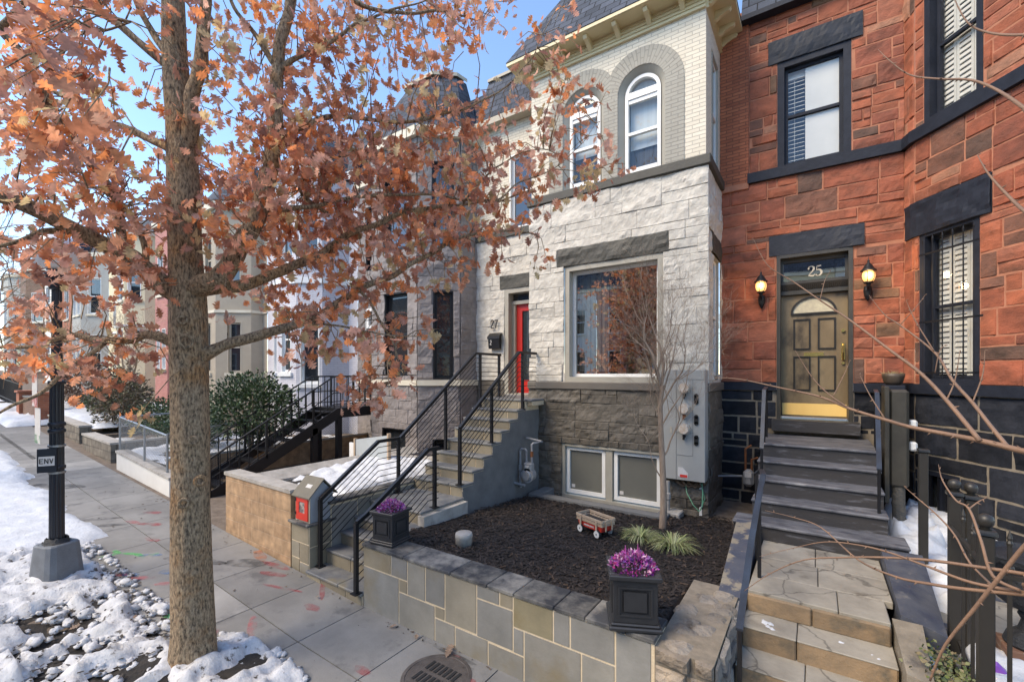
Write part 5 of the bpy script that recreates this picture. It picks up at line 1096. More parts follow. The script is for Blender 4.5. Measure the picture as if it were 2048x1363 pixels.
# ------------------------------------------------------------------ snow
def snow_sheet(name, x0,x1,y0,y1,zf,step,thr,amp,seed,mat='snow',label=None,freq=1.6,edge=.25,mask=None):
    nx,ny = max(2,round((x1-x0)/step)),max(2,round((y1-y0)/step)); H = {}; q = MB(); idx = {}
    for j in range(ny+1):
        for i in range(nx+1):
            x,y = x0+(x1-x0)*i/nx, y0+(y1-y0)*j/ny
            e = min(1,min(i,nx-i)*step/edge,min(j,ny-j)*step/edge)
            h = (fbm(x*freq+seed,y*freq,seed,4)*.5+.5+(mask(x,y) if mask else 0))*e-thr
            H[i,j] = h
            hh = max(h,-.02); k = min(1,max(0,hh)/.22); k = k**.6
            idx[i,j] = len(q.v); q.v.append((x,y,zf(x,y)-.012+amp*k*(.75+.45*fn(x*7,y*7,seed))+.018*fn(x*25,y*25,seed)*(k>0)+.008*fn(x*70,y*70,seed)*(k>0))); q.c.append((1,1,1))
    for j in range(ny):
        for i in range(nx):
            if max(H[i,j],H[i+1,j],H[i,j+1],H[i+1,j+1]) > 0: q.f.append((idx[i,j],idx[i+1,j],idx[i+1,j+1],idx[i,j+1]))
    o = q.build(name, M[mat], None, True, uv=False)
    return tag(o,label,None,None,'stuff')
gzf = lambda x,y: gz(x)
snow_sheet('snow',-20,-8.6,-1.0,2.35,gzf,.09,.30,.13,4,'snow','old snow covering the tree strip beyond the lamp post',1.2,.5,lambda x,y: .35-max(0,y-1.7)*.6)
snow_sheet('snow',-8.9,-2.6,-1.1,1.85,gzf,.04,.44,.17,9,'snow_dirty','patchy snow on the soil strip around the oak trunk',2.3,.18,lambda x,y: (-x-5.6)*.10-(.17 if -6.9<x<-5.4 and .8<y<1.75 else 0)-(.22 if -4.6<x<-3.6 and .9<y<1.7 else 0)+ (.12 if y<.9 else 0))
# snow chunks
q = MB(); rr = random.Random(21)
for i in range(1300):
    x = rr.uniform(-9.2,-2.6); y = rr.choice([rr.uniform(1.2,1.95),rr.uniform(.2,1.9)])
    if -4.95 < x < -3.35 and rr.random() < .5: y = rr.uniform(1.6,2.32-.15*abs(x+4.1))
    if x > -3.35 and y > 1.6: continue
    if (x+4.69)**2+(y-1.74)**2 < .3**2: continue
    s_ = rr.uniform(.007,.05)*(1 if rr.random() < .88 else 1.6); N1,N2 = 8,5; vs = []; fx = rr.uniform(.8,1.5); ro = rr.uniform(0,3.1)
    for a in range(N2+1):
        for b in range(N1):
            t=PI*a/N2; p=2*PI*b/N1+ro; k=s_*(1+.75*fn(math.sin(t)*math.cos(p)*1.5+i*3,math.sin(t)*math.sin(p)*1.5,math.cos(t)*1.5+i))
            vs.append((x+fx*k*math.sin(t)*math.cos(p),y+k*math.sin(t)*math.sin(p),gz(x)+.4*s_+.62*k*math.cos(t)))
    q.add(vs,[(a*N1+b,a*N1+(b+1)%N1,(a+1)*N1+(b+1)%N1,(a+1)*N1+b) for a in range(N2) for b in range(N1)])
tag(q.build('snow_chunks', M['snow_dirty'], None, True, uv=False),'loose chunks of frozen snow at the sidewalk edge',None,None,'stuff')
# soil of the strip
q = MB(); nx,ny = 120,34; X0,X1,Y0,Y1 = -10,-1.5,-1.1,1.73
vs = [(X0+(X1-X0)*i/nx,Y0+(Y1-Y0)*j/ny,gz(X0+(X1-X0)*i/nx)-.02+.035*fbm((X0+(X1-X0)*i/nx)*3,(Y0+(Y1-Y0)*j/ny)*3,2,4)-(.05 if j==ny else 0)+.10*math.exp(-((X0+(X1-X0)*i/nx+4.69)**2+(Y0+(Y1-Y0)*j/ny-1.74)**2)/.25)) for j in range(ny+1) for i in range(nx+1)]
q.add(vs,[(j*(nx+1)+i,j*(nx+1)+i+1,(j+1)*(nx+1)+i+1,(j+1)*(nx+1)+i) for j in range(ny) for i in range(nx)])
struct(q.build('tree_strip', M['soil'], None, True))
# low heap of soil and snow spilling over the slab beside the trunk
q = MB(); nx,ny = 44,22; X0,X1,Y0,Y1 = -5.0,-3.2,1.62,2.36
def hz(x,y): return .075*(1-((x+4.15)/.88)**2-((y-1.55)/.74)**2)+.03*fbm(x*4,y*4,8,4)
vs = [(X0+(X1-X0)*i/nx,Y0+(Y1-Y0)*j/ny,gz(X0+(X1-X0)*i/nx)+max(-.03,hz(X0+(X1-X0)*i/nx,Y0+(Y1-Y0)*j/ny))) for j in range(ny+1) for i in range(nx+1)]
q.add(vs,[(j*(nx+1)+i,j*(nx+1)+i+1,(j+1)*(nx+1)+i+1,(j+1)*(nx+1)+i) for j in range(ny) for i in range(nx)])
tag(q.build('soil_heap', M['soil'], None, True),'dark soil spilled on the slab beside the oak trunk',None,None,'stuff')
snow_sheet('snow',-5.0,-3.2,1.4,2.36,lambda x,y: gz(x)+max(-.03,hz(x,y)),.03,.50,.12,61,'snow_dirty','broken snow on the spilled soil beside the oak trunk',3.2,.14,lambda x,y: .12)
# crumbs of soil, twigs and dry leaves over the strip and the sidewalk
q = MB()
for i in range(2600):
    x = rr.uniform(-7.5,-2.6); y = rr.uniform(.2,1.95); 
    if x > -3.6 and y > 1.6: continue
    a = rr.uniform(0,6.28); l = rr.uniform(.006,.026); w_ = l*rr.uniform(.2,.7); z = gz(x)+rr.uniform(.0,.07); ca,sa = math.cos(a),math.sin(a); t_ = rr.uniform(-.5,.5)*l
    q.add([(x-ca*l-sa*w_,y-sa*l+ca*w_,z-t_),(x-ca*l+sa*w_,y-sa*l-ca*w_,z),(x+ca*l+sa*w_,y+sa*l-ca*w_,z+t_),(x+ca*l-sa*w_,y+sa*l+ca*w_,z)],[(0,1,2,3)],sc((.035,.028,.022),rr.uniform(.5,2)))
for i in range(130):
    x = rr.uniform(-12,-1.5); y = rr.choice([rr.uniform(1.75,3.3),3.3-abs(rr.gauss(0,.1))]); a = rr.uniform(0,6.28); l = rr.uniform(.005,.02); w_ = l*rr.uniform(.2,.6); ca,sa = math.cos(a),math.sin(a); z = gz(x)+.006
    q.add([(x-ca*l-sa*w_,y-sa*l+ca*w_,z),(x-ca*l+sa*w_,y-sa*l-ca*w_,z+.006),(x+ca*l+sa*w_,y+sa*l-ca*w_,z),(x+ca*l-sa*w_,y+sa*l+ca*w_,z+.008)],[(0,1,2,3)],sc(rr.choice([(.10,.06,.035),(.04,.033,.028),(.16,.10,.06)]),rr.uniform(.7,1.3)))
tag(q.build('litter', M['chips'], None, uv=False),'crumbs of soil and leaf litter on the strip and sidewalk',None,None,'stuff')
snow_sheet('snow',.95,5.5,6.45,8.5,lambda x,y: .46+.35*max(0,(y-6.6)/2)*math.exp(-((x-1.2)**2)/1.2),.07,.20,.22,31,'snow','smooth snow heaped in the areaway beside the bronze cabinet',1.3,.15)
snow_sheet('snow',.72,1.3,5.6,8.2,lambda x,y: .50+.12*(y-6),.05,.25,.26,35,'snow','snow drift around the ribbed stem of the bronze cabinet',1.2,.1)
snow_sheet('snow',.95,5.5,4.05,5.15,lambda x,y: .47,.06,.15,.16,33,'snow','smooth snow behind the pickets of the iron fence',1.5,.12)
snow_sheet('snow',.56,.99,4.0,4.72,lambda x,y: .34+.36*(1-(x-.56)/.43)*(y-3.9)/.8,.025,.48,.10,37,'snow','bits of snow among the ivy',4.5,.1)
snow_sheet('snow',-.54,.5,4.33,4.62,lambda x,y: .54,.02,.68,.03,39,'snow','thin snow left in the corners of the brown stone steps',5,.04,lambda x,y: (abs(x)-.3)*1.1)
snow_sheet('snow',-7.7,-5.66,4.0,6.4,lambda x,y: .86+.05*(y-4),.05,.26,.13,41,'snow','smooth snow on the raised bed beside the bluestone steps',1.1,.25,lambda x,y: .25 if x > -7.0 else -.05)
snow_sheet('snow',-16.8,-11.3,3.6,8.3,lambda x,y: .80,.10,.36,.12,43,'snow','snow in the fenced front yard with the evergreen bush',1.0,.3)
snow_sheet('snow',-26,-17,3.7,7.3,lambda x,y: gz(x)+.42,.15,.42,.14,45,'snow','snow in the farther front yards',.8,.3)
snow_sheet('snow',-40,-21.5,2.6,4.2,lambda x,y: gz(x)+.02,.15,.42,.2,47,'snow','snow shovelled against the far garden walls',.7,.3)
snow_sheet('snow',-.98,-.55,3.6,4.6,lambda x,y: .66,.03,.62,.04,49,'snow','traces of snow on the rubble pier',6,.05)
# ------------------------------------------------------------------ the other row houses
def house(label, pts, mat, z0, zt, wins, roof='slate', bands=(), frame='white_pvc', bayroof=None, stone=None, depth=5, rh=1.5, sill='cream', cat='house', sgn=1):
    t = thing('row_house', label, cat, ((pts[0][0]+pts[-1][0])/2, pts[0][1], 0))
    Fs = [Facet(a,b) for a,b in zip(pts,pts[1:])]; bk = MB(); st_ = MB(); r_ = random.Random(len(label))
    for i,F in enumerate(Fs):
        hs = [w[1:5] for w in wins if w[0] == i]
        backing(F,0,F.L,z0,zt,hs,bk)
        if stone: ashlar(st_,F,0,F.L,z0,zt-.1,hs+[(0,F.L,2.43,2.56)],r_,stone[1],(.27,.38),(.35,.8),.055,.045,.0025,.2,lift=.012)
    if stone: st_.build('stone_facing', M[stone[0]], t)
    bk.build('wall', M[mat], t)
    for w in wins:
        o = window(Fs[w[0]],*w[1:5],t,w[5] if len(w) > 5 else frame,w[6] if len(w) > 6 else 'glass_dark',.06,.1,w[5] if len(w) > 5 else frame,(w[4]-w[3]) > .8)
        if sill and (w[4]-w[3]) > .8: q = MB(); q.fbox(Fs[w[0]],w[1]-.08,w[2]+.08,w[3]-.11,w[3],-.05,.07); q.build('sill', M[sill], o)
    for (a,b,m_,pr_) in bands:
        q = MB()
        for F in Fs: q.fbox(F,-.01,F.L+.01,a,b,-.02,pr_)
        q.build('band', M[m_], t)
    x0,x1 = sorted((pts[0][0],pts[-1][0])); y = pts[0][1]; s = sgn
    if roof:
        q = MB(); q.hexa([(x0,y-.15*s,zt),(x1,y-.15*s,zt),(x1,y+depth*s,zt),(x0,y+depth*s,zt),(x0,y+.55*s,zt+rh),(x1,y+.55*s,zt+rh),(x1,y+depth*s,zt+rh),(x0,y+depth*s,zt+rh)]); q.build('roof', M[roof], t)
    q = MB()
    for F in Fs: q.fbox(F,-.03,F.L+.03,zt-.18,zt+.06,-.03,.14)
    q.build('cornice', M[sill or 'cream'], t)
    if bayroof:
        i0,i1,h,ins = bayroof; P_ = pts[i0:i1+1]; c = (sum(p[0] for p in P_)/len(P_), max(p[1] for p in P_)); q = MB(); n = len(P_)
        vs = [(c[0]+(p[0]-c[0])*1.1,c[1]+(p[1]-c[1])*1.12,zt+.05) for p in P_]+[(c[0]+(p[0]-c[0])*ins,c[1]+(p[1]-c[1])*ins+.25,zt+h) for p in P_]
        q.add(vs,[(i,i+1,n+i+1,n+i) for i in range(n-1)]+[tuple(range(n,2*n))]); q.build('turret_roof', M[roof or 'slate'], t)
        if ins > .2:
            q = MB(); k = ins*1.08; q.add([(c[0]+(p[0]-c[0])*k,c[1]+(p[1]-c[1])*k+.22,zt+h+z) for z in (0,.09) for p in P_],[(i,i+1,n+i+1,n+i) for i in range(n-1)]+[tuple(range(n,2*n))]); q.build('roof_cap', M['lib_trim'], t)
    return t,Fs
gcol = lambda r: sc((1,1,1), r.uniform(.88,1.1))
p29 = [(-11.63,8.7),(-10.05,8.7),(-9.45,7.5),(-7.8,7.5),(-7.05,8.15),(-6.985,8.7)]
t29,F29 = house('grey rock faced stone row house with faceted bay and black framed windows', p29, 'grey_mortar', -.1, 8.5,
  [(0,.35,1.45,1.95,4.75,'white_pvc'),(2,.50,1.32,2.66,4.70,'black_iron'),(3,.36,.84,2.58,4.68,'black_iron'),(2,.40,1.25,.70,1.36,'black_iron'),(3,.35,.82,.85,1.15,'black_iron'),(2,.45,1.3,5.75,7.75,'black_iron'),(3,.33,.86,5.75,7.75,'black_iron'),(0,.4,1.3,5.8,7.7,'black_iron')],
  bands=[(2.43,2.56,'cream',.07),(5.5,5.62,'stone_grey',.05)], frame='black_iron', bayroof=(1,5,1.75,.58), stone=('stone_grey',gcol), sill=None)
q = MB(); F = F29[0]; q.fbox(F,.45,1.35,1.95,4.08,-.08,-.02)
for k in range(6): q.fbox(F,.50+k*.15,.525+k*.15,2.0,4.0,-.02,.005)
q.build('iron_gate_door', M['wood_brown'], t29)
q = MB(); bars(q,F,.42,1.38,4.08,4.68,.09,-.06,.02); q.build('transom_frame', M['white_pvc'], t29)
p31 = [(-17.0,8.7),(-15.4,8.7),(-14.75,7.75),(-13.9,7.42),(-13.0,7.5),(-12.35,7.95),(-12.1,8.7),(-11.66,8.7)]
t31,F31 = house('lavender painted brick row house with rounded bay and white trimmed windows', p31, 'lavender', 0, 8.9,
  [(3,.18,.66,2.75,4.8),(4,.12,.72,2.4,4.8),(3,.15,.75,6.1,7.9),(4,.1,.7,6.1,7.9),(2,.15,.75,2.75,4.8),(2,.15,.75,6.1,7.9),(0,.4,1.3,2.5,4.8)], bands=[(5.45,5.62,'white_pvc',.06),(2.22,2.28,'lavender',.03)], bayroof=(1,6,2.0,.2), sill='white_pvc')
p33 = [(-22.0,8.7),(-20.5,8.7),(-19.6,7.5),(-18.37,7.5),(-17.4,8.3),(-17.35,8.7),(-17.02,8.7)]
house('tan stucco row house with angular bay and cream sills, behind the evergreen bush', p33, 'stucco_tan', 0, 9.0, [(2,.35,.85,2.75,4.65),(3,.42,.92,2.75,4.65),(2,.35,.9,6.1,7.9),(3,.35,.9,6.1,7.9),(0,.3,1.2,2.6,4.8)], bands=[(4.98,5.08,'cream',.05)], frame='lib_trim', bayroof=(1,5,1.9,.3))
p35 = [(-25.72,8.7),(-25.1,8.7),(-24.6,7.6),(-23.2,7.6),(-22.6,8.3),(-22.5,8.7),(-22.02,8.7)]
house('rose painted brick row house with narrow white windows', p35, 'brick_pink', .3, 9.4, [(2,.2,.55,2.9,4.7),(2,.8,1.2,2.9,4.7),(3,.2,.6,2.9,4.7),(2,.3,.9,6.2,8),(3,.15,.65,6.2,8)], bands=[], bayroof=(1,5,2.0,.2))
p37 = [(-34.0,8.3),(-29.2,8.3),(-28.8,7.3),(-27.6,7.3),(-26.9,7.9),(-26.6,8.7),(-25.74,8.7)]
t37,F37 = house('long cream stucco row house with a pale bay', p37, 'stucco_cream', .3, 9.6, [(0,.8,1.6,5.5,6.9),(0,3.2,4.0,5.5,6.9),(0,1.0,1.8,2.9,4.6),(0,3.2,4.0,2.9,4.6),(2,.15,1.05,4.2,4.9),(3,.1,.8,4.2,4.9),(2,.2,1.0,6.3,8.0),(3,.15,.75,6.3,8)], bands=[(5.0,5.1,'white_pvc',.06)], roof='slate')
house('grey row house with paired tall white windows', [(-38.3,8.2),(-37.2,7.4),(-35.4,7.4),(-34.02,8.3)], 'stucco_grey', .3, 9.7, [(1,.15,.75,2.9,5.0),(1,1.0,1.6,2.9,5.0),(2,.4,1.2,2.9,5),(1,.15,.75,6.2,8.3),(1,1.0,1.6,6.2,8.3),(2,.4,1.2,6.2,8.3)])
house('narrow orange red brick row house far along the street', [(-40.7,7.6),(-38.32,7.6)], 'brick_orange', .3, 9.9, [(0,.6,1.6,3,5),(0,.6,1.6,6.2,8.2)])
house('white painted row house far along the street', [(-47,8.2),(-44.6,8.2),(-43.6,7.3),(-41.8,7.3),(-40.72,8.2)], 'stucco_white', .3, 10.2, [(2,.3,1.4,3,5.2),(3,.3,1.0,3,5.2),(2,.3,1.4,6.4,8.6),(3,.3,1.0,6.4,8.6),(0,.6,1.6,3,5.2)])
house('brown brick row house beyond the white painted one', [(-54,8.2),(-51,7.2),(-49,7.2),(-47.02,8.2)], 'brick_brown', .3, 10.6, [(1,.5,1.5,3,5.2),(2,.5,1.5,3,5.2),(1,.5,1.5,6.6,8.8),(2,.5,1.5,6.6,8.8)])
house('last visible grey row house at the far end of the street', [(-66,8.2),(-58,7.2),(-56,7.2),(-54.02,8.2)], 'stucco_grey', .3, 11, [(1,.5,1.5,3,5.2),(2,.5,1.5,3,5.2),(1,.5,1.5,6.6,8.8),(2,.5,1.5,6.6,8.8)])
# houses across the street, behind the viewer (they throw warm light back and show in the windows)
for i,(xa,xb,m_,lb) in enumerate(((-46,-38,'stucco_cream','cream row house across the street, farthest left'),(-38,-30,'brick_orange','orange brick row house across the street, beside the farthest one'),(-30,-22,'stucco_tan','tan row house across the street behind the viewer'),(-22,-14,'stucco_white','white row house across the street behind the viewer'),(-14,-6.5,'brick_pink','rose brick row house across the street behind the viewer'),(-6.5,1,'stucco_cream','pale cream row house directly behind the viewer across the street'),(1,9,'stucco_white','white row house across the street, behind the viewer at right'),(9,17,'stucco_tan','tan row house across the street, farthest right'))):
    W_ = xb-xa; ws = []
    for z0,z1 in ((2.4,4.5),(5.8,7.8)): ws += [(0,W_*k,W_*k+1.0,z0,z1) for k in (.12,.42,.74)]
    house(lb,[(xb,-17),(xa+.02,-17)],m_,-.2,9.3,ws,sgn=-1)

# ------------------------------------------------------------------ garden walls along the street
def wall(label, x0,x1,y0,y1,zt0,zt1,m,cap=None,name='garden_wall'):
    q = MB(); q.hexa([(x0,y0,gz(x0)-.1),(x1,y0,gz(x1)-.1),(x1,y1,gz(x1)-.1),(x0,y1,gz(x0)-.1),(x0,y0,zt0),(x1,y0,zt1),(x1,y1,zt1),(x0,y1,zt0)])
    t = thing(name,label,'wall',((x0+x1)/2,y0,gz(x0))); q.build('body', M[m], t)
    if cap: q = MB(); d=.02; q.hexa([(x0-d,y0-d,zt0),(x1+d,y0-d,zt1),(x1+d,y1+d,zt1),(x0-d,y1+d,zt0),(x0-d,y0-d,zt0+.05),(x1+d,y0-d,zt1+.05),(x1+d,y1+d,zt1+.05),(x0-d,y1+d,zt0+.05)]); q.build('cap', M[cap], t)
    return t
wall('rough tan block garden wall between the oak and the red doored box',-7.79,-5.905,3.33,3.53,1.10,1.08,'cmu','conc_light')
wall('tan block areaway wall behind the black metal stairs',-11.35,-11.15,3.7,8.65,.86,.90,'cmu','conc_light')
wall('short tan block return wall of the raised snowy bed',-7.80,-7.6,3.54,7.3,.98,.85,'cmu','conc_light')
q = MB(); q.box(-7.59,-5.65,3.54,7.0,.0,.86); struct(q.build('raised_bed', M['soil']))
q = MB(); q.hexa([(-7.6,6.3,.8),(-5.7,6.3,.8),(-5.7,6.5,.8),(-7.6,6.5,.8),(-7.6,6.3,.98),(-5.7,6.3,1.10),(-5.7,6.5,1.10),(-7.6,6.5,.98)]); o = q.build('bed_kerb', M['conc_light']); tag(o,'pale kerb along the back of the snowy raised bed','kerb')
wall('whitewashed concrete retaining wall under the chain link fence',-13.45,-10.35,3.42,3.62,.88,.65,'stucco_white','conc_light')
q = MB(); q.hexa([(-16.9,3.63,.1),(-11.36,3.63,.1),(-11.36,8.6,.1),(-16.9,8.6,.1),(-16.9,3.63,.84),(-11.36,3.63,.70),(-11.36,8.6,.86),(-16.9,8.6,.95)]); struct(q.build('front_yard', M['dirt']))
wall('grey fieldstone garden wall beside the whitewashed wall',-16.6,-14.2,3.5,3.75,1.04,.98,'fieldstone','conc_light')
wall('side return of the grey fieldstone wall',-14.4,-14.15,3.76,5.5,.98,1.0,'fieldstone','conc_light')
wall('low grey fieldstone wall farther along the sidewalk',-21.0,-17.4,3.6,3.85,1.32,1.18,'fieldstone','conc_light')
q = MB(); q.hexa([(-27,3.86,.1),(-16.92,3.86,.1),(-16.92,8.6,.1),(-27,8.6,.1),(-27,3.86,1.4),(-16.92,3.86,.95),(-16.92,8.6,1.0),(-27,8.6,1.5)]); struct(q.build('front_yard', M['dirt']))
wall('brick garden wall with posts in the distance',-25.2,-22.3,3.6,3.85,1.85,1.78,'brick_brown','conc_dark')
for x,lb in ((-25.3,'square brick pier at the far end of the distant brick wall'),(-22.2,'square brick pier at the near end of the distant brick wall')):
    q = MB(); q.bbox(x-.25,x+.25,3.5,3.95,gz(x)-.1,2.0,.01); q.bbox(x-.3,x+.3,3.45,4.0,2.0,2.08,.01); o = q.build('brick_pier', M['brick_orange']); tag(o,lb,'pier')
fz = thing('iron_fence','distant black iron fence beyond the brick piers','fence',(-30,4,1.5))
for i in range(34): q = MB(); x = -26-i*.22; q.box(x-.012,x+.012,3.7,3.724,gz(x)+.1,gz(x)+1.2); q.build('picket', M['black_iron'], fz)
for z in (.25,1.05): q = MB(); q.hexa([(-33.5,3.7,gz(-33.5)+z),(-25.9,3.7,gz(-25.9)+z),(-25.9,3.72,gz(-25.9)+z),(-33.5,3.72,gz(-33.5)+z),(-33.5,3.7,gz(-33.5)+z+.04),(-25.9,3.7,gz(-25.9)+z+.04),(-25.9,3.72,gz(-25.9)+z+.04),(-33.5,3.72,gz(-33.5)+z+.04)]); q.build('rail', M['black_iron'], fz)
# chain link fence
cf = thing('chain_fence','galvanised chain link fence on the whitewashed wall','fence',(-12.3,3.52,.8))
zc = lambda x: .88+(x+13.45)*-.0776
for x in (-13.6,-12.0,-10.75): q = MB(); q.tube([(x,3.52,zc(x)-.2),(x,3.52,zc(x)+.84)],.022,8); q.build('post', M['chain'], cf)
q = MB(); q.tube([(-13.6,3.52,zc(-13.6)+.8),(-10.75,3.52,zc(-10.75)+.8)],.02,8); q.build('top_rail', M['chain'], cf)
q = MB(); q.tube([(-13.6,3.52,zc(-13.6)+.8),(-13.6,8.2,1.75)],.02,8); q.tube([(-10.85,3.52,zc(-10.85)+.8),(-11.25,5.6,1.62),(-11.25,8.4,1.66)],.018,8); q.build('side_rail', M['chain'], cf)
def diag(P_,L_,n,sgn_):
    for i in range(-n,n):
        s0,s1 = i*L_/n, i*L_/n+.8; a = max(0,s0); b = min(L_,s1)
        if b-a < .02: continue
        za,zb = (a-s0),(b-s0)
        if sgn_ < 0: za,zb = .8-za,.8-zb
        q.tube([P_(a,za),P_(b,zb)],.0026,3,False)
for P_,L_,n_ in ((lambda u_,v_: (-13.6+u_,3.52,zc(-13.6+u_)+v_),2.85,38),(lambda u_,v_: (-11.25,4.2+u_,.86+v_),4.2,52)):
    q = MB()
    for s_ in (1,-1): diag(P_,L_,n_,s_)
    q.build('wire_mesh', M['chain'], cf)

# ------------------------------------------------------------------ black metal stairs of the grey house
ms = thing('metal_stairs','black steel stairs with railings climbing to the grey stone house','stairs',(-10.2,6,.2))
q = MB(); q.box(-10.8,-9.78,6.72,8.68,1.62,1.86); q.build('landing', M['black_iron'], ms)
ya,za,yb,zb = 6.72,1.86,3.72,.16
for x in (-10.75,-9.8):
    q = MB(); q.hexa([(x-.02,yb,zb-.12),(x+.02,yb,zb-.12),(x+.02,ya,za-.27),(x-.02,ya,za-.27),(x-.02,yb,zb+.14),(x+.02,yb,zb+.14),(x+.02,ya,za),(x-.02,ya,za)]); q.build('stringer', M['black_iron'], ms)
for i in range(9): k = (i+.5)/9; y = yb+(ya-yb)*k; z = zb+(za-zb)*k; q = MB(); q.box(-10.73,-9.82,y-.12,y+.12,z-.02,z+.015); q.build('tread', M['black_iron'], ms)
def srail(x):
    q = MB(); q.tube([(x,3.85,1.02),(x,6.62,2.64),(x,8.6,2.66)],.02,6); q.build('hand_rail', M['black_iron'], ms)
    q = MB(); q.tube([(x,3.85,.62),(x,6.62,2.24),(x,8.6,2.28)],.012,6); q.tube([(x,3.85,.36),(x,6.62,1.96),(x,8.6,1.96)],.012,6); q.build('lower_rail', M['black_iron'], ms)
    for i in range(26):
        y = 3.9+i*.182; k = min(1,(y-3.85)/2.77); zt = 1.02+1.62*k; z0 = .32+1.6*k if y < 6.62 else 1.86
        big = i%6 == 0; q = MB(); h = .02 if big else .0085; q.box(x-h,x+h,y-h,y+h,z0-(.1 if big else 0),zt); q.build('post' if big else 'baluster', M['black_iron'], ms)
    for (a,b) in ((3.95,4.47),(5.03,5.55)):
        q = MB()
        for i in range(13): y = a+(b-a)*i/12; k = (y-3.85)/2.77; z = .42+1.6*k; q.box(x-.003,x+.003,y-.002,y+.002,z,z+.24)
        for j in range(6): k0,k1 = (a-3.85)/2.77,(b-3.85)/2.77; q.tube([(x,a,.42+1.6*k0+.045*j),(x,b,.42+1.6*k1+.045*j)],.0028,3,False)
        q.build('mesh_panel', M['black_iron'], ms)
srail(-10.75); srail(-9.8)
for x,y,zt in ((-9.84,6.78,1.64),(-9.84,6.12,1.42),(-10.7,6.78,1.64),(-9.84,8.2,1.64)): q = MB(); q.box(x-.06,x+.06,y-.06,y+.06,-.0,zt); q.build('support_post', M['black_iron'], ms)
# white board leaning by the grey house
bd = thing('board','pale grey framed board standing in the raised bed before the grey stone bay','board',(-7.4,5.9,.7))
q = MB(); q.hexa([(-7.95,5.88,.66),(-6.95,5.88,.80),(-6.95,5.91,.80),(-7.95,5.91,.66),(-7.95,5.88,1.34),(-6.95,5.88,1.50),(-6.95,5.91,1.50),(-7.95,5.91,1.34)]); q.build('sheet', mk('pale_board',(.42,.45,.46),(.38,.41,.42),3,.6), bd)
for x,z in ((-7.97,1.36),(-6.93,1.54)): q = MB(); q.box(x-.02,x+.02,5.86,5.93,.6,z); q.build('stile', M['wood_pale'], bd)
q = MB(); q.box(-8.16,-8.02,5.88,5.92,.55,1.26); q.build('side_sheet', M['white_pvc'], bd)
# manhole
mh = thing('manhole_cover','round cast iron slotted manhole cover in the sidewalk','manhole cover',(-2.80,2.92,0))
q = MB(); q.lathe([(.315,-.02),(.315,.006),(.285,.008),(.28,.003),(.001,.003)],-2.80,2.92,0,40); q.build('ring', mk('cast_iron',(.10,.085,.075),(.06,.05,.045),9,.7,.4,40), mh)
q = MB()
for i in range(9):
    for j in (-1,1): x = -2.80+(i-4)*.052; q.box(x-.014,x+.014,2.92+j*.085-.062,2.92+j*.085+.062,.0075,.0095) if abs(i-4) < 4 else None
q.build('slot', M['rubber'], mh)

# ------------------------------------------------------------------ street lamp
lp = thing('street_lamp','navy black street lamp with white globe in a grey concrete foot','street lamp',(-7.5,1.4,.17)); LX,LY = -7.58,1.37
q = MB(); vs = []; 
for z,h,c_ in ((.05,.215,.05),(.12,.212,.05),(.66,.165,.05),(.675,.15,.05)):
    for i in range(24):
        t = 2*PI*i/24; k = (abs(math.cos(t))**5+abs(math.sin(t))**5)**(-1/5); vs.append((LX+h*k*math.cos(t+.35),LY+h*k*math.sin(t+.35),z))
q.add(vs,[(r*24+i,r*24+(i+1)%24,(r+1)*24+(i+1)%24,(r+1)*24+i) for r in range(3) for i in range(24)]+[tuple(range(72,96))]); q.build('foot', M['base_grey'], lp, False)
q = MB(); vs=[]
for j in range(7):
    for i in range(26):
        t = 2*PI*i/26; r = .095+.06*j/6; vs.append((LX+r*math.cos(t),LY+r*math.sin(t),.70+.05*fn(math.cos(t)*3,math.sin(t)*3,j*.7)-.008*j+(.03 if j<2 else 0)))
q.add(vs,[(j*26+i,j*26+(i+1)%26,(j+1)*26+(i+1)%26,(j+1)*26+i) for j in range(6) for i in range(26)]); q.build('crumpled_liner', M['cloth_dark'], lp, True)
def fluted(r0,r1,z0,z1,nf=16):
    q = MB(); n = nf*4; vs = []
    for z,r in ((z0,r0),(z1,r1)):
        for i in range(n): t = 2*PI*i/n; k = r*(1-.07*(i%4 in (1,2,3))); vs.append((LX+k*math.cos(t),LY+k*math.sin(t),z))
    q.add(vs,[(i,(i+1)%n,n+(i+1)%n,n+i) for i in range(n)]); return q
fluted(.072,.064,.66,2.62).build('lower_shaft', M['lamp_post'], lp); fluted(.052,.047,2.62,3.72).build('upper_shaft', M['lamp_post'], lp)
for z,r in ((2.60,.078),(2.10,.078),(2.02,.078),(1.58,.078)): q = MB(); q.lathe([(r-.01,-.025),(r+.002,-.02),(r+.004,0),(r+.002,.02),(r-.02,.03)],LX,LY,z,24); q.build('ring', M['lamp_post'], lp, True)
q = MB(); q.lathe([(.065,0),(.075,.02),(.07,.06),(.08,.10),(.11,.16),(.12,.20),(.09,.22),(.10,.26)],LX,LY,3.72,24); q.build('capital', M['lamp_post'], lp, True)
q = MB(); q.lathe([(.08,-.22)]+[(.235*math.sin(a),-.235*math.cos(a)) for a in [.4+.25*k for k in range(11)]]+[(.05,.235),(.001,.25)],LX,LY,4.17,28); q.build('globe', M['globe'], lp, True)
FL_ = Facet((LX-.06,LY-.22),(LX+.12,LY-.12))
q = MB(); Fs_ = Facet((LX+.02,LY-.20),(LX+.14,LY+.02)); q.fbox(Fs_,.03,.20,1.54,1.82,-.05,.0); sg = q.build('sign_box', M['lamp_post'], lp)
q = MB(); q.fbox(Fs_,.045,.185,1.62,1.73,.001,.004); pl = q.build('plate', M['label_white'], sg)
q = MB()
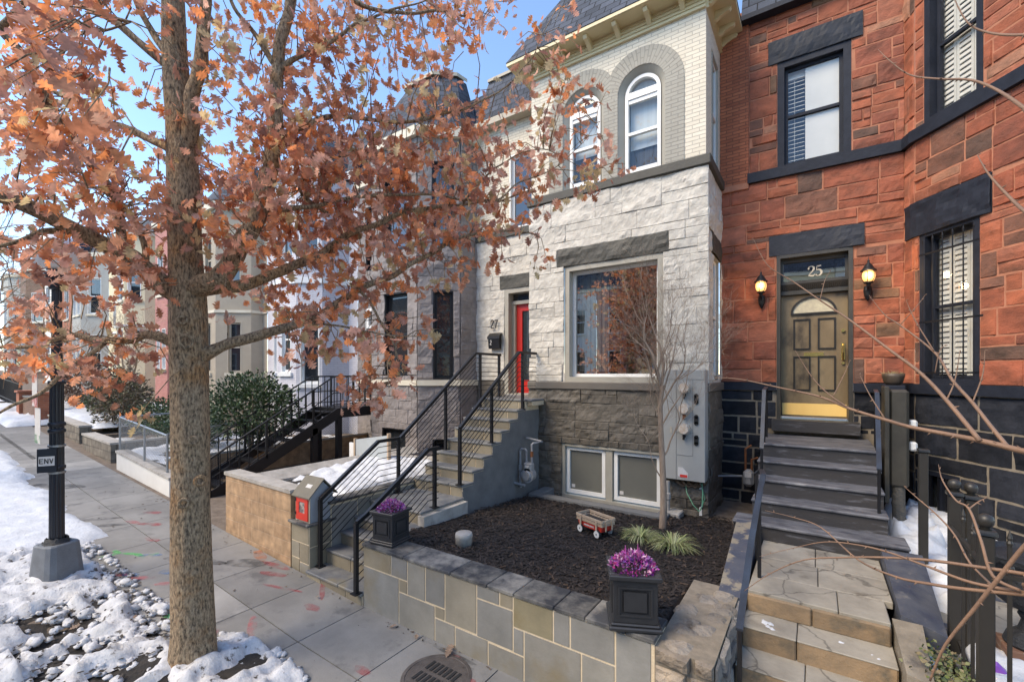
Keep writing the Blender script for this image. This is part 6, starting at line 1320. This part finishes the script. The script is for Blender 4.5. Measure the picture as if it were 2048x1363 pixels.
for st_ in ([(.0,0,.12),(0,1,.12)],[(0,.94,.12),(.5,.94,.12)],[(0,.5,.12),(.4,.5,.12)],[(0,.06,.12),(.5,.06,.12)],[(.75,0,.12),(.75,1,.12)],[(.75,1,.12),(1.25,0,.12)],[(1.25,0,.12),(1.25,1,.12)],[(1.5,1,.12),(1.75,0,.12)],[(1.75,0,.12),(2.0,1,.12)]): ribbon(q,Fs_,st_,.0045,.058,.056,1.647)
q.build('lettering', M['rubber'], pl)
for z in (1.84,1.52): q = MB(); q.lathe([(.082,-.012),(.082,.012)],LX,LY,z,20); q.build('strap', M['chain'], lp)
q = MB(); q.box(LX-.22,LX+.06,LY-.15,LY-.146,1.88,2.30); p_ = q.build('parking_plate', M['label_white'], lp); q = MB(); q.box(LX-.22,LX+.06,LY-.152,LY-.1515,1.88,1.98); q.build('green_strip', paint('sign_green',(.08,.3,.12)), p_)
q = MB(); q.box(LX-.24,LX+.02,LY-.17,LY-.166,2.32,2.72); p_ = q.build('notice_plate', M['label_white'], lp); q = MB(); q.box(LX-.24,LX+.02,LY-.172,LY-.1705,2.60,2.72); q.build('orange_strip', paint('sign_orange',(.6,.15,.05)), p_); q = MB(); q.box(LX-.24,LX+.02,LY-.172,LY-.1705,2.32,2.44); q.build('red_strip', paint('sign_red',(.6,.08,.08)), p_)
# ------------------------------------------------------------------ trees
def U(px, py, d):     # direction measured on the photograph, carried to a real distance d
    t = (px-1024)/893; return Vector((d*(t*CS-SN), d*(CS+t*SN), CH-d*(py-748)/893))
def smooth_path(pts, rs, k=5):
    out = []; ro = []; n = len(pts)
    for i in range(n-1):
        p0,p1,p2,p3 = pts[max(i-1,0)],pts[i],pts[i+1],pts[min(i+2,n-1)]
        for j in range(k):
            t = j/k; t2,t3 = t*t,t*t*t
            out.append((p1*2+(p2-p0)*t+(p0*2-p1*5+p2*4-p3)*t2+(p1*3-p0-p2*3+p3)*t3)*.5); ro.append(rs[i]*(1-t)+rs[i+1]*t)
    out.append(pts[-1]); ro.append(rs[-1]); return out, ro
oak = thing('oak_tree','oak with rust brown leaves and furrowed trunk at the sidewalk edge','tree',(-4.69,1.74,0))
TX,TY = -4.69,1.74
tp = [(388,1400,.205),(388,1345,.19),(386,1250,.178),(383,1100,.168),(381,900,.160),(379,750,.155),(377,650,.158),(375,590,.155),(370,500,.135),(367,400,.132),(362,280,.128),(352,150,.112),(348,60,.10),(346,-80,.085),(350,-300,.06),(360,-600,.03)]
P_ = [U(a,b,4.07) for a,b,c in tp]; R_ = [c*.93 for a,b,c in tp]
pts,rs = smooth_path(P_,R_,14)
q = MB(); n = 40; vs = []
for i,(p,r) in enumerate(zip(pts,rs)):
    for k in range(n):
        t = 2*PI*k/n; cx,sy = math.cos(t),math.sin(t)
        rid = abs(fn(cx*3.4+5, sy*3.4, p.z*1.1))*.9+abs(fn(cx*8, sy*8+3, p.z*2.6))*.5
        kk = r*(1+.10*fn(cx*1.3,sy*1.3,p.z*.9)+.10*(rid-.4)); 
        if p.z < .35: kk *= 1+.35*(.35-p.z)*(1+.7*math.sin(t*3+1))
        vs.append((p.x+kk*cx,p.y+kk*sy,p.z))
q.add(vs,[(i*n+k,i*n+(k+1)%n,(i+1)*n+(k+1)%n,(i+1)*n+k) for i in range(len(pts)-1) for k in range(n)])
for (px,py,s_) in ((372,683,.05),(368,1005,.035),(400,960,.035),(365,640,.03),(386,880,.028)):   # healed knots
    c = U(px,py,3.90); d = (Vector((0,0,CH))-c); d.z = 0; d.normalize(); F = Facet((c.x-d.y*-.1,c.y+d.x*-.1),(c.x-d.y*.1,c.y+d.x*.1))
    ring_ = [tuple(c+Vector((-d.y,d.x,0))*s_*math.cos(a)+Vector((0,0,1))*s_*1.05*math.sin(a)+d*.012) for a in [2*PI*i/16 for i in range(17)]]
    q.tube(ring_,.016,6,False)
q.build('trunk', M['bark'], oak, True, uv=False)
LIMBS = [
 [(372,585,4.07,.10),(430,565,4.0,.085),(480,500,4.0,.078),(520,420,4.05,.072),(545,300,4.1,.066),(552,180,4.15,.058),(565,90,4.2,.052),(580,0,4.25,.048),(600,-100,4.3,.04),(640,-260,4.3,.02)],
 [(372,600,4.07,.09),(300,540,3.95,.078),(230,500,3.8,.07),(160,465,3.6,.062),(80,425,3.45,.056),(0,390,3.3,.05),(-100,350,3.1,.04),(-240,300,3.0,.02)],
 [(375,695,4.07,.055),(300,668,4.0,.036),(255,682,4.0,.032),(200,677,4.05,.028),(140,668,4.1,.024),(60,690,4.0,.018),(-40,692,4.0,.012)],
 [(215,678,4.0,.022),(140,735,3.9,.018),(80,780,3.7,.015),(20,810,3.6,.012),(-40,850,3.5,.006)],
 [(385,715,4.07,.075),(440,692,4.1,.052),(520,672,4.2,.046),(580,655,4.3,.042),(640,630,4.4,.038),(720,580,4.55,.033),(800,540,4.7,.028),(870,500,4.9,.024),(940,470,5.1,.018),(1000,462,5.3,.012),(1070,470,5.4,.006)],
 [(375,585,4.07,.08),(458,577,4.15,.056),(520,560,4.25,.05),(581,535,4.4,.044),(633,511,4.5,.04),(700,470,4.65,.034),(800,430,4.9,.026),(900,410,5.1,.02),(1000,402,5.3,.012),(1060,380,5.4,.006)],
 [(240,505,3.82,.04),(238,415,3.7,.036),(180,330,3.6,.034),(113,239,3.5,.032),(70,165,3.4,.03),(41,100,3.35,.028),(10,58,3.3,.024),(58,0,3.25,.018),(110,-80,3.2,.01)],
 [(362,310,4.07,.06),(325,290,4.1,.036),(265,262,4.15,.03),(215,245,4.2,.026),(150,205,4.2,.02),(60,165,4.2,.016),(0,148,4.2,.01)],
 [(350,150,4.07,.05),(322,122,4.0,.036),(280,85,3.95,.033),(220,40,3.9,.03),(130,0,3.8,.026),(40,-50,3.7,.018),(-60,-120,3.6,.01)],
 [(352,165,4.07,.05),(338,115,4.0,.032),(310,75,4.0,.028),(285,30,3.95,.025),(268,-20,3.9,.022),(240,-140,3.9,.012)],
 [(366,310,4.07,.08),(385,225,4.0,.06),(396,130,3.95,.054),(405,60,3.95,.05),(420,-40,3.9,.04),(450,-240,3.9,.02)],
 [(553,150,4.16,.035),(590,120,4.2,.024),(640,96,4.3,.02),(698,58,4.4,.016),(770,28,4.5,.012),(850,0,4.6,.006)],
 [(550,130,4.16,.03),(513,68,4.1,.02),(472,14,4.0,.016),(440,-60,4.0,.008)],
 [(546,285,4.1,.035),(640,238,4.3,.024),(720,235,4.5,.02),(795,247,4.7,.018),(850,240,4.85,.016),(930,215,5.0,.013),(1000,180,5.2,.010),(1060,120,5.3,.007),(1085,70,5.3,.003)],
 [(522,420,4.05,.035),(600,415,4.2,.022),(700,396,4.4,.018),(817,389,4.7,.016),(893,393,4.9,.015),(991,400,5.1,.011),(1050,360,5.2,.008),(1120,330,5.3,.006),(1190,250,5.4,.002)],
 [(640,-80,4.4,.03),(709,0,4.5,.022),(802,27,4.7,.018),(880,22,4.85,.013),(960,40,5,.006)],
 [(880,500,4.9,.016),(930,400,5.0,.013),(980,345,5.1,.01),(1030,310,5.2,.008),(1100,300,5.3,.006),(1180,345,5.4,.003)],
 [(660,430,4.4,.02),(600,380,4.3,.016),(640,330,4.4,.012),(720,310,4.5,.008),(800,320,4.6,.004)],
 [(160,465,3.6,.03),(90,465,3.5,.024),(40,480,3.45,.018),(-30,500,3.4,.010)],
 [(80,160,3.4,.02),(130,100,3.3,.015),(200,60,3.2,.01),(260,40,3.1,.004)],
 [(300,545,3.96,.03),(280,470,3.9,.022),(230,400,3.9,.016),(170,370,3.85,.010),(100,350,3.8,.004)],
 [(720,582,4.55,.016),(760,640,4.6,.012),(790,700,4.6,.008),(800,760,4.6,.003)],
 [(600,650,4.33,.014),(660,650,4.35,.011),(740,665,4.35,.008),(860,675,4.4,.003)],
]
SAMP = []
for L_ in LIMBS:
    p_,r_ = smooth_path([U(a,b,d) for a,b,d,r in L_],[r for *_,r in L_],6)
    # wander a little off the smooth line
    p_ = [p if i == 0 else p+Vector((fn(p.x*3,p.y*3,p.z*3),fn(p.x*3+9,p.y*3,p.z*3),fn(p.x*3,p.y*3+9,p.z*3)))*.035 for i,p in enumerate(p_)]
    q = MB(); q.tube(p_,[r*(1+.12*fn(p.x*9,p.y*9,p.z*9)) for r,p in zip(r_,p_)],10 if r_[0] > .04 else 7); q.build('branch', M['bark'], oak, True, uv=False)
    SAMP += p_[3:]
def proj(p):
    d = -p.x*SN+p.y*CS; r = p.x*CS+p.y*SN; return 1024+893*r/d, 748-893*(p.z-CH)/d, d
SP = [(p,)+proj(p) for p in SAMP]
# how thick the crown is, in 50-unit squares of the view from the street
GRID = """
5473745664558875789731300
5565314556469887688641510
6775212453557667852002610
7875312454656567632213830
7876522455765755656546731
6776742466899988899757642
5677753468999999998776445
5667754589999999998787574
6767888999999999999876200
7766876677999988998773100
6656654335787877654343000
4455432214676576453210000
5556433103477763310000000
6666553000137776520000000
6776653000024656300000000
3336641000000276300000000
0003430000000263000000000
""".split()
rl = random.Random(77)
LB = [(.52,.235,.125),(.57,.285,.17),(.60,.33,.225),(.43,.175,.095),(.62,.235,.095),(.38,.17,.11),(.57,.34,.25),(.50,.38,.20),(.66,.26,.10),(.50,.265,.195)]
OUT = [(0,0),(.06,.03),(.14,.07),(.20,.20),(.235,.22),(.29,.10),(.36,.30),(.42,.33),(.455,.26),(.50,.13),(.58,.36),(.65,.34),(.68,.25),(.73,.11),(.80,.23),(.86,.18),(.90,.08),(1.0,.0)]
crown = MB()
def leaf(p, axis, nrm, l, col, curl, fold):
    ax = axis.normalized(); nr = (nrm-ax*nrm.dot(ax)); nr = nr.normalized() if nr.length > 1e-4 else ax.orthogonal().normalized(); sd_ = ax.cross(nr)
    vs = []; n = len(OUT); wob = rl.uniform(.8,1.15); tw = rl.uniform(-.7,.7)
    for t,w in OUT:
        b = curl*t*t; c = p+ax*(l*t*(1-.25*abs(b)))+nr*(l*b*.6)
        th = tw*t; s2 = sd_*math.cos(th)+nr*math.sin(th)
        dz = nr*(fold*w*l)
        for sg in (-1,0,1): vs.append(tuple(c+s2*(sg*w*l*wob)+dz*(abs(sg))))
    fs = []
    for i in range(n-1): b = 3*i; fs += [(b,b+1,b+4,b+3),(b+1,b+2,b+5,b+4)]
    crown.add(vs,fs,col)
twig = MB()
def cluster(c, nl, size=1):
    best = min(SP, key=lambda s: (s[0]-c).length_squared)
    b = best[0]; v = b-c; L_ = v.length
    if L_ > .9: b = c+v*(.55/L_)
    m = (b+c)*.5+Vector((rl.uniform(-.06,.06),rl.uniform(-.06,.06),.06))
    if rl.random() < .8: twig.tube([b,m,c,c+(c-m)*.35],[.006,.0045,.0032,.0015],4,False)
    base = rl.choice(LB)
    for i in range(nl):
        o = Vector((rl.gauss(0,.07),rl.gauss(0,.07),rl.gauss(0,.06))); ax = Vector((rl.gauss(0,.55),rl.gauss(0,.55),-.55+rl.gauss(0,.45)))+o*3
        nr = Vector((rl.gauss(.25,1),rl.gauss(-.5,1),rl.gauss(.2,.5)))
        col = sc(base if rl.random() < .65 else rl.choice(LB), rl.uniform(.72,1.27))
        leaf(c+o*.7, ax, nr, rl.triangular(.06,.165,.11)*size, col, rl.uniform(-.9,.9), rl.uniform(-.35,.5))
NL = 0
for j,row in enumerate(GRID):
    for i,ch in enumerate(row):
        k = int(ch)/10
        if k == 0: continue
        want = -math.log(1-min(k,.93)*.93)*(28 if i > 9 else 20)
        ncl = want/7
        nc = int(ncl)+(1 if rl.random() < ncl-int(ncl) else 0)
        for _ in range(nc):
            px,py = 50*(i+rl.random()),50*(j+rl.random())-12
            near = sorted(SP, key=lambda s: (s[1]-px)**2+(s[2]-py)**2)[:6]; dd = rl.choice(near)[3]
            d = max(2.6,dd+rl.gauss(.13,.34)); 
            if px < 330 and py < 420: d = max(2.5, d-rl.random()*.7)
            n_ = rl.randint(5,9); cluster(U(px,py,d), n_); NL += n_
for i in range(16): cluster(U(rl.uniform(-40,330),rl.uniform(-60,330),rl.uniform(2.0,2.7)), rl.randint(4,7), 1.15)
# the part of the crown above and left of the view
for i in range(150):
    px,py = rl.uniform(-420,900),rl.uniform(-700,-20)
    if (px-350)**2/700**2+(py+100)**2/620**2 > 1: continue
    near = sorted(SP, key=lambda s: (s[1]-px)**2+(s[2]-py)**2)[:4]; cluster(U(px,py,max(2.8,rl.choice(near)[3]+rl.gauss(0,.5))), rl.randint(5,9))
for i in range(60):
    px,py = rl.uniform(-450,-20),rl.uniform(0,760); near = sorted(SP, key=lambda s: (s[1]-px)**2+(s[2]-py)**2)[:4]; cluster(U(px,py,max(2.8,rl.choice(near)[3]+rl.gauss(0,.4))), rl.randint(5,9))
crown.build('crown', M['leaf'], oak, True, uv=False); twig.build('twigs', M['bark'], oak, True, uv=False)
print('leaves', NL)
# a few fallen leaves
q = MB(); crown = q
for (x,y,s_) in ((-2.95,3.2,.13),(-3.75,3.18,.10),(-2.9,3.15,.12),(-4.9,3.1,.06),(-5.9,1.6,.11),(-5.4,1.3,.1),(-3.35,3.2,.07),(-6.2,1.2,.1)):
    a = rl.uniform(0,6.28); leaf(Vector((x,y,gz(x)+.015)),Vector((math.cos(a),math.sin(a),.05)),Vector((0,0,1)),s_,(.42,.30,.22),.3,.4)
q = crown.build('fallen_leaves', M['leaf'], None, True, uv=False); tag(q,'dry oak leaves fallen on the sidewalk',None,None,'stuff')

# bare trees grown by rule
def grow(mb, p, d, l, r, depth, rr, spread=.55, up=.18, minr=.0022, wig=.18, kids=(2,3)):
    n = 4; pts = [p]; rs = [r]; dd = d.copy()
    for i in range(n):
        dd = (dd+Vector((rr.gauss(0,wig),rr.gauss(0,wig),rr.gauss(0,wig)+up*.25))).normalized(); pts.append(pts[-1]+dd*(l/n)); rs.append(max(minr*.5,r*(1-.38*(i+1)/n)))
    mb.tube(pts,rs,7 if r > .02 else (5 if r > .008 else 3),depth==0)
    if depth <= 0: return
    for k in range(rr.randint(*kids)):
        i = rr.randint(2,n); ax = dd.orthogonal(); ax.rotate(Matrix.Rotation(rr.uniform(0,2*PI),3,dd)); nd = (dd+ax*rr.uniform(.6,1.3)*spread+Vector((0,0,up))).normalized()
        grow(mb,pts[i],nd,l*rr.uniform(.62,.86),rs[i]*rr.uniform(.55,.75),depth-1,rr,spread,up,minr,wig,kids)
    grow(mb,pts[-1],dd,l*.8,rs[-1]*.85,depth-1,rr,spread,up,minr,wig,kids)
t2 = thing('bare_tree','thin bare young tree in the mulch before the grey meter cabinet','tree',(-1.77,6.35,.55))
rr = random.Random(12); q = MB(); base = Vector((-1.77,6.35,.50))
tpts,trs = smooth_path([base,base+Vector((.015,0,.45)),base+Vector((.0,0,.9)),base+Vector((-.02,0,1.35)),base+Vector((-.03,0,1.75)),base+Vector((0,0,2.05))],[.055,.047,.042,.038,.034,.03],4)
q.tube(tpts,trs,10); q.build('trunk', M['bark_small'], t2, True, uv=False)
q = MB()
for z,dx,dy,l,r in ((2.05,-.05,.0,.62,.024),(2.05,.22,.1,.62,.022),(1.95,-.30,-.05,.58,.018),(1.75,.38,.05,.56,.016),(1.7,-.36,.1,.56,.014),(1.45,.30,-.2,.5,.012),(1.2,-.42,.1,.5,.012),(1.0,.45,.0,.62,.014),(.75,-.5,-.05,.42,.010),(1.85,.0,-.32,.58,.015),(1.9,.1,.32,.56,.015),(1.55,-.25,-.3,.5,.012)):
    grow(q,base+Vector((-.02,0,z)),Vector((dx,dy,.85)).normalized(),l,r,6,rr,.60,.16,.0018,.15,(1,2))
q.build('branches', M['bark_small'], t2, True, uv=False)
# young street tree at the right whose boughs reach into view
t3 = thing('street_tree','bare young street tree with brown budded boughs reaching in from the right','tree',(1.02,1.5,0))
q = MB(); base = Vector((1.02,1.5,-.05)); q.tube([base,base+Vector((.0,0,.8)),base+Vector((-.01,.0,1.5)),base+Vector((-.02,.01,2.2)),base+Vector((.0,.03,3.0)),base+Vector((.04,.05,4.2))],[.055,.047,.042,.038,.03,.018],10); q.build('trunk', M['bark_twig'], t3, True, uv=False)
BO = [
 [(2150,925,1.35,.016),(2048,902,1.5,.0145),(1967,882,1.6,.0135),(1896,868,1.7,.012),(1819,853,1.8,.0105),(1771,839,1.85,.0095),(1700,817,1.95,.008),(1640,793,2.05,.0065),(1560,775,2.15,.005),(1480,758,2.25,.0035),(1430,755,2.3,.0015)],
 [(1960,881,1.6,.011),(1893,800,1.75,.010),(1840,745,1.85,.009),(1780,700,1.95,.0075),(1700,640,2.1,.006),(1640,600,2.2,.005),(1585,562,2.3,.004),(1535,530,2.35,.003),(1507,478,2.4,.001)],
 [(2015,893,1.55,.010),(1980,850,1.62,.009),(1945,805,1.7,.0085),(1905,760,1.8,.0075),(1870,705,1.9,.006),(1800,650,2.05,.004),(1770,630,2.1,.003),(1738,590,2.15,.001)],
 [(2150,1170,1.35,.011),(2048,1147,1.5,.0095),(1950,1132,1.6,.0085),(1854,1119,1.7,.0075),(1770,1114,1.8,.006),(1690,1114,1.9,.005),(1608,1119,2.0,.004),(1539,1147,2.1,.003),(1488,1181,2.2,.0015)],
 [(2150,1200,1.35,.012),(2048,1188,1.5,.0105),(1929,1177,1.62,.009),(1861,1167,1.7,.008),(1793,1153,1.8,.0065),(1717,1119,1.9,.005),(1642,1054,2.05,.0035),(1587,1034,2.15,.0025),(1530,1020,2.2,.001)],
 [(2100,1200,1.4,.010),(2048,1184,1.5,.009),(1943,1164,1.6,.0075),(1850,1130,1.7,.006),(1772,1102,1.8,.005),(1710,1088,1.9,.004),(1649,1083,2.0,.003),(1587,1095,2.1,.002),(1519,1112,2.2,.001)],
 [(2040,1180,1.5,.008),(1985,1150,1.55,.0075),(1962,1080,1.6,.0065),(1938,1017,1.68,.0055),(1912,1000,1.72,.0045),(1885,960,1.78,.0035),(1877,928,1.8,.001)],
 [(1938,1017,1.68,.004),(1958,1002,1.7,.003),(1975,994,1.7,.001)],
 [(1990,1175,1.58,.006),(1940,1125,1.66,.005),(1910,1070,1.75,.0045),(1875,1030,1.82,.004),(1840,1000,1.9,.003),(1808,972,1.95,.001)],
 [(2160,300,1.35,.010),(2048,216,1.5,.0085),(1990,178,1.6,.0065),(1940,160,1.68,.006),(1880,158,1.75,.005),(1820,150,1.85,.004),(1780,122,1.9,.003),(1757,100,1.95,.001)],
 [(2160,60,1.35,.009),(2048,70,1.5,.006),(1980,66,1.6,.005),(1935,45,1.65,.004),(1905,-10,1.7,.002)],
 [(2160,480,1.3,.010),(2060,430,1.42,.008),(2010,385,1.5,.006),(1975,345,1.55,.004),(1955,310,1.6,.0015)],
 [(2160,1000,1.2,.013),(2060,1080,1.3,.009),(1990,1165,1.36,.0085),(1950,1215,1.4,.008),(1890,1290,1.46,.006),(1860,1360,1.5,.004)],
 [(1870,705,1.9,.004),(1830,640,1.95,.003),(1812,600,1.98,.001)],[(1800,650,2.05,.003),(1835,610,2.0,.002),(1850,590,2.0,.001)],
 [(1700,817,1.95,.005),(1660,790,2.0,.004),(1625,755,2.05,.003),(1590,700,2.1,.001)],[(1665,795,2.0,.003),(1690,745,2.0,.002),(1700,720,2.0,.0008)],
 [(1640,600,2.2,.003),(1650,560,2.2,.002),(1662,540,2.2,.001)],[(1893,800,1.75,.004),(1910,760,1.75,.003),(1920,700,1.75,.001)],[(1945,805,1.7,.004),(1965,750,1.7,.003),(1970,700,1.7,.001)],[(1870,745,1.86,.003),(1880,700,1.85,.002),(1895,690,1.85,.001)],
 [(1771,839,1.85,.004),(1740,790,1.9,.003),(1720,750,1.95,.001)]]
for L_ in BO:
    P2 = [U(a,b,d) for a,b,d,r in L_]; R2 = [r for *_,r in L_]
    if L_[0][0] >= 2100: a = P2[0]; P2 = [Vector((1.01,1.51,min(3.9,max(.9,a.z+(-.25 if a.z < 3 else -.1)))))]+P2; R2 = [R2[0]*1.25]+R2
    p_,r_ = smooth_path(P2,R2,5); q = MB(); q.tube(p_,[r*.5*1.15 for r in r_] if False else [r*.72 for r in r_],8)
    for p,r in zip(p_[4::3],r_[4::3]):    # buds
        a = Vector((rl.gauss(0,1),rl.gauss(0,1),rl.gauss(0,1))).normalized(); q.tube([p,p+a*(r*.8+.004),p+a*(r+.010)],[r*.5+.0012,.002,.0004],5)
    q.build('branch', M['bark_twig'], t3, True, uv=False)
# bare pale trees along the tree strip and far street
for (x,y,h,s_,lb) in ((-14.5,.5,2.2,31,'pale bare street tree beyond the lamp post'),(-24,1.2,2.6,32,'second bare street tree farther along the sidewalk'),(-36,1.0,2.8,33,'bare street tree far along the street before the white houses'),(-21,5.6,1.6,34,'small bare garden tree before the rose and cream houses'),(-30,5.5,1.5,35,'bare garden tree before the grey house far along the street')):
    rr = random.Random(s_); t = thing('bare_tree',lb,'tree',(x,y,gz(x)),'bare trees along the street'); q = MB(); r0 = .16 if h > 2 else .08
    P0_ = Vector((x,y,gz(x)-.1)); q.tube([P0_,P0_+Vector((0,0,h*.5)),P0_+Vector((.05,.05,h))],[r0*1.2,r0,r0*.85],10); q.build('trunk', M['bark_pale'], t, True, uv=False); q = MB()
    for k in range(4 if h > 2 else 5): a = 2*PI*k/4+rr.uniform(-.4,.4); grow(q,P0_+Vector((.05,.05,h-.15)),Vector((math.cos(a)*.6,math.sin(a)*.6,1)).normalized(),h*.62,r0*.55,5,rr,.6,.1,.006,.16,(1,2))
    q.build('branches', M['bark_pale'], t, True, uv=False)
# evergreen bushes
def bush(x,y,z,rx,ry,rz,n,label,seed,pal,name='evergreen_bush',cat='bush',ls=.05,grp=None):
    t = thing(name,label,cat,(x,y,z),grp); rr = random.Random(seed); q = MB()
    for i in range(n):
        d = Vector((rr.gauss(0,1),rr.gauss(0,1),rr.gauss(0,1))).normalized(); k = rr.random()**.35*(1+.28*fn(d.x*2.2+seed,d.y*2.2,d.z*2.2)+.12*fn(d.x*6+seed,d.y*6,d.z*6))
        p = Vector((x+rx*d.x*k,y+ry*d.y*k,z+rz*(1+d.z*k)*.98+.05)); ax = (d+Vector((rr.gauss(0,.6),rr.gauss(0,.6),rr.gauss(0,.5)+.2))).normalized(); s_ = ax.orthogonal(); s_.rotate(Matrix.Rotation(rr.uniform(0,6.3),3,ax)); s_.normalize()
        l = rr.uniform(.6,1.3)*ls; w_ = l*.28; q.add([tuple(p),tuple(p+ax*l*.5+s_*w_),tuple(p+ax*l),tuple(p+ax*l*.5-s_*w_)],[(0,1,2,3)],sc(rr.choice(pal),rr.uniform(.6,1.4)))
    q.build('foliage', M['leaf_green'], t, uv=False); q = MB()
    for k in range(7): a = rr.uniform(0,6.28); q.tube([(x+.05*math.cos(a),y+.05*math.sin(a),z-.1),(x+rx*.35*math.cos(a),y+ry*.35*math.sin(a),z+rz*.7),(x+rx*.7*math.cos(a),y+ry*.7*math.sin(a),z+rz*1.4)],[.03,.02,.006],6)
    q.build('stems', M['bark_small'], t, True, uv=False)
EG = [(.055,.095,.032),(.045,.08,.028),(.08,.12,.045),(.035,.06,.022)]
bush(-11.35,5.45,1.0,1.25,1.0,.86,7000,'large rounded evergreen bush before the tan stucco house',51,EG,ls=.085)
bush(-15.4,5.2,.85,1.5,1.0,.55,5000,'lower dark evergreen bush beyond the chain link fence, left of the oak trunk',52,EG,ls=.08)
bush(-13.0,4.8,.7,.7,.6,.55,3000,'small evergreen bush behind the oak trunk in the fenced yard',53,EG,ls=.08)
bush(-20.3,5.2,1.1,1.5,.9,.55,3500,'dark green juniper above the low fieldstone wall',54,[(.04,.075,.02),(.06,.09,.025),(.03,.055,.02)],ls=.09)
bush(-17.6,4.6,.9,.8,.7,1.0,4200,'brown twiggy winter shrub above the fieldstone wall',55,[(.15,.11,.07),(.11,.085,.06),(.19,.14,.08),(.12,.13,.06)],'twiggy_shrub','shrub',.09)
bush(-23.2,5.0,1.4,1.3,.9,.9,3500,'reddish brown twiggy hedge before the rose house',56,[(.20,.11,.075),(.15,.09,.06),(.24,.15,.09)],'twiggy_shrub','shrub',.1)
